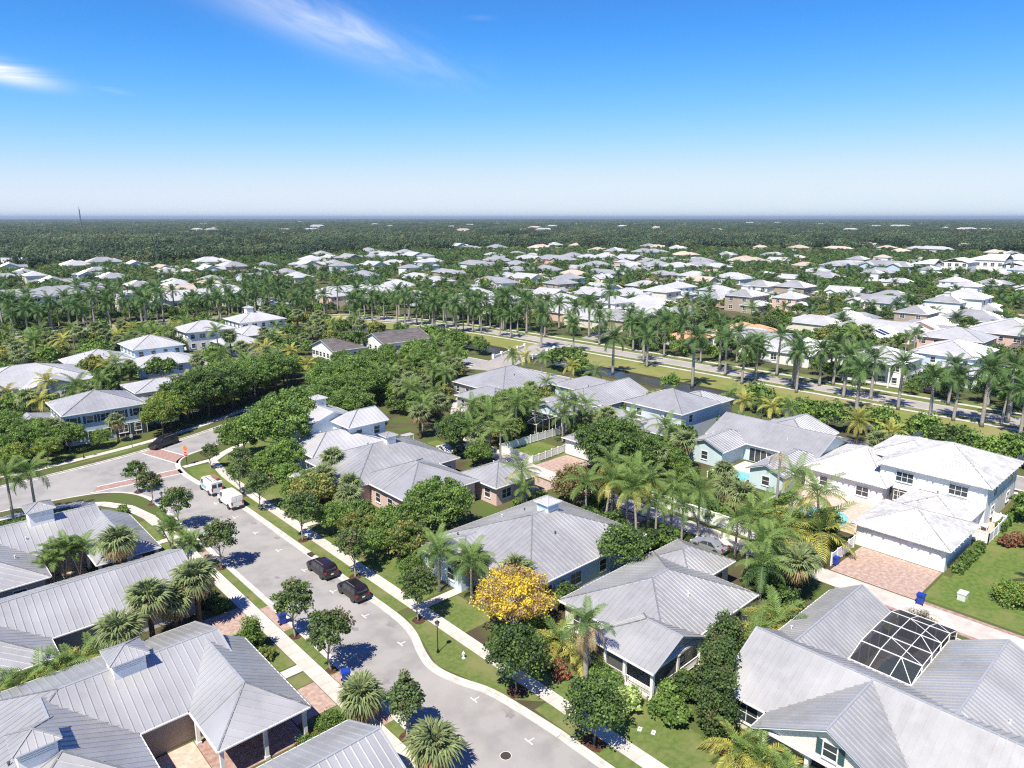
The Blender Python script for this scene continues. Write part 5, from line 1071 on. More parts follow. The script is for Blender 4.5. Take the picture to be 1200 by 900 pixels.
hedge((65.6, 67.0), (72.6, 66.6), 1.1, 1.0, 'low hedge along the drive by the pink garage', m=('leaf_hedge', 'leaf_copper'), seed=10); hedge((65.8, 70.8), (72.0, 70.6), 1.0, .9, 'clipped hedge along the pink garage wall', m=('leaf_hedge', 'leaf_olive'), seed=11); hedge((68.5, 99.5), (68.5, 106), 1.6, 1.4, 'bright clipped hedge behind the cupola house', seed=12)
# --- cross street shade trees
for i, (x, y, s, tt) in enumerate(((39.5, 142.6, .85, LIME), (42.5, 146.5, .9, LIME), (46.5, 149.0, 1.0, OAKDARK), (51.0, 150.0, 1.12, OAKDARK), (57.5, 153.5, 1.0, OAKDARK), (64.0, 158.6, 1.0, OAK), (71.0, 161.0, 1.0, OAK), (78.0, 165.0, .8, OAK), (86.5, 168.0, .58, OAK), (95.0, 171.5, .6, OAK), (104.0, 174.0, .52, OAK), (113.0, 177.0, .5, OAK), (53.0, 158.0, .95, LIME), (62.0, 166, .9, OAK), (70, 171, .8, OAK), (80, 174, .6, OAK), (121, 176, .5, OAK), (109, 170.5, .5, OAK),
    (62.0, 134.5, .85, OLIVE), (69.0, 138.8, .9, OLIVE), (76.0, 143.0, 1.0, OAK), (84.0, 146.5, 1.0, OAK), (92.0, 149.5, 1.0, OAK), (100, 152.5, .9, OLIVE), (108, 154.0, 1.0, OAK), (72, 133, .9, OAK), (80, 136, .9, OAK), (88, 140, .8, BRIGHT), (96, 143, .9, OLIVE), (104, 146, .9, OAK), (64, 128, .9, OAK), (68.5, 121.5, .9, OAK))):
    tt.put(x, y, 'large leafy shade tree arching over the cross street', 'shade trees along the cross street', s)
for i, (x, y, s, tt) in enumerate(((13, 142, .9, OAK), (19, 144.5, .9, OAK), (24, 143.0, .8, OAK), (29, 142.6, .72, BRIGHT), (15, 137.5, .8, LIME), (20, 138.5, .75, LIME), (8, 140, .8, LIME), (10, 147, 1.0, OLIVE), (16, 149, 1.0, OAK), (4, 146, .9, OLIVE), (21, 150, .8, OAK), (28.5, 141.5, .6, BRIGHT), (12, 154, 1.0, OLIVE), (6, 152, .9, OAK), (17, 158, .9, OAK), (11.5, 160, 1.0, BRIGHT))):
    tt.put(x, y, 'leafy tree in the wooded corner beyond the cross street', 'trees in the wooded corner', s * .72)
for (x, y, s) in ((22.5, 145.2, 1.0), (32.0, 143.4, .9), (40.0, 148.6, 1.0)): SABAL[1].put(x, y, 'fan palm by the front of the two storey porch house', 'fan palms by the two storey porch house', s)

# ------------------------------------------------------------------ vehicles
def loft(sections, m=0):
    """sections: list of (x, [(y,z)...half profile bottom->roof centre]) mirrored and skinned along x"""
    mb = MB(); rings = []
    for x, prof in sections:
        full = [(x, -y, z) for y, z in prof] + [(x, y, z) for y, z in reversed(prof[:-1] if prof[-1][0] == 0 else prof)]
        rings.append(full)
    n = len(rings[0]); mb.v = [p for r in rings for p in r]
    for i in range(len(rings) - 1):
        for j in range(n):
            mb.f.append([i * n + j, (i + 1) * n + j, (i + 1) * n + (j + 1) % n, i * n + (j + 1) % n]); mb.m.append(m)
    mb.f.append(list(range(n))); mb.m.append(m); mb.f.append([(len(rings) - 1) * n + j for j in range(n - 1, -1, -1)]); mb.m.append(m)
    return mb
def car(name, label, cat, x, y, rz, paint, L=4.7, W=1.88, Hh=1.72, kind='suv', nose=None, group=None):
    """x axis forward"""
    t = thing(name, label, cat, (x, y, GZ + 0.012), rz, group); h = W / 2
    if kind == 'van':
        st = [(-L / 2, 0.50, Hh * 0.99), (-L / 2 + 0.12, 0.36, Hh), (L * 0.10, 0.34, Hh), (L * 0.22, 0.34, Hh * 0.985), (L * 0.36, 0.34, Hh * 0.62), (L * 0.47, 0.38, Hh * 0.52), (L / 2, 0.45, Hh * 0.40)]; belt = 0.56
    elif kind == 'sedan':
        st = [(-L / 2, 0.45, 0.86), (-L * 0.44, 0.3, 0.98), (-L * 0.33, 0.28, 1.05), (-L * 0.18, 0.26, Hh), (L * 0.06, 0.26, Hh), (L * 0.24, 0.26, 0.98), (L * 0.44, 0.28, 0.84), (L / 2, 0.4, 0.66)]; belt = 0.6
    else:
        st = [(-L / 2, 0.50, 0.98), (-L * 0.478, 0.36, Hh * 0.72), (-L * 0.42, 0.30, Hh * 0.955), (-L * 0.30, 0.28, Hh), (L * 0.04, 0.28, Hh * 0.985), (L * 0.13, 0.28, Hh * 0.94), (L * 0.27, 0.28, Hh * 0.64), (L * 0.44, 0.32, Hh * 0.56), (L / 2, 0.42, Hh * 0.43)]; belt = 0.58
    sec = []; zb = Hh * belt
    for i, (xx, z0, zr) in enumerate(st):
        e = 0.90 if i in (0, len(st) - 1) else (0.97 if i in (1, len(st) - 2) else 1.0); z1 = min(zb, zr - 0.08); tap = 0.80 if kind != 'van' else 0.90
        wr = h * e * (tap if zr > zb + 0.15 else 0.90)
        sec.append((xx, [(h * e * 0.90, z0), (h * e * 0.985, z0 + 0.12), (h * e, (z0 + z1) / 2), (h * e * 0.975, z1), (wr, zr - 0.05), (wr * 0.86, zr), (0, zr + 0.02)]))
    bd_ = ob('body', loft(sec).mesh('body', paint, smooth=False), t)
    def glass(pts, nm='window'):
        p = [Vector(q) for q in pts]; n = (p[1] - p[0]).cross(p[2] - p[0]).normalized(); c = sum(p, Vector()) / len(p)
        if n.dot(c - Vector((c.x * 0.3, 0, 0.9))) < 0: n = -n
        mb = MB(); k = len(p); mb.add([q + n * 0.018 for q in p] + [q - n * 0.02 for q in p], [tuple(range(k))] + [(i, k + i, k + (i + 1) % k, (i + 1) % k) for i in range(k)]); ob(nm, mb.mesh(nm, 'pane'), t)
    def sidept(f, xx):      # f 0 = belt, 1 = roof edge ; interpolated along the loft
        for (a, b) in zip(sec[:-1], sec[1:]):
            if a[0] <= xx <= b[0]:
                k = (xx - a[0]) / (b[0] - a[0]); q = [(u[0] + (w[0] - u[0]) * k, u[1] + (w[1] - u[1]) * k) for u, w in zip(a[1], b[1])]; lo, hi = q[3], q[4]
                return (lo[0] + (hi[0] - lo[0]) * f, lo[1] + (hi[1] - lo[1]) * f)
    if kind == 'van': segs = [(L * 0.11, L * 0.21, L * 0.30)]
    elif kind == 'sedan': segs = [(-L * 0.30, -L * 0.15, -L * 0.06), (-L * 0.04, L * 0.05, L * 0.20)]
    else: segs = [(-L * 0.41, -L * 0.36, -L * 0.25), (-L * 0.23, -L * 0.22, -L * 0.06), (-L * 0.04, L * 0.08, L * 0.21)]
    for s in (-1, 1):
        for (a, m_, b) in segs:
            q = [(a, 0.10), (b, 0.10), (m_ + (b - m_) * 0.45 if b > 0 else b, 0.88), (a if a != segs[0][0] or kind == 'van' else m_, 0.88)]
            glass([(xx, s * (sidept(f, xx)[0]), sidept(f, xx)[1]) for xx, f in q])
    i3 = {'van': (3, 4), 'sedan': (4, 5), 'suv': (5, 6)}[kind]; A, Bq = sec[i3[0]], sec[i3[1]]
    glass([(A[0] + 0.05, -A[1][4][0] * .88, A[1][4][1]), (A[0] + 0.05, A[1][4][0] * .88, A[1][4][1]), (Bq[0], Bq[1][4][0] * .84, Bq[1][4][1] + .02), (Bq[0], -Bq[1][4][0] * .84, Bq[1][4][1] + .02)], 'windscreen')
    if kind == 'van':
        zr = Hh * 0.60
        for s in (-1, 1): ob('rear_window', MB().box(-L / 2 - 0.018, -L / 2 + 0.04, s * h * 0.44 - h * 0.33, s * h * 0.44 + h * 0.33, zr, Hh * 0.86).mesh('rear_window', 'pane' if nose else 'paint_white'), t)
    else:
        A, Bq = sec[1], sec[2] if kind == 'suv' else sec[3]
        if kind == 'sedan': A = sec[2]
        glass([(A[0] - .01, -A[1][4][0] * .84, A[1][4][1] + .04), (A[0] - .01, A[1][4][0] * .84, A[1][4][1] + .04), (Bq[0], Bq[1][4][0] * .86, Bq[1][4][1] - .02), (Bq[0], -Bq[1][4][0] * .86, Bq[1][4][1] - .02)], 'rear_window')
    wr_ = 0.36 if kind != 'sedan' else 0.33
    tyre = MB().tube([(0, -0.12, 0), (0, -0.09, 0), (0, 0.09, 0), (0, 0.12, 0)], [wr_ * .93, wr_, wr_, wr_ * .93], 18).mesh('tyre', 'tyre'); rim = MB().tube([(0, -0.125, 0), (0, 0.125, 0)], [wr_ * .66] * 2, 14).mesh('rim', 'rim')
    for fx in (-0.295, 0.305):
        for s in (-1, 1):
            w = ob('wheel', MB().tube([(0, -0.05, 0), (0, 0.05, 0)], [0.09] * 2, 10).mesh('wheel', 'bumper'), t, (L * fx, s * (h - 0.12), wr_)); ob('tyre', tyre, w); ob('rim', rim, w)
            arch = MB().tube([(L * fx, s * (h - 0.02), wr_ + 0.03), (L * fx, s * (h + 0.012), wr_ + 0.03)], [wr_ + 0.07] * 2, 18); ob('wheel_arch', arch.mesh('wheel_arch', 'bumper'), t)
    for s in (-1, 1):
        ob('tail_light', MB().box(-L / 2 - 0.02, -L / 2 + 0.16, s * h * .80 - .10, s * h * .80 + .10, .84, 1.08 if kind != 'van' else 1.3).mesh('tail_light', 'tail_light'), t)
        ob('headlight', MB().box(L / 2 - 0.22, L / 2 - 0.005, s * h * .66 - .17, s * h * .66 + .17, .60, .74).mesh('headlight', 'head_light'), t)
        ob('mirror', MB().box(L * .19, L * .19 + .12, s * (h + .11) - .1, s * (h + .11) + .1, zb + .02, zb + .2).mesh('mirror', paint), t)
    ob('bumper', MB().box(-L / 2 - 0.07, -L / 2 + 0.1, -h * .88, h * .88, .34, .56).mesh('bumper', 'bumper'), t); ob('bumper', MB().box(L / 2 - 0.12, L / 2 + 0.04, -h * .84, h * .84, .30, .5).mesh('bumper', 'bumper'), t)
    ob('number_plate', MB().box(-L / 2 - 0.085, -L / 2 - 0.06, -.17, .17, .66 if kind != 'van' else .46, .80 if kind != 'van' else .58).mesh('number_plate', 'sign_white'), t)
    if kind == 'suv':
        for s in (-1, 1): ob('roof_rail', MB().bar((-L * .33, s * h * .66, Hh + .05), (L * .06, s * h * .66, Hh + .04), .05, .05).mesh('roof_rail', 'rim'), t)
    if nose:
        ob('hood_wrap', MB().box(L * .30, L * .44, -h * .7, h * .7, Hh * .6, Hh * .61).mesh('hood_wrap', nose), t)
        for s in (-1, 1): ob('side_graphic', MB().box(-L * .1, L * .2, s * (h + .006) - .006, s * (h + .006) + .006, .75, 1.25).mesh('side_graphic', nose), t)
        rk = MB()
        for s in (-1, 1): rk.bar((-L * .4, s * h * .6, Hh + .16), (L * .08, s * h * .6, Hh + .16), .05)
        for q in range(4): rk.bar((-L * .38 + q * L * .14, -h * .65, Hh + .12), (-L * .38 + q * L * .14, h * .65, Hh + .12), .04)
        ob('roof_rack', rk.mesh('roof_rack', 'bumper'), t); ob('roof_box', MB().box(-L * .42, L * .02, -h * .62, -h * .12, Hh + .2, Hh + .42).mesh('roof_box', 'ladder'), t)
    return t
car('parked_car', 'black sport utility car with a rounded tail parked ahead of the boxier black car', 'car', 35.75, 72.0, PI / 2, 'paint_plum', 4.75, 1.92, 1.70)
car('parked_car', 'black boxy sport utility car parked last in the pair by the kerb', 'car', 35.75, 64.9, PI / 2, 'paint_black', 4.35, 1.84, 1.76)
car('parked_van', 'white work van with teal graphics and a brown box on its roof rack', 'van', 35.75, 107.2, PI / 2, 'paint_white', 5.4, 2.0, 2.2, 'van', 'paint_teal')
car('parked_van', 'plain white cargo van parked behind the van with the roof rack', 'van', 35.85, 99.9, PI / 2, 'paint_white', 5.3, 1.98, 2.15, 'van')
car('parked_car', 'black pickup sized car in tree shade on the cross street', 'car', 37.6, 137.0 - 1.4, math.radians(204), 'paint_black', 5.3, 1.98, 1.8)
car('parked_car', 'silver blue saloon under the porch roof of the corner house', 'car', 18.6, 88.6, 0.0, 'paint_blue', 4.6, 1.8, 1.45, 'sedan').location.z = 0.02
car('parked_car', 'dark saloon by the entry of the long roofed white house', 'car', 44.0, 203.6, 0.5, 'paint_black', 4.8, 1.85, 1.5, 'sedan').location.z = 0.02
car('parked_car', 'white saloon under the trees in the alley court', 'car', 73.2, 97.0, 1.3, 'paint_white', 4.7, 1.85, 1.5, 'sedan').location.z = 0.02
car('parked_car', 'silver car half hidden behind the white car in the alley court', 'car', 76.0, 94.6, 1.4, 'paint_silver', 4.7, 1.85, 1.6).location.z = 0.02
car('parked_car', 'light car in the alley under the palm thicket', 'car', 74.6, 44.0, 1.57, 'paint_silver', 4.7, 1.85, 1.5, 'sedan').location.z = 0.02
for i, (u, v, p_) in enumerate(((150, 370, 'paint_white'), (205, 371, 'paint_silver'), (303, 361, 'paint_silver'), (355, 358, 'paint_black'), (1090, 461, 'paint_black'))):
    q = P(u, v); off = canal_off(q.x, q.y); car('parked_car', ['white sport utility car on the palm road by the pink flats', 'silver car on the palm road past the flats', 'grey car at the far bend of the palm road', 'black car at the far bend of the palm road', 'dark car shaded on the palm road by the white balcony house'][i], 'car', q.x, q.y, 1.4, p_, kind='suv').location.z = 0.0

# ------------------------------------------------------------------ street furniture
def bin_(x, y, rz, label, z=0.02, s=1.0):
    t = thing('wheelie_bin', label, 'bin', (x, y, z), rz, scl=s); mb = MB()
    lo, hi = 0.25, 0.33; mb.add([(-lo, -lo, .06), (lo, -lo, .06), (lo, lo, .06), (-lo, lo, .06), (-hi, -hi, 1.0), (hi, -hi, 1.0), (hi, hi, 1.0), (-hi, hi, 1.0)], [(3, 2, 1, 0), (4, 5, 6, 7), (0, 1, 5, 4), (1, 2, 6, 5), (2, 3, 7, 6), (3, 0, 4, 7)])
    mb.box(-.36, .36, -.36, .36, .92, 1.0); ob('bin_body', mb.mesh('bin_body', 'bin_blue'), t)
    ld = MB().box(-.37, .37, -.38, .36, 1.003, 1.05); ld.box(-.3, .3, -.3, .3, 1.05, 1.09); ob('lid', ld.mesh('lid', 'bin_blue'), t); ob('handle', MB().bar((-.28, .42, 1.0), (.28, .42, 1.0), .045).mesh('handle', 'bin_blue'), t)
    for s_ in (-1, 1): ob('wheel', MB().tube([(s_ * .3 - .03, .28, .1), (s_ * .3 + .03, .28, .1)], [.1] * 2, 12).mesh('wheel', 'tyre'), t)
bin_(27.25, 51.7, 1.2, 'blue wheeled bin on the paver apron beside the short fan palm', s=1.12); bin_(27.3, 64.7, 1.4, 'blue wheeled bin behind the young street tree', s=1.1); bin_(80.1, 21.2, 1.57, 'blue wheeled bin at the alley end of the clipped lawn', s=1.1); bin_(82.3, 31.4, 1.3, 'dark blue wheeled bin by the white garden wall and paver drive', s=1.0); bin_(78.6, 106.5, .4, 'blue wheeled bin beside the far paver drive', s=1.1); bin_(66.0, 196.0, .4, 'blue wheeled bin on the dark asphalt court', s=1.2)
def lamp(x, y, label, h=3.3, group=None):
    t = thing('street_lamp', label, 'street lamp', (x, y, 0), group=group); p = MB().lathe([(.13, 0), (.13, .25), (.07, .4), (.05, .5), (.042, h - .5), (.06, h - .45)], 10); ob('post', p.mesh('post', 'black_metal', smooth=True), t)
    hd = MB().lathe([(.07, h - .48), (.16, h - .42), (.17, h - .40)], 10); hd.lathe([(.26, h - .06), (.2, h + .02), (.05, h + .14), (.02, h + .24)], 10); ob('lamp_head', hd.mesh('lamp_head', 'black_metal'), t); ob('lamp_glass', MB().lathe([(.14, h - .40), (.2, h - .06)], 10).mesh('lamp_glass', 'lamp_glass'), t)
lamp(36.1, 49.7, 'black lantern street lamp on the grass bulge of the kerb'); lamp(25.0, 137.6, 'black lantern street lamp by the cross street crossing', 3.4); lamp(27.3, 102.4, 'black lantern street lamp in the verge near the corner hedge', 3.3)
t = thing('fire_hydrant', 'white fire hydrant on the grass near the lantern lamp', 'hydrant', (37.35, 47.3, 0)); ob('barrel', MB().lathe([(.17, 0), (.17, .06), (.11, .08), (.11, .5), (.15, .52), (.15, .56), (.12, .6), (.06, .7), (.03, .76)], 12).mesh('barrel', 'sign_white', smooth=False), t)
for a in (0, PI / 2, PI): ob('nozzle', MB().tube([(.08, 0, .42), (.2, 0, .42)], [.06, .06], 10).mesh('nozzle', 'plastic_vent'), t, rz=a)
# stop sign with an orange diamond above it
def octo(r, n=8): return [(r * math.cos(PI / n + 2 * PI * i / n), r * math.sin(PI / n + 2 * PI * i / n)) for i in range(n)]
t = thing('stop_sign', 'red stop sign with an orange diamond sign above it on the corner lawn', 'sign', (37.0, 121.6, 0), math.radians(-62)); ob('post', MB().box(-.04, .04, -.04, .04, 0, 3.5).mesh('post', 'black_metal'), t)
def plate(name, poly, z, m, y=-.06, th=.02): return ob(name, MB().add([(p[0], y, p[1] + z) for p in poly] + [(p[0], y + th, p[1] + z) for p in poly], [tuple(range(len(poly))), tuple(range(2 * len(poly) - 1, len(poly) - 1, -1))] + [(i, len(poly) + i, len(poly) + (i + 1) % len(poly), (i + 1) % len(poly)) for i in range(len(poly))]).mesh(name, m), t)
b_ = plate('sign_border', octo(.50), 2.0, 'sign_white', -.05); f_ = plate('sign_face', octo(.46), 2.0, 'sign_red', -.062, .01); plate('diamond_sign', octo(.55, 4) if False else [(0, -.55), (.55, 0), (0, .55), (-.55, 0)], 3.0, 'sign_orange')
cu = bpy.data.curves.new('lettering', 'FONT'); cu.body = 'STOP'; cu.size = 0.32; cu.align_x = 'CENTER'; cu.align_y = 'CENTER'; cu.extrude = 0.003
tmp = bpy.data.objects.new('lettering_source', cu); me = bpy.data.meshes.new_from_object(tmp); bpy.data.objects.remove(tmp); me.materials.clear(); me.materials.append(MATS['sign_white']); ob('lettering', me, t, (0, -.068, 2.0), rot=(PI / 2, 0, 0))
# plain green sign posts
for (x, y, l) in ((33.0, 136.6 + 1.8, 'brown timber sign post at the cross street verge'),):
    t = thing('sign_post', l, 'sign', (x, y, 0)); ob('post', MB().box(-.05, .05, -.05, .05, 0, 2.6).mesh('post', 'bark'), t); ob('sign_panel', MB().box(-.25, .25, -.07, -.05, 1.9, 2.5).mesh('sign_panel', 'plastic_vent'), t)
# utility lids and boxes
for (x, y, s, l) in ((31.9, 35.3, .42, 'round iron manhole cover in the roadway'),):
    t = thing('manhole_cover', l, 'manhole', (x, y, GZ + .012)); ob('cover', MB().lathe([(s, 0), (s, .012)], 24).mesh('cover', 'iron'), t); ob('ring', MB().lathe([(s + .07, 0), (s + .07, .006)], 24).mesh('ring', 'kerb'), t)
for (x, y, l, w) in ((41.9, 29.9, 'small square grey utility lid in the lush lawn', .5), (42.4, 28.9, 'second grey utility lid beside its twin in the lush lawn', .5)):
    t = thing('utility_box', l, 'utility lid', (x, y, .01), .4); ob('lid', MB().box(-w / 2, w / 2, -w / 3, w / 3, 0, .05).mesh('lid', 'plastic_vent'), t); ob('keyhole', MB().box(-.05, .05, -.05, .05, .05, .055).mesh('keyhole', 'iron'), t)
t = thing('storm_inlet', 'rusty storm drain inlet set into the kerb ahead of the black cars', 'drain', (36.9, 77.0, 0)); ob('grate', MB().box(-.3, .3, -.55, .55, .022, .05).mesh('grate', 'iron'), t); ob('slot', MB().box(-.34, -.30, -.5, .5, -.1, .03).mesh('slot', 'black_metal'), t)
t = thing('utility_box', 'pale green transformer box on the clipped lawn', 'utility box', (84.6, 18.4, 0)); ob('cabinet', MB().box(-.55, .55, -.4, .4, 0, .75).mesh('cabinet', 'plastic_vent'), t); ob('cabinet_lid', MB().box(-.6, .6, -.45, .45, .75, .83).mesh('cabinet_lid', 'plastic_vent'), t)

# ------------------------------------------------------------------ fences and walls
def fence(a, b, label, h=1.5, kind='panel', sp=2.0, group=None, m='trim'):
    """white fence: each post and panel (or picket run) its own piece"""
    a = Vector(a); b = Vector(b); L = (b - a).length; n = max(1, round(L / sp)); w = L / n; t = thing('white_fence' if kind != 'wall' else 'garden_wall', label, 'fence' if kind != 'wall' else 'wall', (a.x, a.y, 0), math.atan2((b - a).y, (b - a).x), group)
    if kind == 'wall':
        ob('wall', MB().box(0, L, -.1, .1, -.1, h).mesh('wall', 'wall_white'), t); ob('coping', MB().box(-.05, L + .05, -.15, .15, h, h + .08).mesh('coping', 'trim'), t); return t
    pm = MB().box(-.07, .07, -.07, .07, 0, h + .1); pm.add([(-.1, -.1, h + .1), (.1, -.1, h + .1), (.1, .1, h + .1), (-.1, .1, h + .1), (0, 0, h + .22)], [(0, 1, 4), (1, 2, 4), (2, 3, 4), (3, 0, 4)]); pm = pm.mesh('post', m)
    for i in range(n + 1): ob('post', pm, t, (i * w, 0, 0))
    q = MB(); q.box(.07, w - .07, -.04, .04, h - .08, h); q.box(.07, w - .07, -.04, .04, .1, .2)
    if kind == 'panel': q.box(.07, w - .07, -.02, .02, .2, h - .08)
    else:
        k = int((w - .14) / .2)
        for j in range(k): x = .07 + (w - .14) * (j + .5) / k; q.box(x - .05, x + .05, -.025, .025, .2, h - .08)
    q = q.mesh('fence_panel', m)
    for i in range(n): ob('fence_panel', q, t, (i * w, 0, 0))
    return t
fence((81.6, 34.2), (81.6, 58.0), 'long white garden wall along the alley below the aqua house', 1.75, 'wall'); fence((81.6, 31.6), (88.6, 31.8), 'white solid fence between the paver drive and the pool garden', 1.6, 'panel')
fence((80.6, 82.2), (90.8, 82.9), 'white fence along the paver drive by the clipped lawn', 1.35, 'panel', 1.7); fence((80.6, 82.2), (80.6, 90.6), 'white fence along the alley beside the clipped lawn', 1.35, 'panel', 1.7); fence((80.6, 90.6), (98.0, 90.6), 'white fence at the back of the clipped lawn', 1.5, 'panel', 2.0)
fence((56.5, 28.2), (71.6, 28.0), 'white picket fence along the side of the screened pool house', 1.5, 'picket', 1.9); fence((72.6, 14.2), (72.6, 21.0), 'white picket fence behind the pool screen by the alley', 1.7, 'picket', 1.7)
fence((102.2, 20.4), (110.6, 20.4), 'white terrace wall enclosing the brick terrace, lawn side', 1.5, 'panel', 2.1); fence((102.2, 20.4), (102.2, 22.6), 'white terrace wall return beside the garage roof', 1.5, 'panel', 1.1); fence((110.6, 20.4), (110.6, 22.0), 'white terrace wall return beside the two storey wall', 1.5, 'panel', 1.0)
fence((97.6, 86.4), (104, 86.4), 'white panel fence by the red bushes', 1.6, 'panel', 2.0); fence((60, 207.5), (84, 199), 'white fence round the garden of the cream walled corner', 1.6, 'panel', 2.4); fence((84, 199), (98, 209), 'white fence with hedge behind the asphalt court', 1.6, 'panel', 2.4); fence((98, 180.5), (110, 180.5), 'white wall in front of the dark roofed house', 1.6, 'wall'); fence((44, 183), (60, 184.5), 'white wall along the asphalt court', 1.5, 'wall')
fence((97.0, 58.4), (101.8, 58.4), 'white low wall end by the turquoise pool', .9, 'wall'); fence((92.2, 46.2), (98, 46.2), 'white low wall between the two pool gardens', .7, 'wall')
# pools
def pool(poly, label, m, z=0.05, deck=None):
    c = Vector((sum(p[0] for p in poly) / len(poly), sum(p[1] for p in poly) / len(poly), 0)); t = thing('swimming_pool', label, 'pool', c); n = len(poly); L = [(p[0] - c.x, p[1] - c.y) for p in poly]
    ob('water', MB().add([(*p, z + .005) for p in L], [tuple(range(n))]).mesh('water', m), t); mb = MB(); pl = [Vector(p) for p in L + [L[0]]]
    for a, b in zip(pl[:-1], pl[1:]): mb.bar((*a, z + .02), (*b, z + .02), .36, .10)
    ob('coping', mb.mesh('coping', 'concrete'), t)
pool([(94.8 + 4.2 * math.cos(i * PI / 10) * (1 if math.cos(i * PI / 10) > 0 else .6), 38.6 + 3.4 * math.sin(i * PI / 10)) for i in range(20)], 'rounded turquoise pool in the garden of the tile roofed house', 'pool_water')
sheet('pool_deck', rect(97.6, 108.6, 52.6, 58.3), .03, 'concrete'); pool([(98.6, 53.2), (103.4, 53.2), (103.4, 57.6), (98.6, 57.6)], 'small rectangular turquoise pool between the aqua wings', 'pool_water')
sheet('pool_deck', rect(59.6, 72.2, 15.3, 21.0), .022, 'asphalt_pale'); pool([(62.0, 16.6), (66.6, 16.4), (68.6, 17.2), (68.6, 19.4), (66.0, 20.0), (62.0, 19.8)], 'dark blue pool under the black screen enclosure', 'pool_dark')
# screened pool enclosure: frame bars and screen panels
def cage(x0, x1, y0, y1, h, hr, label, nx, ny, seed=0):
    t = thing('pool_enclosure', label, 'pool enclosure', ((x0 + x1) / 2, (y0 + y1) / 2, 0)); cx, cy = (x0 + x1) / 2, (y0 + y1) / 2; xs = [x0 - cx + (x1 - x0) * i / nx for i in range(nx + 1)]; ys = [y0 - cy + (y1 - y0) * i / ny for i in range(ny + 1)]
    def z(x, y): k = min(1, min(x - xs[0], xs[-1] - x) / (0.22 * (x1 - x0))) ; return h + (hr - h) * k
    for x in xs:
        for a, b in zip(ys[:-1], ys[1:]): ob('frame_bar', MB().bar((x, a, z(x, a)), (x, b, z(x, b)), .07, .09).mesh('frame_bar', 'trim'), t)
    for y in ys:
        for a, b in zip(xs[:-1], xs[1:]): ob('frame_bar', MB().bar((a, y, z(a, y)), (b, y, z(b, y)), .05, .07).mesh('frame_bar', 'trim'), t)
    for i in range(nx):
        for j in range(ny):
            a, b, c, d = xs[i] + .05, xs[i + 1] - .05, ys[j] + .05, ys[j + 1] - .05; ob('screen_panel', MB().add([(a, c, z(a, c)), (b, c, z(b, c)), (b, d, z(b, d)), (a, d, z(a, d))], [(0, 1, 2, 3)]).mesh('screen_panel', 'cage_screen'), t)
    for x in xs:
        for y in (ys[0], ys[-1]): ob('frame_post', MB().bar((x, y, 0), (x, y, z(x, y)), .08).mesh('frame_post', 'trim'), t)
    for y in ys[1:-1]:
        ob('frame_post', MB().bar((xs[-1], y, 0), (xs[-1], y, h), .08).mesh('frame_post', 'trim'), t)
    for i in range(nx): ob('diagonal_brace', MB().bar((xs[i], ys[0], z(xs[i], 0)), (xs[i + 1], ys[1 + i % 2 if ny > 1 else 1], z(xs[i + 1], 0)), .06).mesh('diagonal_brace', 'trim'), t)
    for j in range(ny): ob('screen_panel', MB().add([(xs[-1], ys[j] + .05, .1), (xs[-1], ys[j + 1] - .05, .1), (xs[-1], ys[j + 1] - .05, h), (xs[-1], ys[j] + .05, h)], [(0, 1, 2, 3)]).mesh('screen_panel', 'cage_screen'), t)
    EXCL.append((x0, x1, y0, y1)); return t
cage(59.8, 71.8, 15.6, 20.7, 2.9, 3.7, 'white framed black screen enclosure over the pool of the cream house', 5, 3); cage(91.4, 98.4, 92.2, 100, 2.6, 3.2, 'white framed screened lanai beside the palms with red boots', 4, 3)
def lounge(x, y, rz, l):
    t = thing('patio_chair', l, 'chair', (x, y, .03), rz, 'patio chairs'); ob('seat', MB().box(-.3, .3, -.3, .5, .28, .36).mesh('seat', 'dark_inside'), t); ob('backrest', MB().add([(-.3, .5, .36), (.3, .5, .36), (.3, .8, .95), (-.3, .8, .95), (-.3, .56, .33), (.3, .56, .33), (.3, .86, .92), (-.3, .86, .92)], [(0, 1, 2, 3), (7, 6, 5, 4), (0, 3, 7, 4), (1, 5, 6, 2), (3, 2, 6, 7)]).mesh('backrest', 'dark_inside'), t)
    for a in (-.27, .27):
        for b in (-.27, .47): ob('leg', MB().box(a - .02, a + .02, b - .02, b + .02, 0, .28).mesh('leg', 'black_metal'), t)
for x, y, r in ((60.6, 18.6, 1.2), (60.5, 17.2, 1.7), (69.8, 18.6, 4.6), (108.3, 22.6, 1.2), (109.2, 23.8, 2.6)): lounge(x, y, r, 'dark patio chair on the pool side terrace paving')
t = thing('patio_table', 'small pale blue topped table on the brick terrace', 'table', (106.8, 22.0, .03)); ob('table_top', MB().box(-.6, .6, -.45, .45, .68, .74).mesh('table_top', 'wall_aqua'), t)
for a in (-.5, .5):
    for b in (-.35, .35): ob('leg', MB().box(a - .03, a + .03, b - .03, b + .03, 0, .68).mesh('leg', 'trim'), t)
t = thing('garden_bench', 'white garden arbour frame by the bright clipped hedge', 'arbour', (70.4, 104.6, 0))
for a in (-.9, .9):
    for b in (-.6, .6): ob('post', MB().box(a - .06, a + .06, b - .06, b + .06, 0, 2.2).mesh('post', 'trim'), t)
for i in range(6): ob('slat', MB().box(-1.1, 1.1, -.6 + i * .24 - .04, -.6 + i * .24 + .04, 2.2, 2.3).mesh('slat', 'trim'), t)

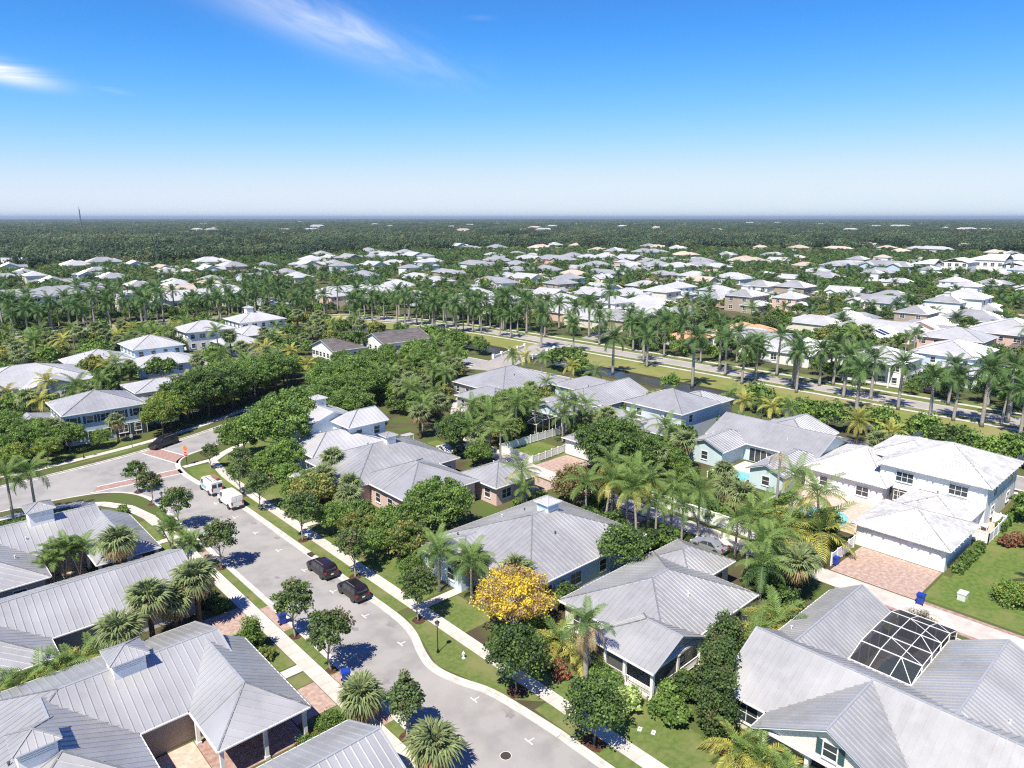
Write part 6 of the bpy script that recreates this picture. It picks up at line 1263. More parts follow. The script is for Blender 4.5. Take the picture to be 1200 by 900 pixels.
# ------------------------------------------------------------------ far houses: a few kinds, each built once, then copied with its parts
def far_house_kind(kind, wall, roof):
    wl = MB(); rf = MB(); wins = []
    def blk(x0, x1, y0, y1, ze, p, ax, g=(False, False), o=.5, zb=-.15):
        F, R_ = roof_faces(x0, x1, y0, y1, ze, p, ax, *g)
        for f in F:
            rf.slab(f, .18, 0, 1); o_, e, s, n, P2, st = face_strips(f, 1.1)
            for (a0, a1, c) in st[1:]:
                ys = [q[1] for q in c if abs(q[0] - a0) < 1e-4]
                if len(ys) >= 2: rf.add([o_ + e * (a0 - .05) + s * min(ys), o_ + e * (a0 - .05) + s * max(ys), o_ + e * a0 + s * max(ys) + n * .07, o_ + e * a0 + s * min(ys) + n * .07, o_ + e * (a0 + .05) + s * max(ys), o_ + e * (a0 + .05) + s * min(ys)], [(0, 3, 2, 1), (3, 5, 4, 2)])
        wl.box(x0 + o, x1 - o, y0 + o, y1 - o, zb, ze + o * p - .19); half = (y1 - y0 if ax == 'x' else x1 - x0) / 2
        for gi, gg in enumerate(g):
            if gg:
                zt = ze + o * p - .19; zr = ze + half * p - .2
                if ax == 'x': xx = x0 + o if gi == 0 else x1 - o; wl.add([(xx, y0 + o, zt), (xx, y1 - o, zt), (xx, (y0 + y1) / 2, zr)], [(0, 1, 2)])
                else: yy = y0 + o if gi == 0 else y1 - o; wl.add([(x0 + o, yy, zt), (x1 - o, yy, zt), ((x0 + x1) / 2, yy, zr)], [(0, 1, 2)])
        for fz in ([.9] if ze < 4.6 else [.9, ze - 2.1]):
            for k in range(3): wins.append((x0 + o + (x1 - x0 - 2 * o) * (k + .5) / 3, y0 + o, fz, 'S'))
            for k in range(2): wins.append((x0 + o, y0 + o + (y1 - y0 - 2 * o) * (k + .5) / 2, fz, 'W'))
    if kind == 'hip': blk(-9, 9, -6.5, 6.5, 3.1, .40, 'x'); blk(2, 11, -9, 2, 3.0, .40, 'y')
    elif kind == 'gable': blk(-9, 9, -6, 6, 3.2, .42, 'x', GA); blk(-8, -1, -9, 2, 3.1, .42, 'y', (True, False)); blk(4, 10, 0, 9, 3.0, .4, 'y')
    elif kind == 'two': blk(-7, 7, -6, 6, 6.0, .40, 'x'); blk(-9, 3, -10, -2, 3.0, .36, 'x'); blk(2, 11, -3, 5, 3.0, .36, 'x')
    elif kind == 'long': blk(-15, 15, -6, 6, 3.4, .40, 'x'); blk(-12, -4, -8, 3, 3.3, .4, 'y', (True, False)); blk(3, 11, -8, 3, 3.3, .4, 'y', (True, False))
    elif kind == 'flat': blk(-13, 13, -7, 7, 6.2, .36, 'x'); blk(-10, -2, -9, 2, 6.1, .4, 'y', (True, False)); blk(2, 10, -9, 2, 6.1, .4, 'y', (True, False))
    return wl.mesh('wall', 'wall_' + wall), rf.mesh('roof', roof, 'trim'), wins, kind
FK = {}
def far_house(kind, wall, roof, x, y, rz, label, group, scl=1.0, win=True, cup=False, cat='house', z=-.1, nm='house'):
    k = (kind, wall, roof)
    if k not in FK: FK[k] = far_house_kind(*k)
    wm, rm, wins, _ = FK[k]; t = thing(nm, label, cat, (x, y, z), rz, group, scl); ob('wall', wm, t); r = ob('roof', rm, t)
    if win:
        fm, pm, sm = window_mesh(1.5, 1.4, False)
        for (wx, wy, wz, sd) in wins: o = ob('window', fm, t, (wx, wy, wz), SIDE[sd]); ob('pane', pm, o)
    if cup: cupola(t, (0, 0), 0, 0, (3.1 if kind != 'two' else 6.0) + 3.4, 2.4, roof='roof_white', panels=False)
    s = scl * 11; EXCL.append((x - s * (1.35 if kind == 'long' else .9), x + s * (1.35 if kind == 'long' else .9), y - s * .8, y + s * .8)); return t
HP = [  # pixel of the roof middle, kind, wall, roof
 # left-hand far rows
 (96,294,'hip'),(21,305,'gable'),(120,305,'hip'),(169,295,'gable'),(192,300,'hip'),(217,299,'hip'),(245,305,'hip'),(271,293,'hip'),(86,309,'hip'),(11,311,'gable'),(158,308,'gable'),(115,313,'hip'),(101,318,'gable'),(129,322,'hip'),(195,315,'hip'),(219,316,'hip'),(244,313,'gable'),(271,310,'hip'),(28,317,'hip'),(5,322,'hip'),(60,327,'gable'),(160,330,'hip'),(205,330,'hip'),
 (405,337,'long'),(443,336,'long'),(467,331,'hip'),(492,321,'long'),(525,316,'long'),(559,308,'long'),(583,304,'hip'),(377,296,'hip'),(432,293,'hip'),(410,301,'gable'),(437,299,'hip'),(455,298,'hip'),(475,295,'hip'),(485,298,'gable'),(332,296,'hip'),(392,308,'hip'),(365,303,'hip'),(360,308,'gable'),(488,343,'hip'),(582,326,'long'),(595,320,'hip'),(587,343,'hip'),(557,337,'hip'),(540,348,'hip'),(575,352,'gable'),
 (522,287,'hip'),(536,287,'gable'),(550,289,'hip'),(582,289,'hip'),(595,285,'hip'),
 (652,303,'long'),(617,301,'hip'),(606,313,'hip'),(640,313,'hip'),(672,299,'hip'),(690,300,'hip'),(710,299,'hip'),(707,316,'long'),(700,309,'hip'),(742,310,'hip'),(770,309,'hip'),(794,310,'hip'),(822,309,'hip'),(840,310,'hip'),(739,302,'gable'),(765,294,'hip'),(820,304,'hip'),(755,294,'hip'),
 (657,330,'two'),(645,339,'gable'),(660,345,'hip'),(720,350,'two'),(755,330,'hip'),(795,334,'two'),(737,340,'hip'),(760,350,'hip'),(842,335,'hip'),(842,344,'hip'),(875,345,'two'),(891,333,'two'),(737,369,'gable'),(760,358,'hip'),(695,366,'hip'),(667,360,'hip'),(805,359,'hip'),(700,340,'gable'),(775,318,'hip'),(815,320,'hip'),(860,322,'hip'),(870,304,'hip'),
 (880,388,'hip'),(895,393,'gable'),(905,333,'hip'),(932,335,'two'),(927,345,'two'),(955,314,'hip'),(987,309,'long'),(1040,310,'long'),(1032,315,'hip'),(967,321,'hip'),(992,337,'gable'),(957,371,'hip'),(992,366,'hip'),(1010,375,'hip'),(1075,362,'two'),(1040,380,'gable'),(1090,378,'gable'),(1110,350,'two'),(1120,327,'two'),(1160,329,'hip'),(1142,367,'hip'),(940,402,'hip'),(915,400,'hip'),(1150,356,'hip')]
NEARV = 345
labs = {'hip': 'pale metal hip roofed house in the rows beyond the canal', 'gable': 'pale metal gable roofed house with a front wing beyond the canal', 'two': 'two storey pale roofed house standing among palms beyond the canal', 'long': 'long row house with pale metal roof and front gables beyond the canal'}
rr6 = random.Random(5)
for i, (u, v, k) in enumerate(HP):
    q = P(u, v, 5.0 if k != 'two' else 7.0); far = math.hypot(q.x, q.y)
    if canal_off(q.x, q.y) < 42 and far < 420:                           # keep clear of the palm road
        c = canal_off(q.x, q.y)
    rz = rr6.choice((0, PI / 2, PI / 2, -PI / 2)) + (0.0 if q.y < 200 else -.12)
    wl_ = rr6.choice(('white', 'white', 'cream', 'paleblue', 'peach', 'beige')); rf_ = rr6.choice(('roof_white', 'roof_white', 'roof_metal', 'roof_dull') if v < 330 else ('roof_white', 'roof_metal', 'roof_white'))
    far_house(k, wl_, rf_, q.x, q.y, rz, labs[k], 'pale roofed houses beyond the canal (%s)' % k, rr6.uniform(.95, 1.2) if v > 312 else rr6.uniform(1.15, 1.45), v > 318, rr6.random() < .22 and v > 322)
TAN = [(792,290,),(850,297),(872,304),(937,289),(982,290),(1015,286),(1040,289),(1075,290),(1095,291),(1130,287),(1165,294),(1185,296),(675,286),(650,286),(632,289),(615,285),(730,285),(821,284),(890,288),(1190,287),(540,283),(770,288),(1055,293),(905,297),(700,291),(720,293),(800,297),(760,287)]
for i, (u, v) in enumerate(TAN):
    q = P(u, v, 5); far_house(rr6.choice(('hip', 'long', 'hip')), 'cream', rr6.choice(('roof_tan', 'roof_tan', 'roof_dull', 'roof_white')), q.x, q.y, rr6.choice((0, .4, 1.2)), 'tan or grey roofed house in the farthest rows before the woods', 'far tan and grey roofed houses', rr6.uniform(1.1, 1.5), False)
for (u, v, s, l) in ((868, 380, 1.0, 'house with a bright terracotta tile roof beside the palm road'), (905 - 38, 384, .75, 'lower terracotta roofed wing house behind the palm road palms')):
    q = P(u, v, 5); far_house('hip', 'white', 'terracotta', q.x + (0 if s == 1 else -14), q.y + (0 if s == 1 else 12), 0.0, l, None, s)
# white houses across the palm road at the right, solar roof, pink pair
house('balcony_house', 'white balcony house with pale hip roof facing the palm road', [B(186, 201, 60, 76, 6.0, .36, 'x', win='SW', wsp=3), B(183.5, 188, 62, 74, 6.0, .25, 'y', open=True, posts=[(184, 62.5), (184, 66), (184, 70), (184, 73.5)])], wall='white', roof='roof_white', pw=.9, vents=0, seed=31)
house('two_storey_house', 'pale aqua two storey house with broad pale hip roof behind the palm road', [B(206, 227, 50, 66, 6.0, .36, 'x', win='SW', wsp=3.5), B(198, 208, 46, 60, 3.2, .36, 'y', win='SW')], wall='paleblue', roof='roof_white', pw=.9, vents=0, seed=32)
house('pink_two_storey_house', 'peach pink two storey house with pale hip roof, twin of the larger one behind', [B(236, 252, 56, 74, 6.0, .34, 'y', win='SW', wsp=3.2)], wall='peach', roof='roof_white', pw=1.0, vents=0, seed=33)
house('pink_two_storey_house', 'larger peach pink two storey house with pale hip roof at the back', [B(258, 284, 46, 68, 6.0, .34, 'x', win='SW', wsp=4)], wall='peach', roof='roof_white', pw=1.0, vents=0, seed=34)
hs, os_ = house('solar_roof_house', 'pale metal roofed house with dark solar panels on its gable', [B(238, 262, 84, 96, 3.2, .36, 'x', GA, win='SW', wsp=4), B(262, 284, 78, 90, 3.2, .36, 'x', GA, win='SW', wsp=4)], wall='beige', roof='roof_white', pw=1.0, vents=0, seed=35)
for (x, y0) in ((243, 85.5), (246, 85.5), (270, 79.5), (274, 79.5), (278, 79.5)):
    z0 = 3.2 + (y0 - (84 if x < 262 else 78)) * .36; ob('solar_panel', MB().add([(x - os_[0], y0 - os_[1], z0 + .12), (x + 2.2 - os_[0], y0 - os_[1], z0 + .12), (x + 2.2 - os_[0], y0 + 3.4 - os_[1], z0 + .12 + 3.4 * .36), (x - os_[0], y0 + 3.4 - os_[1], z0 + .12 + 3.4 * .36)], [(0, 1, 2, 3)]).mesh('solar_panel', 'solar'), hs)
q = P(1130, 352, 6); far_house('two', 'white', 'roof_white', q.x, q.y, PI / 2, 'tall white gable house with a dark solar patch at the far right', None, 1.3)
# big white club building
t = thing('club_building', 'sprawling brilliant white building with stepped gables beyond the green woods', 'building', P(1160, 308, 6) * 1); t.location.z = -.1
wm = MB(); rm = MB()
for i, (x, y, w_, d_, h_) in enumerate(((0, 0, 26, 26, 9), (-28, 14, 24, 20, 7.5), (26, -10, 24, 22, 8.5), (-20, -22, 22, 16, 6.5), (12, -36, 24, 18, 7), (46, -34, 26, 24, 8.5), (-48, 30, 20, 16, 6.5), (66, -52, 22, 20, 8), (36, -58, 20, 16, 6.5))):
    F, R_ = roof_faces(x - w_ / 2, x + w_ / 2, y - d_ / 2, y + d_ / 2, h_, .32, 'x' if i % 2 else 'y', *(GA if i % 2 else (True, False)))
    for f in F: rm.slab(f, .3)
    wm.box(x - w_ / 2 + .6, x + w_ / 2 - .6, y - d_ / 2 + .6, y + d_ / 2 - .6, 0, h_ + .1)
    for k in range(int(d_ / 5)): o = ob('window', window_mesh(1.5, 1.4, False)[0], t, (x - w_ / 2 + .6, y - d_ / 2 + 3 + k * 5, 4.5), SIDE['W'], scl=1.6); ob('pane', window_mesh(1.5, 1.4, False)[1], o)
ob('wall', wm.mesh('wall', 'wall_white'), t); ob('roof', rm.mesh('roof', 'tile_cap'), t); EXCL.append((t.location.x - 60, t.location.x + 75, t.location.y - 55, t.location.y + 35))
# flats at the left behind the palms
def flats(u, v, wall, label, w=30, d=16, st=3, rz=0.0, shift=14):
    q = P(u, v); t = thing('apartment_building', label, 'building', (q.x, q.y + shift, -.1), rz); h_ = st * 3.1; wl = MB().box(-w / 2, w / 2, -d / 2, d / 2, 0, h_); ob('wall', wl.mesh('wall', 'wall_' + wall), t)
    rf = MB(); F, R_ = roof_faces(-w / 2 - .8, w / 2 + .8, -d / 2 - .8, d / 2 + .8, h_, .36, 'x', False, False)
    for f in F: rf.slab(f, .3, 0, 1)
    ob('roof', rf.mesh('roof', 'roof_metal', 'trim'), t); n = int(w / 4)
    for s in range(st):
        for k in range(n): o = ob('window', window_mesh(1.5, 1.4, False)[0], t, (-w / 2 + w * (k + .5) / n, -d / 2, s * 3.1 + .9), 0); ob('pane', window_mesh(1.5, 1.4, False)[1], o)
        for k in range(0, n, 2):
            x = -w / 2 + w * (k + 1) / n; bl = MB().box(x - 1.9, x + 1.9, -d / 2 - 1.4, -d / 2, s * 3.1 - .08, s * 3.1 + .06); bl.box(x - 1.9, x + 1.9, -d / 2 - 1.4, -d / 2 - 1.33, s * 3.1 + .06, s * 3.1 + 1.0)
            if s: ob('balcony', bl.mesh('balcony', 'trim'), t)
            for e in (-1.8, 1.8): ob('column', MB().box(x + e - .12, x + e + .12, -d / 2 - 1.4, -d / 2 - 1.16, s * 3.1, s * 3.1 + 3.0).mesh('column', 'trim'), t)
    EXCL.append((q.x - w / 2 - 1, q.x + w / 2 + 1, q.y + shift - d / 2 - 2, q.y + shift + d / 2 + 1)); return t
flats(22, 378, 'paleblue', 'pale blue three storey flats with stacked balconies behind the royal palms', 30, 15, 3); flats(82, 371, 'peach', 'peach pink three storey flats with columned balconies behind the royal palms', 26, 15, 3); flats(118, 366, 'beige', 'beige three storey flats with white columns beside the pink flats', 22, 14, 3, shift=20)
q = P(220, 362); house('row_house', 'long low cream row of houses with broad pale metal gables by the palm road bend', [B(q.x - 26, q.x + 20, q.y + 6, q.y + 22, 3.6, .5, 'x', GA, win='S', wsp=4), B(q.x - 16, q.x - 6, q.y + 1, q.y + 14, 3.5, .5, 'y', (True, False), win='S'), B(q.x + 4, q.x + 15, q.y + 1, q.y + 14, 3.5, .5, 'y', (True, False), win='S'), B(q.x + 16, q.x + 34, q.y - 4, q.y + 16, 3.6, .5, 'y', (True, True), win='S')], wall='cream', roof='roof_white', pw=1.0, vents=0, seed=41)

# ------------------------------------------------------------------ royal palms of the palm road (ground points read from the photograph)
PALMPX = [(1003,484),(1052,480),(1088,502),(1117,493),(988,466),(758,430),(811,454),(843,434),(869,450),(885,444),(929,452),(933,460),(738,404),(535,390),(507,385),(561,379),(592,386),(617,390),(634,408),(672,412),(718,438),(713,378),(317,365),(331,364),(347,376),(367,365),(381,380),(396,367),(414,386),(420,369),(445,375),(475,382),(591,372),(15,387),(36,376),(80,377),(65,367),(95,367),(116,365),(131,367),(137,362),(146,365),(174,389),(186,371),(167,380),(230,370),(266,369),(205,369),(250,364),(290,362),(655,385),(690,395),(770,410),(800,416),(960,452),(1020,468),(1150,500),(1180,495),(1195,512),(5,372),(50,371),(300,372),(440,366),(468,371),(495,374),(520,377),(548,372),(610,376),(640,382),(675,388)]
GP = 'royal palms lining the palm road'
for i, (u, v) in enumerate(PALMPX):
    q = P(u, v); sc_ = random.uniform(.85, 1.1); ROYAL[(i * 7) % 5].put(q.x, q.y, 'tall royal palm with smooth grey trunk along the palm road', GP, sc_, -.05)
rq2 = random.Random(12); pq = densify(CANAL, 11.0)
for i, q in enumerate(pq):
    for o_ in (19.7, 29.6):
        w_ = offs(pq, o_)[i]
        if w_.x < 30 or w_.y < 5 or rq2.random() < .45 or 148 < w_.y < 172: continue
        ROYAL[rq2.randrange(5)].put(w_.x, w_.y + rq2.uniform(-3, 3), 'royal palm standing in the grass verge of the palm road', 'royal palms in the palm road verges', rq2.uniform(.6, .95), -.05)
# second line of palms filling the far side
for i in range(110):
    k = random.uniform(.02, .98); a = densify(CANAL, 4); q = offs(a, random.choice((30.5, 34.5, 38, 42)))[int(k * (len(a) - 1))]
    if 0 < q.x and q.y > (130 if i % 5 else 0): ROYAL[(i * 3) % 5].put(q.x + random.uniform(-1, 1), q.y + random.uniform(-1, 1), 'tall royal palm in front of the houses facing the palm road', 'royal palms before the far houses', random.uniform(.7, 1.0), -.1)
rq = random.Random(9); aq = densify(CANAL, 6.0)
for i in range(len(aq)):                                                # continuous planting behind the palm road
    for o_ in (35.0, 40.0):
        q = offs(aq, o_ + rq.uniform(-1.6, 1.6))[i]
        if q.x < 25 or q.y < 8 or rq.random() < .25 or any(_pt_in(q.x, q.y, e, .6) for e in EXCL) or 146 < q.y < 176 and q.x > 160: continue
        FAR[rq.choice(('bright', 'oak', 'bright', 'dark'))].put(q.x, q.y, 'leafy tree in the planting strip behind the palm road', 'trees behind the palm road', rq.uniform(.42, .68), -.1)
DATE.put(*P(1003, 522).xy, 'single date palm with a round golden crown by the service street', None, 1.05); EXCL.append((125, 128, 44, 50))
# hedge trees on the near canal bank
for i in range(44):
    y = 20 + i * 4.0 + random.uniform(-1, 1); x = 139 + random.uniform(-2.2, 2.0)
    if 140 < y < 160 or (99 < y < 122) or (75 < y < 92): continue
    (FAR['bright'] if i % 4 else FAR['oak']).put(x, y, 'bushy bright green tree on the near canal bank', 'bank trees along the canal', random.uniform(.55, .85), v=i)
for i, (x, y) in enumerate(((128.2, 66.0), (127.4, 69.4), (128.4, 72.8), (127.0, 63.4), (127.8, 60.2), (126.8, 41.5), (129, 128), (127, 132), (125, 135), (128, 138), (126.5, 108), (127, 116))): (GOLD_FAR if i % 2 else QUEEN_FAR)[i % 2].put(x - .2, y, 'palm clump tree in front of the metal roofs on the service street', 'palms on the service street', 1.1)
for i in range(30):
    a = offs(densify(CANAL, 4), -9); q = a[int(len(a) * (.55 + .015 * i)) % len(a)]; (FAR[('bright', 'olive', 'oak')[i % 3]]).put(q.x + random.uniform(-3, 3), q.y + random.uniform(-3, 3), 'leafy tree on the curved canal bank beyond the white houses', 'trees on the curved canal bank', random.uniform(.6, .95))
# ------------------------------------------------------------------ garden planting between the houses north of the cross street and beyond
pal_n = 0; tree_n = 0
def scatter(n, x0, x1, y0, y1, pick, r, tries=12, cond=None):
    pts = []
    for _ in range(n * tries):
        x = random.uniform(x0, x1); y = random.uniform(y0, y1)
        if blocked(x, y, r) or (cond and not cond(x, y)): continue
        if any((x - a) ** 2 + (y - b) ** 2 < (r * 1.6) ** 2 for a, b in pts): continue
        pts.append((x, y)); pick(x, y)
        if len(pts) >= n: break
def in_view(x, y):
    d = Vector((x, y, 0)) - Vector((0, 0, CAM_H)); z = d.dot(_f)
    return z > 5 and abs(d.dot(_r) / z) < .80
def pick_n(x, y):
    r = random.random()
    if r < .22: SABAL_FAR[int(r * 100) % 2].put(x, y, 'fan palm in the gardens north of the cross street', 'fan palms north of the cross street', random.uniform(.9, 1.3))
    elif r < .42: QUEEN_FAR[int(r * 100) % 2].put(x, y, 'feather palm in the gardens north of the cross street', 'feather palms north of the cross street', random.uniform(1.0, 1.4))
    elif r < .52: GOLD_FAR[int(r * 100) % 2].put(x, y, 'golden feather palm in the gardens north of the cross street', 'golden palms north of the cross street', random.uniform(1.0, 1.3))
    else: FAR[random.choice(('bright', 'oak', 'olive', 'oak', 'bright'))].put(x, y, 'garden tree between the houses north of the cross street', 'garden trees north of the cross street', random.uniform(.5, .9))
EXCL.append((82, 137, 163, 184))
scatter(200, 8, 134, 150, 262, pick_n, 1.6, cond=lambda x, y: in_view(x, y) and canal_off(x, y) < -7)
def pick_a(x, y):
    r = random.random()
    if r < .3: SABAL_FAR[0].put(x, y, 'fan palm in the gardens across the alley', 'fan palms across the alley', random.uniform(.8, 1.1))
    elif r < .55: QUEEN_FAR[0].put(x, y, 'feather palm in the gardens across the alley', 'feather palms across the alley', random.uniform(.9, 1.2))
    else: FAR[random.choice(('bright', 'oak', 'olive'))].put(x, y, 'small garden tree across the alley', 'garden trees across the alley', random.uniform(.35, .68))
EXCL.append((95, 110, 44, 60)); EXCL.append((80.5, 112, 3, 46.5)); EXCL.append((78, 91, 75, 91)); EXCL.append((82, 99, 44, 58))
scatter(110, 81, 130, 4, 165, pick_a, 1.4, cond=lambda x, y: in_view(x, y))

# ------------------------------------------------------------------ trees beyond the palm road: individuals near, masses far
def pick_m(x, y):
    r = random.random()
    if r < .16: QUEEN_FAR[int(r * 100) % 2].put(x, y, 'feather palm among the houses beyond the palm road', 'feather palms beyond the palm road', random.uniform(1.0, 1.5), -.1)
    elif r < .28: SABAL_FAR[int(r * 100) % 2].put(x, y, 'fan palm among the houses beyond the palm road', 'fan palms beyond the palm road', random.uniform(1.0, 1.4), -.1)
    elif r < .36: ROYAL[int(r * 100) % 5].put(x, y, 'royal palm among the houses beyond the palm road', 'royal palms among the far houses', random.uniform(.6, .9), -.1)
    else:
        k = random.choice(('oak', 'bright', 'oak', 'olive', 'bright', 'dark')); FAR[k].put(x, y, 'garden tree among the houses beyond the palm road', 'garden trees beyond the palm road', random.uniform(.55, .9), -.1)
nh = 0; rh = random.Random(21)
for _ in range(4000):                                                     # further rows of the same houses
    r = rh.uniform(300, 800); az = YAW + rh.uniform(-.64, .64); x = r * math.sin(az); y = r * math.cos(az)
    if canal_off(x, y) < 50 or (az < YAW - .3 and r > 640) or any(_pt_in(x, y, e, 9.5) for e in EXCL if abs(e[0] - x) < 60): continue
    far_house(rh.choice(('hip', 'hip', 'gable', 'two')), rh.choice(('white', 'cream', 'peach', 'paleblue')), rh.choice(('roof_white', 'roof_white', 'roof_metal', 'roof_dull', 'roof_tan')), x, y, rh.choice((0, PI / 2, -PI / 2)), 'small pale roofed house crowded into the middle distance rows', 'crowded middle distance houses', rh.uniform(.85, 1.15), r < 420); nh += 1
    if nh >= 75: break
scatter(130, 20, 330, -10, 380, pick_m, 2.2, 16, cond=lambda x, y: in_view(x, y) and canal_off(x, y) > 38 and math.hypot(x, y) < 285)
for (u, v) in ((567, 330), (536, 337), (470, 289), (458, 290), (403, 296), (1140, 372)):
    q = P(u, v, 3); FAR['gold'].put(q.x, q.y, 'tree in yellow blossom among the far roofs', 'far yellow blossom trees', .75, -.1)

def gn_scatter(name, label_src, pts, scl, rot, me, kind='stuff'):
    """one mass of plants: points carrying size and turn, a plant set on each"""
    src = bpy.data.objects.new(name + '_plant', me)
    m = bpy.data.meshes.new(name); m.from_pydata([tuple(p) for p in pts], [], [])
    a = m.attributes.new('size', 'FLOAT_VECTOR', 'POINT'); a.data.foreach_set('vector', np.asarray(scl, np.float32).ravel())
    a = m.attributes.new('turn', 'FLOAT_VECTOR', 'POINT'); r = np.zeros((len(pts), 3), np.float32); r[:, 2] = rot; a.data.foreach_set('vector', r.ravel())
    o = ob(name, m); ng = bpy.data.node_groups.new(name, 'GeometryNodeTree'); ng.interface.new_socket('Geometry', in_out='INPUT', socket_type='NodeSocketGeometry'); ng.interface.new_socket('Geometry', in_out='OUTPUT', socket_type='NodeSocketGeometry')
    N = ng.nodes; L = ng.links; gi = N.new('NodeGroupInput'); go = N.new('NodeGroupOutput'); ip = N.new('GeometryNodeInstanceOnPoints'); oi = N.new('GeometryNodeObjectInfo'); oi.inputs['Object'].default_value = src; oi.inputs['As Instance'].default_value = True
    na = N.new('GeometryNodeInputNamedAttribute'); na.data_type = 'FLOAT_VECTOR'; na.inputs['Name'].default_value = 'size'; nb = N.new('GeometryNodeInputNamedAttribute'); nb.data_type = 'FLOAT_VECTOR'; nb.inputs['Name'].default_value = 'turn'
    er = N.new('FunctionNodeEulerToRotation')
    L.new(gi.outputs[0], ip.inputs['Points']); L.new(oi.outputs['Geometry'], ip.inputs['Instance']); L.new(na.outputs['Attribute'], ip.inputs['Scale']); L.new(nb.outputs['Attribute'], er.inputs[0]); L.new(er.outputs[0], ip.inputs['Rotation']); L.new(ip.outputs[0], go.inputs[0])
    md = o.modifiers.new('plants', 'NODES'); md.node_group = ng
    return tag(o, label_src, 'trees', None, 'stuff')
EX = np.array(EXCL)
def field(n, rmin, rmax, rng, power=1.0):
    az = YAW + rng.uniform(-.70, .70, n); r = rmin * (rmax / rmin) ** rng.random(n) if power == 'log' else np.sqrt(rng.uniform(rmin ** 2, rmax ** 2, n))
    return np.stack([r * np.sin(az), r * np.cos(az)], 1), r
def free(p, pad):
    k = np.ones(len(p), bool)
    for (a, b, c, d) in EX: k &= ~((p[:, 0] > a - pad) & (p[:, 0] < b + pad) & (p[:, 1] > c - pad) & (p[:, 1] < d + pad))
    return k
CX = np.array([(p.x, p.y) for p in densify(CANAL, 10)])
def off_canal(p, d): return np.array([np.min(np.hypot(CX[:, 0] - x, CX[:, 1] - y)) > d for x, y in p])
r7 = np.random.default_rng(77)
mix = [('oak', 2300, (.42, .78)), ('bright', 2100, (.42, .75)), ('olive', 1100, (.4, .7)), ('dark', 1400, (.42, .78)), ('grey', 420, (.45, .7))]
for k, n, (s0, s1) in mix:
    p, r = field(n * 2, 265, 1230, r7); ok = free(p, -3.2) & off_canal(p, 44); p = p[ok][:n]; s = r7.uniform(s0, s1, (len(p), 1)) * np.array([1, 1, 1.0])
    gn_scatter('tree_mass', 'far %s garden trees massed between the pale roofs' % dict(oak='green', bright='bright green', olive='olive green', dark='dark green', grey='grey leafless')[k], np.c_[p, np.full(len(p), -.3)], s, r7.uniform(0, 6.28, len(p)), FARV[k][0][1])
p, r = field(3400, 290, 900, r7); ok = free(p, -3.5) & off_canal(p, 40); p = p[ok][:1500]
gn_scatter('palm_mass', 'far dark palms massed between the pale roofs', np.c_[p, np.full(len(p), 3.5)], r7.uniform(.7, 1.1, (len(p), 1)) * np.ones((1, 3)), r7.uniform(0, 6.28, len(p)), [setattr(ROYAL[0], 'lowc', None), None][1] or (lambda me: (me.transform(Matrix.Translation((0, 0, -9.5))), me)[1])(ROYAL[0].crown.copy()))
# woods to the horizon
def grove(seed, mats, n=12, w=15.0, leaf_=1.5, per=110):
    rng = np.random.default_rng(seed); C = np.stack([rng.uniform(-w, w, n), rng.uniform(-w, w, n), rng.uniform(4.0, 9.5, n)], 1); R_ = rng.uniform(3.2, 5.6, n)
    V = leaf_arrays(C, R_, per, leaf_, rng, flat=.5, squash=.75); return quads_mesh('grove', V, mats, (rng.random(n * per) < .3).astype(int))
groves = [grove(1, ('leaf_far', 'leaf_far_blue')), grove(2, ('leaf_far_blue', 'leaf_far')), grove(3, ('leaf_far_olive', 'leaf_far'))]
def edge(p):         # where the woods begin: nearer at the left, farther at the right
    az = np.arctan2(p[:, 0], p[:, 1]) - YAW; r = np.hypot(p[:, 0], p[:, 1]); return r > np.interp(az, [-.7, -.45, -.2, 0, .3, .7], [690, 720, 820, 960, 1020, 1000])
for gi_, me in enumerate(groves):
    p, r = field(5600, 700, 3000, r7); p = p[edge(p)]; k = free(p, 2); p = p[k]; tone = np.sin(p[:, 0] / 97 + 1.3 * np.sin(p[:, 1] / 131)) + np.sin(p[:, 1] / 173 + gi_ * 2.1 + p[:, 0] / 251) + r7.normal(0, .8, len(p)); p = p[tone > (-.6 if gi_ == 0 else -.1 if gi_ == 1 else .7)]
    gn_scatter('forest', ['dense green woods stretching behind the far roofs', 'dark green patches of the woods behind the far roofs', 'olive patches of the woods behind the far roofs'][gi_], np.c_[p, r7.uniform(-2.5, .5, len(p))], r7.uniform(.75, 1.25, (len(p), 1)) * np.ones((1, 3)), r7.uniform(0, 6.28, len(p)), me)
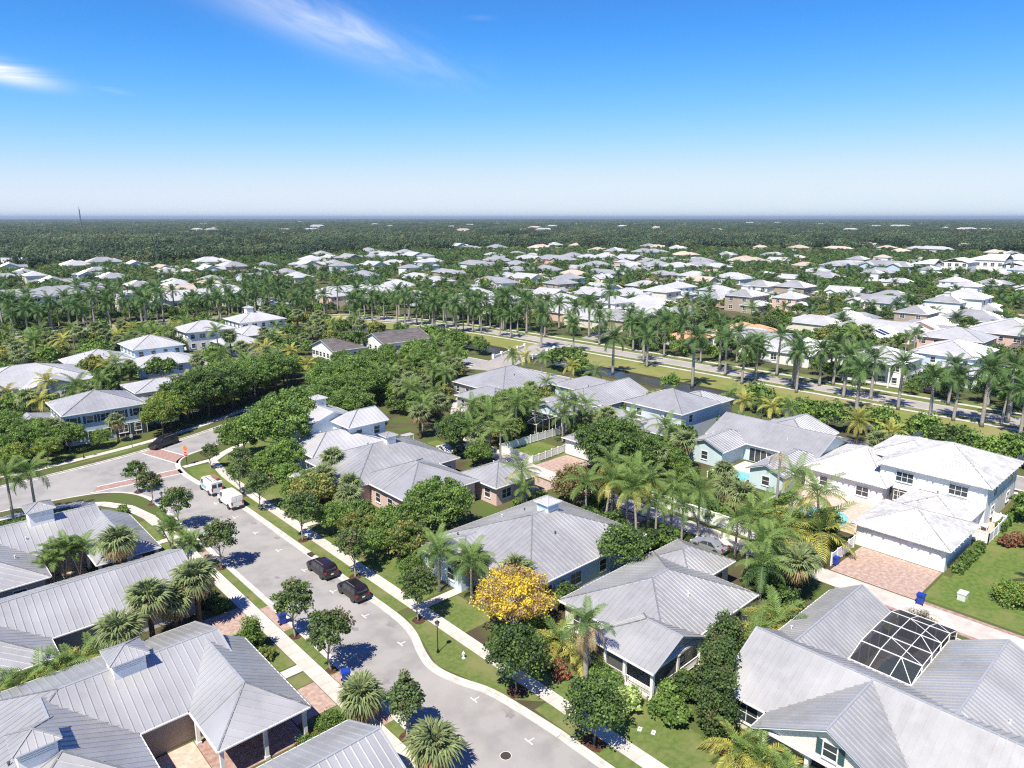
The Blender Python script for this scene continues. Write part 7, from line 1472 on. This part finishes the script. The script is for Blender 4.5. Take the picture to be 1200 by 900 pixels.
for gi_, me in enumerate(groves[:2]):
    p, r = field(6500, 2900, 16000, r7, 'log'); s = np.clip(r / 1100, 2.6, 9)[:, None] * r7.uniform(.8, 1.25, (len(p), 1))
    S3 = np.concatenate([s, s, np.clip(r7.uniform(.9, 1.6, (len(p), 1)), 0, 2)], 1); gn_scatter('horizon_woods', ['flat dark woods running out to the horizon', 'distant mixed green woods along the horizon'][gi_], np.c_[p, np.full(len(p), -2.0)], S3, r7.uniform(0, 6.28, len(p)), me)
# scattered pale roofs far out
for i in range(60):
    v = random.choice((260.5, 262, 263, 264, 266, 268, 270)); u = random.uniform(200, 1195); q = P(u, v, 9)
    far_house('long', 'white', random.choice(('roof_white', 'roof_tan', 'roof_white')), q.x, q.y, random.uniform(0, 3), 'pale low building standing out of the distant woods', 'pale buildings in the distant woods', random.uniform(.9, 1.7), False, z=7.5)
# lattice tower on the horizon
q = P(94, 256.2); k = 2600 / math.hypot(q.x, q.y); tx, ty = q.x * k, q.y * k
t = thing('radio_mast', 'thin dark mast standing on the horizon above the woods', 'tower', (tx, ty, 0)); tw = MB()
for a in range(3): tw.bar((2.4 * math.cos(a * 2.094), 2.4 * math.sin(a * 2.094), 0), (1.0 * math.cos(a * 2.094), 1.0 * math.sin(a * 2.094), 66), 1.0)
for i in range(11):
    for a in range(3): f = 1 - .058 * i; tw.bar((2.4 * f * math.cos(a * 2.094), 2.4 * f * math.sin(a * 2.094), i * 6), (2.3 * f * math.cos(a * 2.094 + 2.094), 2.3 * f * math.sin(a * 2.094 + 2.094), i * 6 + 6), .5)
ob('lattice', tw.mesh('lattice', 'tower'), t); ob('antenna', MB().tube([(0, 0, 60), (0, 0, 74)], [.9, .5], 6).mesh('antenna', 'tower'), t)

# ------------------------------------------------------------------ haze
def haze():
    m = bpy.data.materials.new('haze'); m.use_nodes = True; N = m.node_tree.nodes; N.remove(N['Principled BSDF']); v = N.new('ShaderNodeVolumePrincipled'); v.inputs['Color'].default_value = (.62, .74, .90, 1); v.inputs['Density'].default_value = HAZE; v.inputs['Anisotropy'].default_value = 0.2
    m.node_tree.links.new(v.outputs[0], N['Material Output'].inputs['Volume']); MATS['haze'] = m
    tag(ob('haze', MB().box(-S_ - 50, S_ + 50, -S_ - 50, S_ + 50, GZ - 1.2, 90.0).mesh('haze', 'haze')), kind='stuff')
HAZE = 7.0e-5
haze()
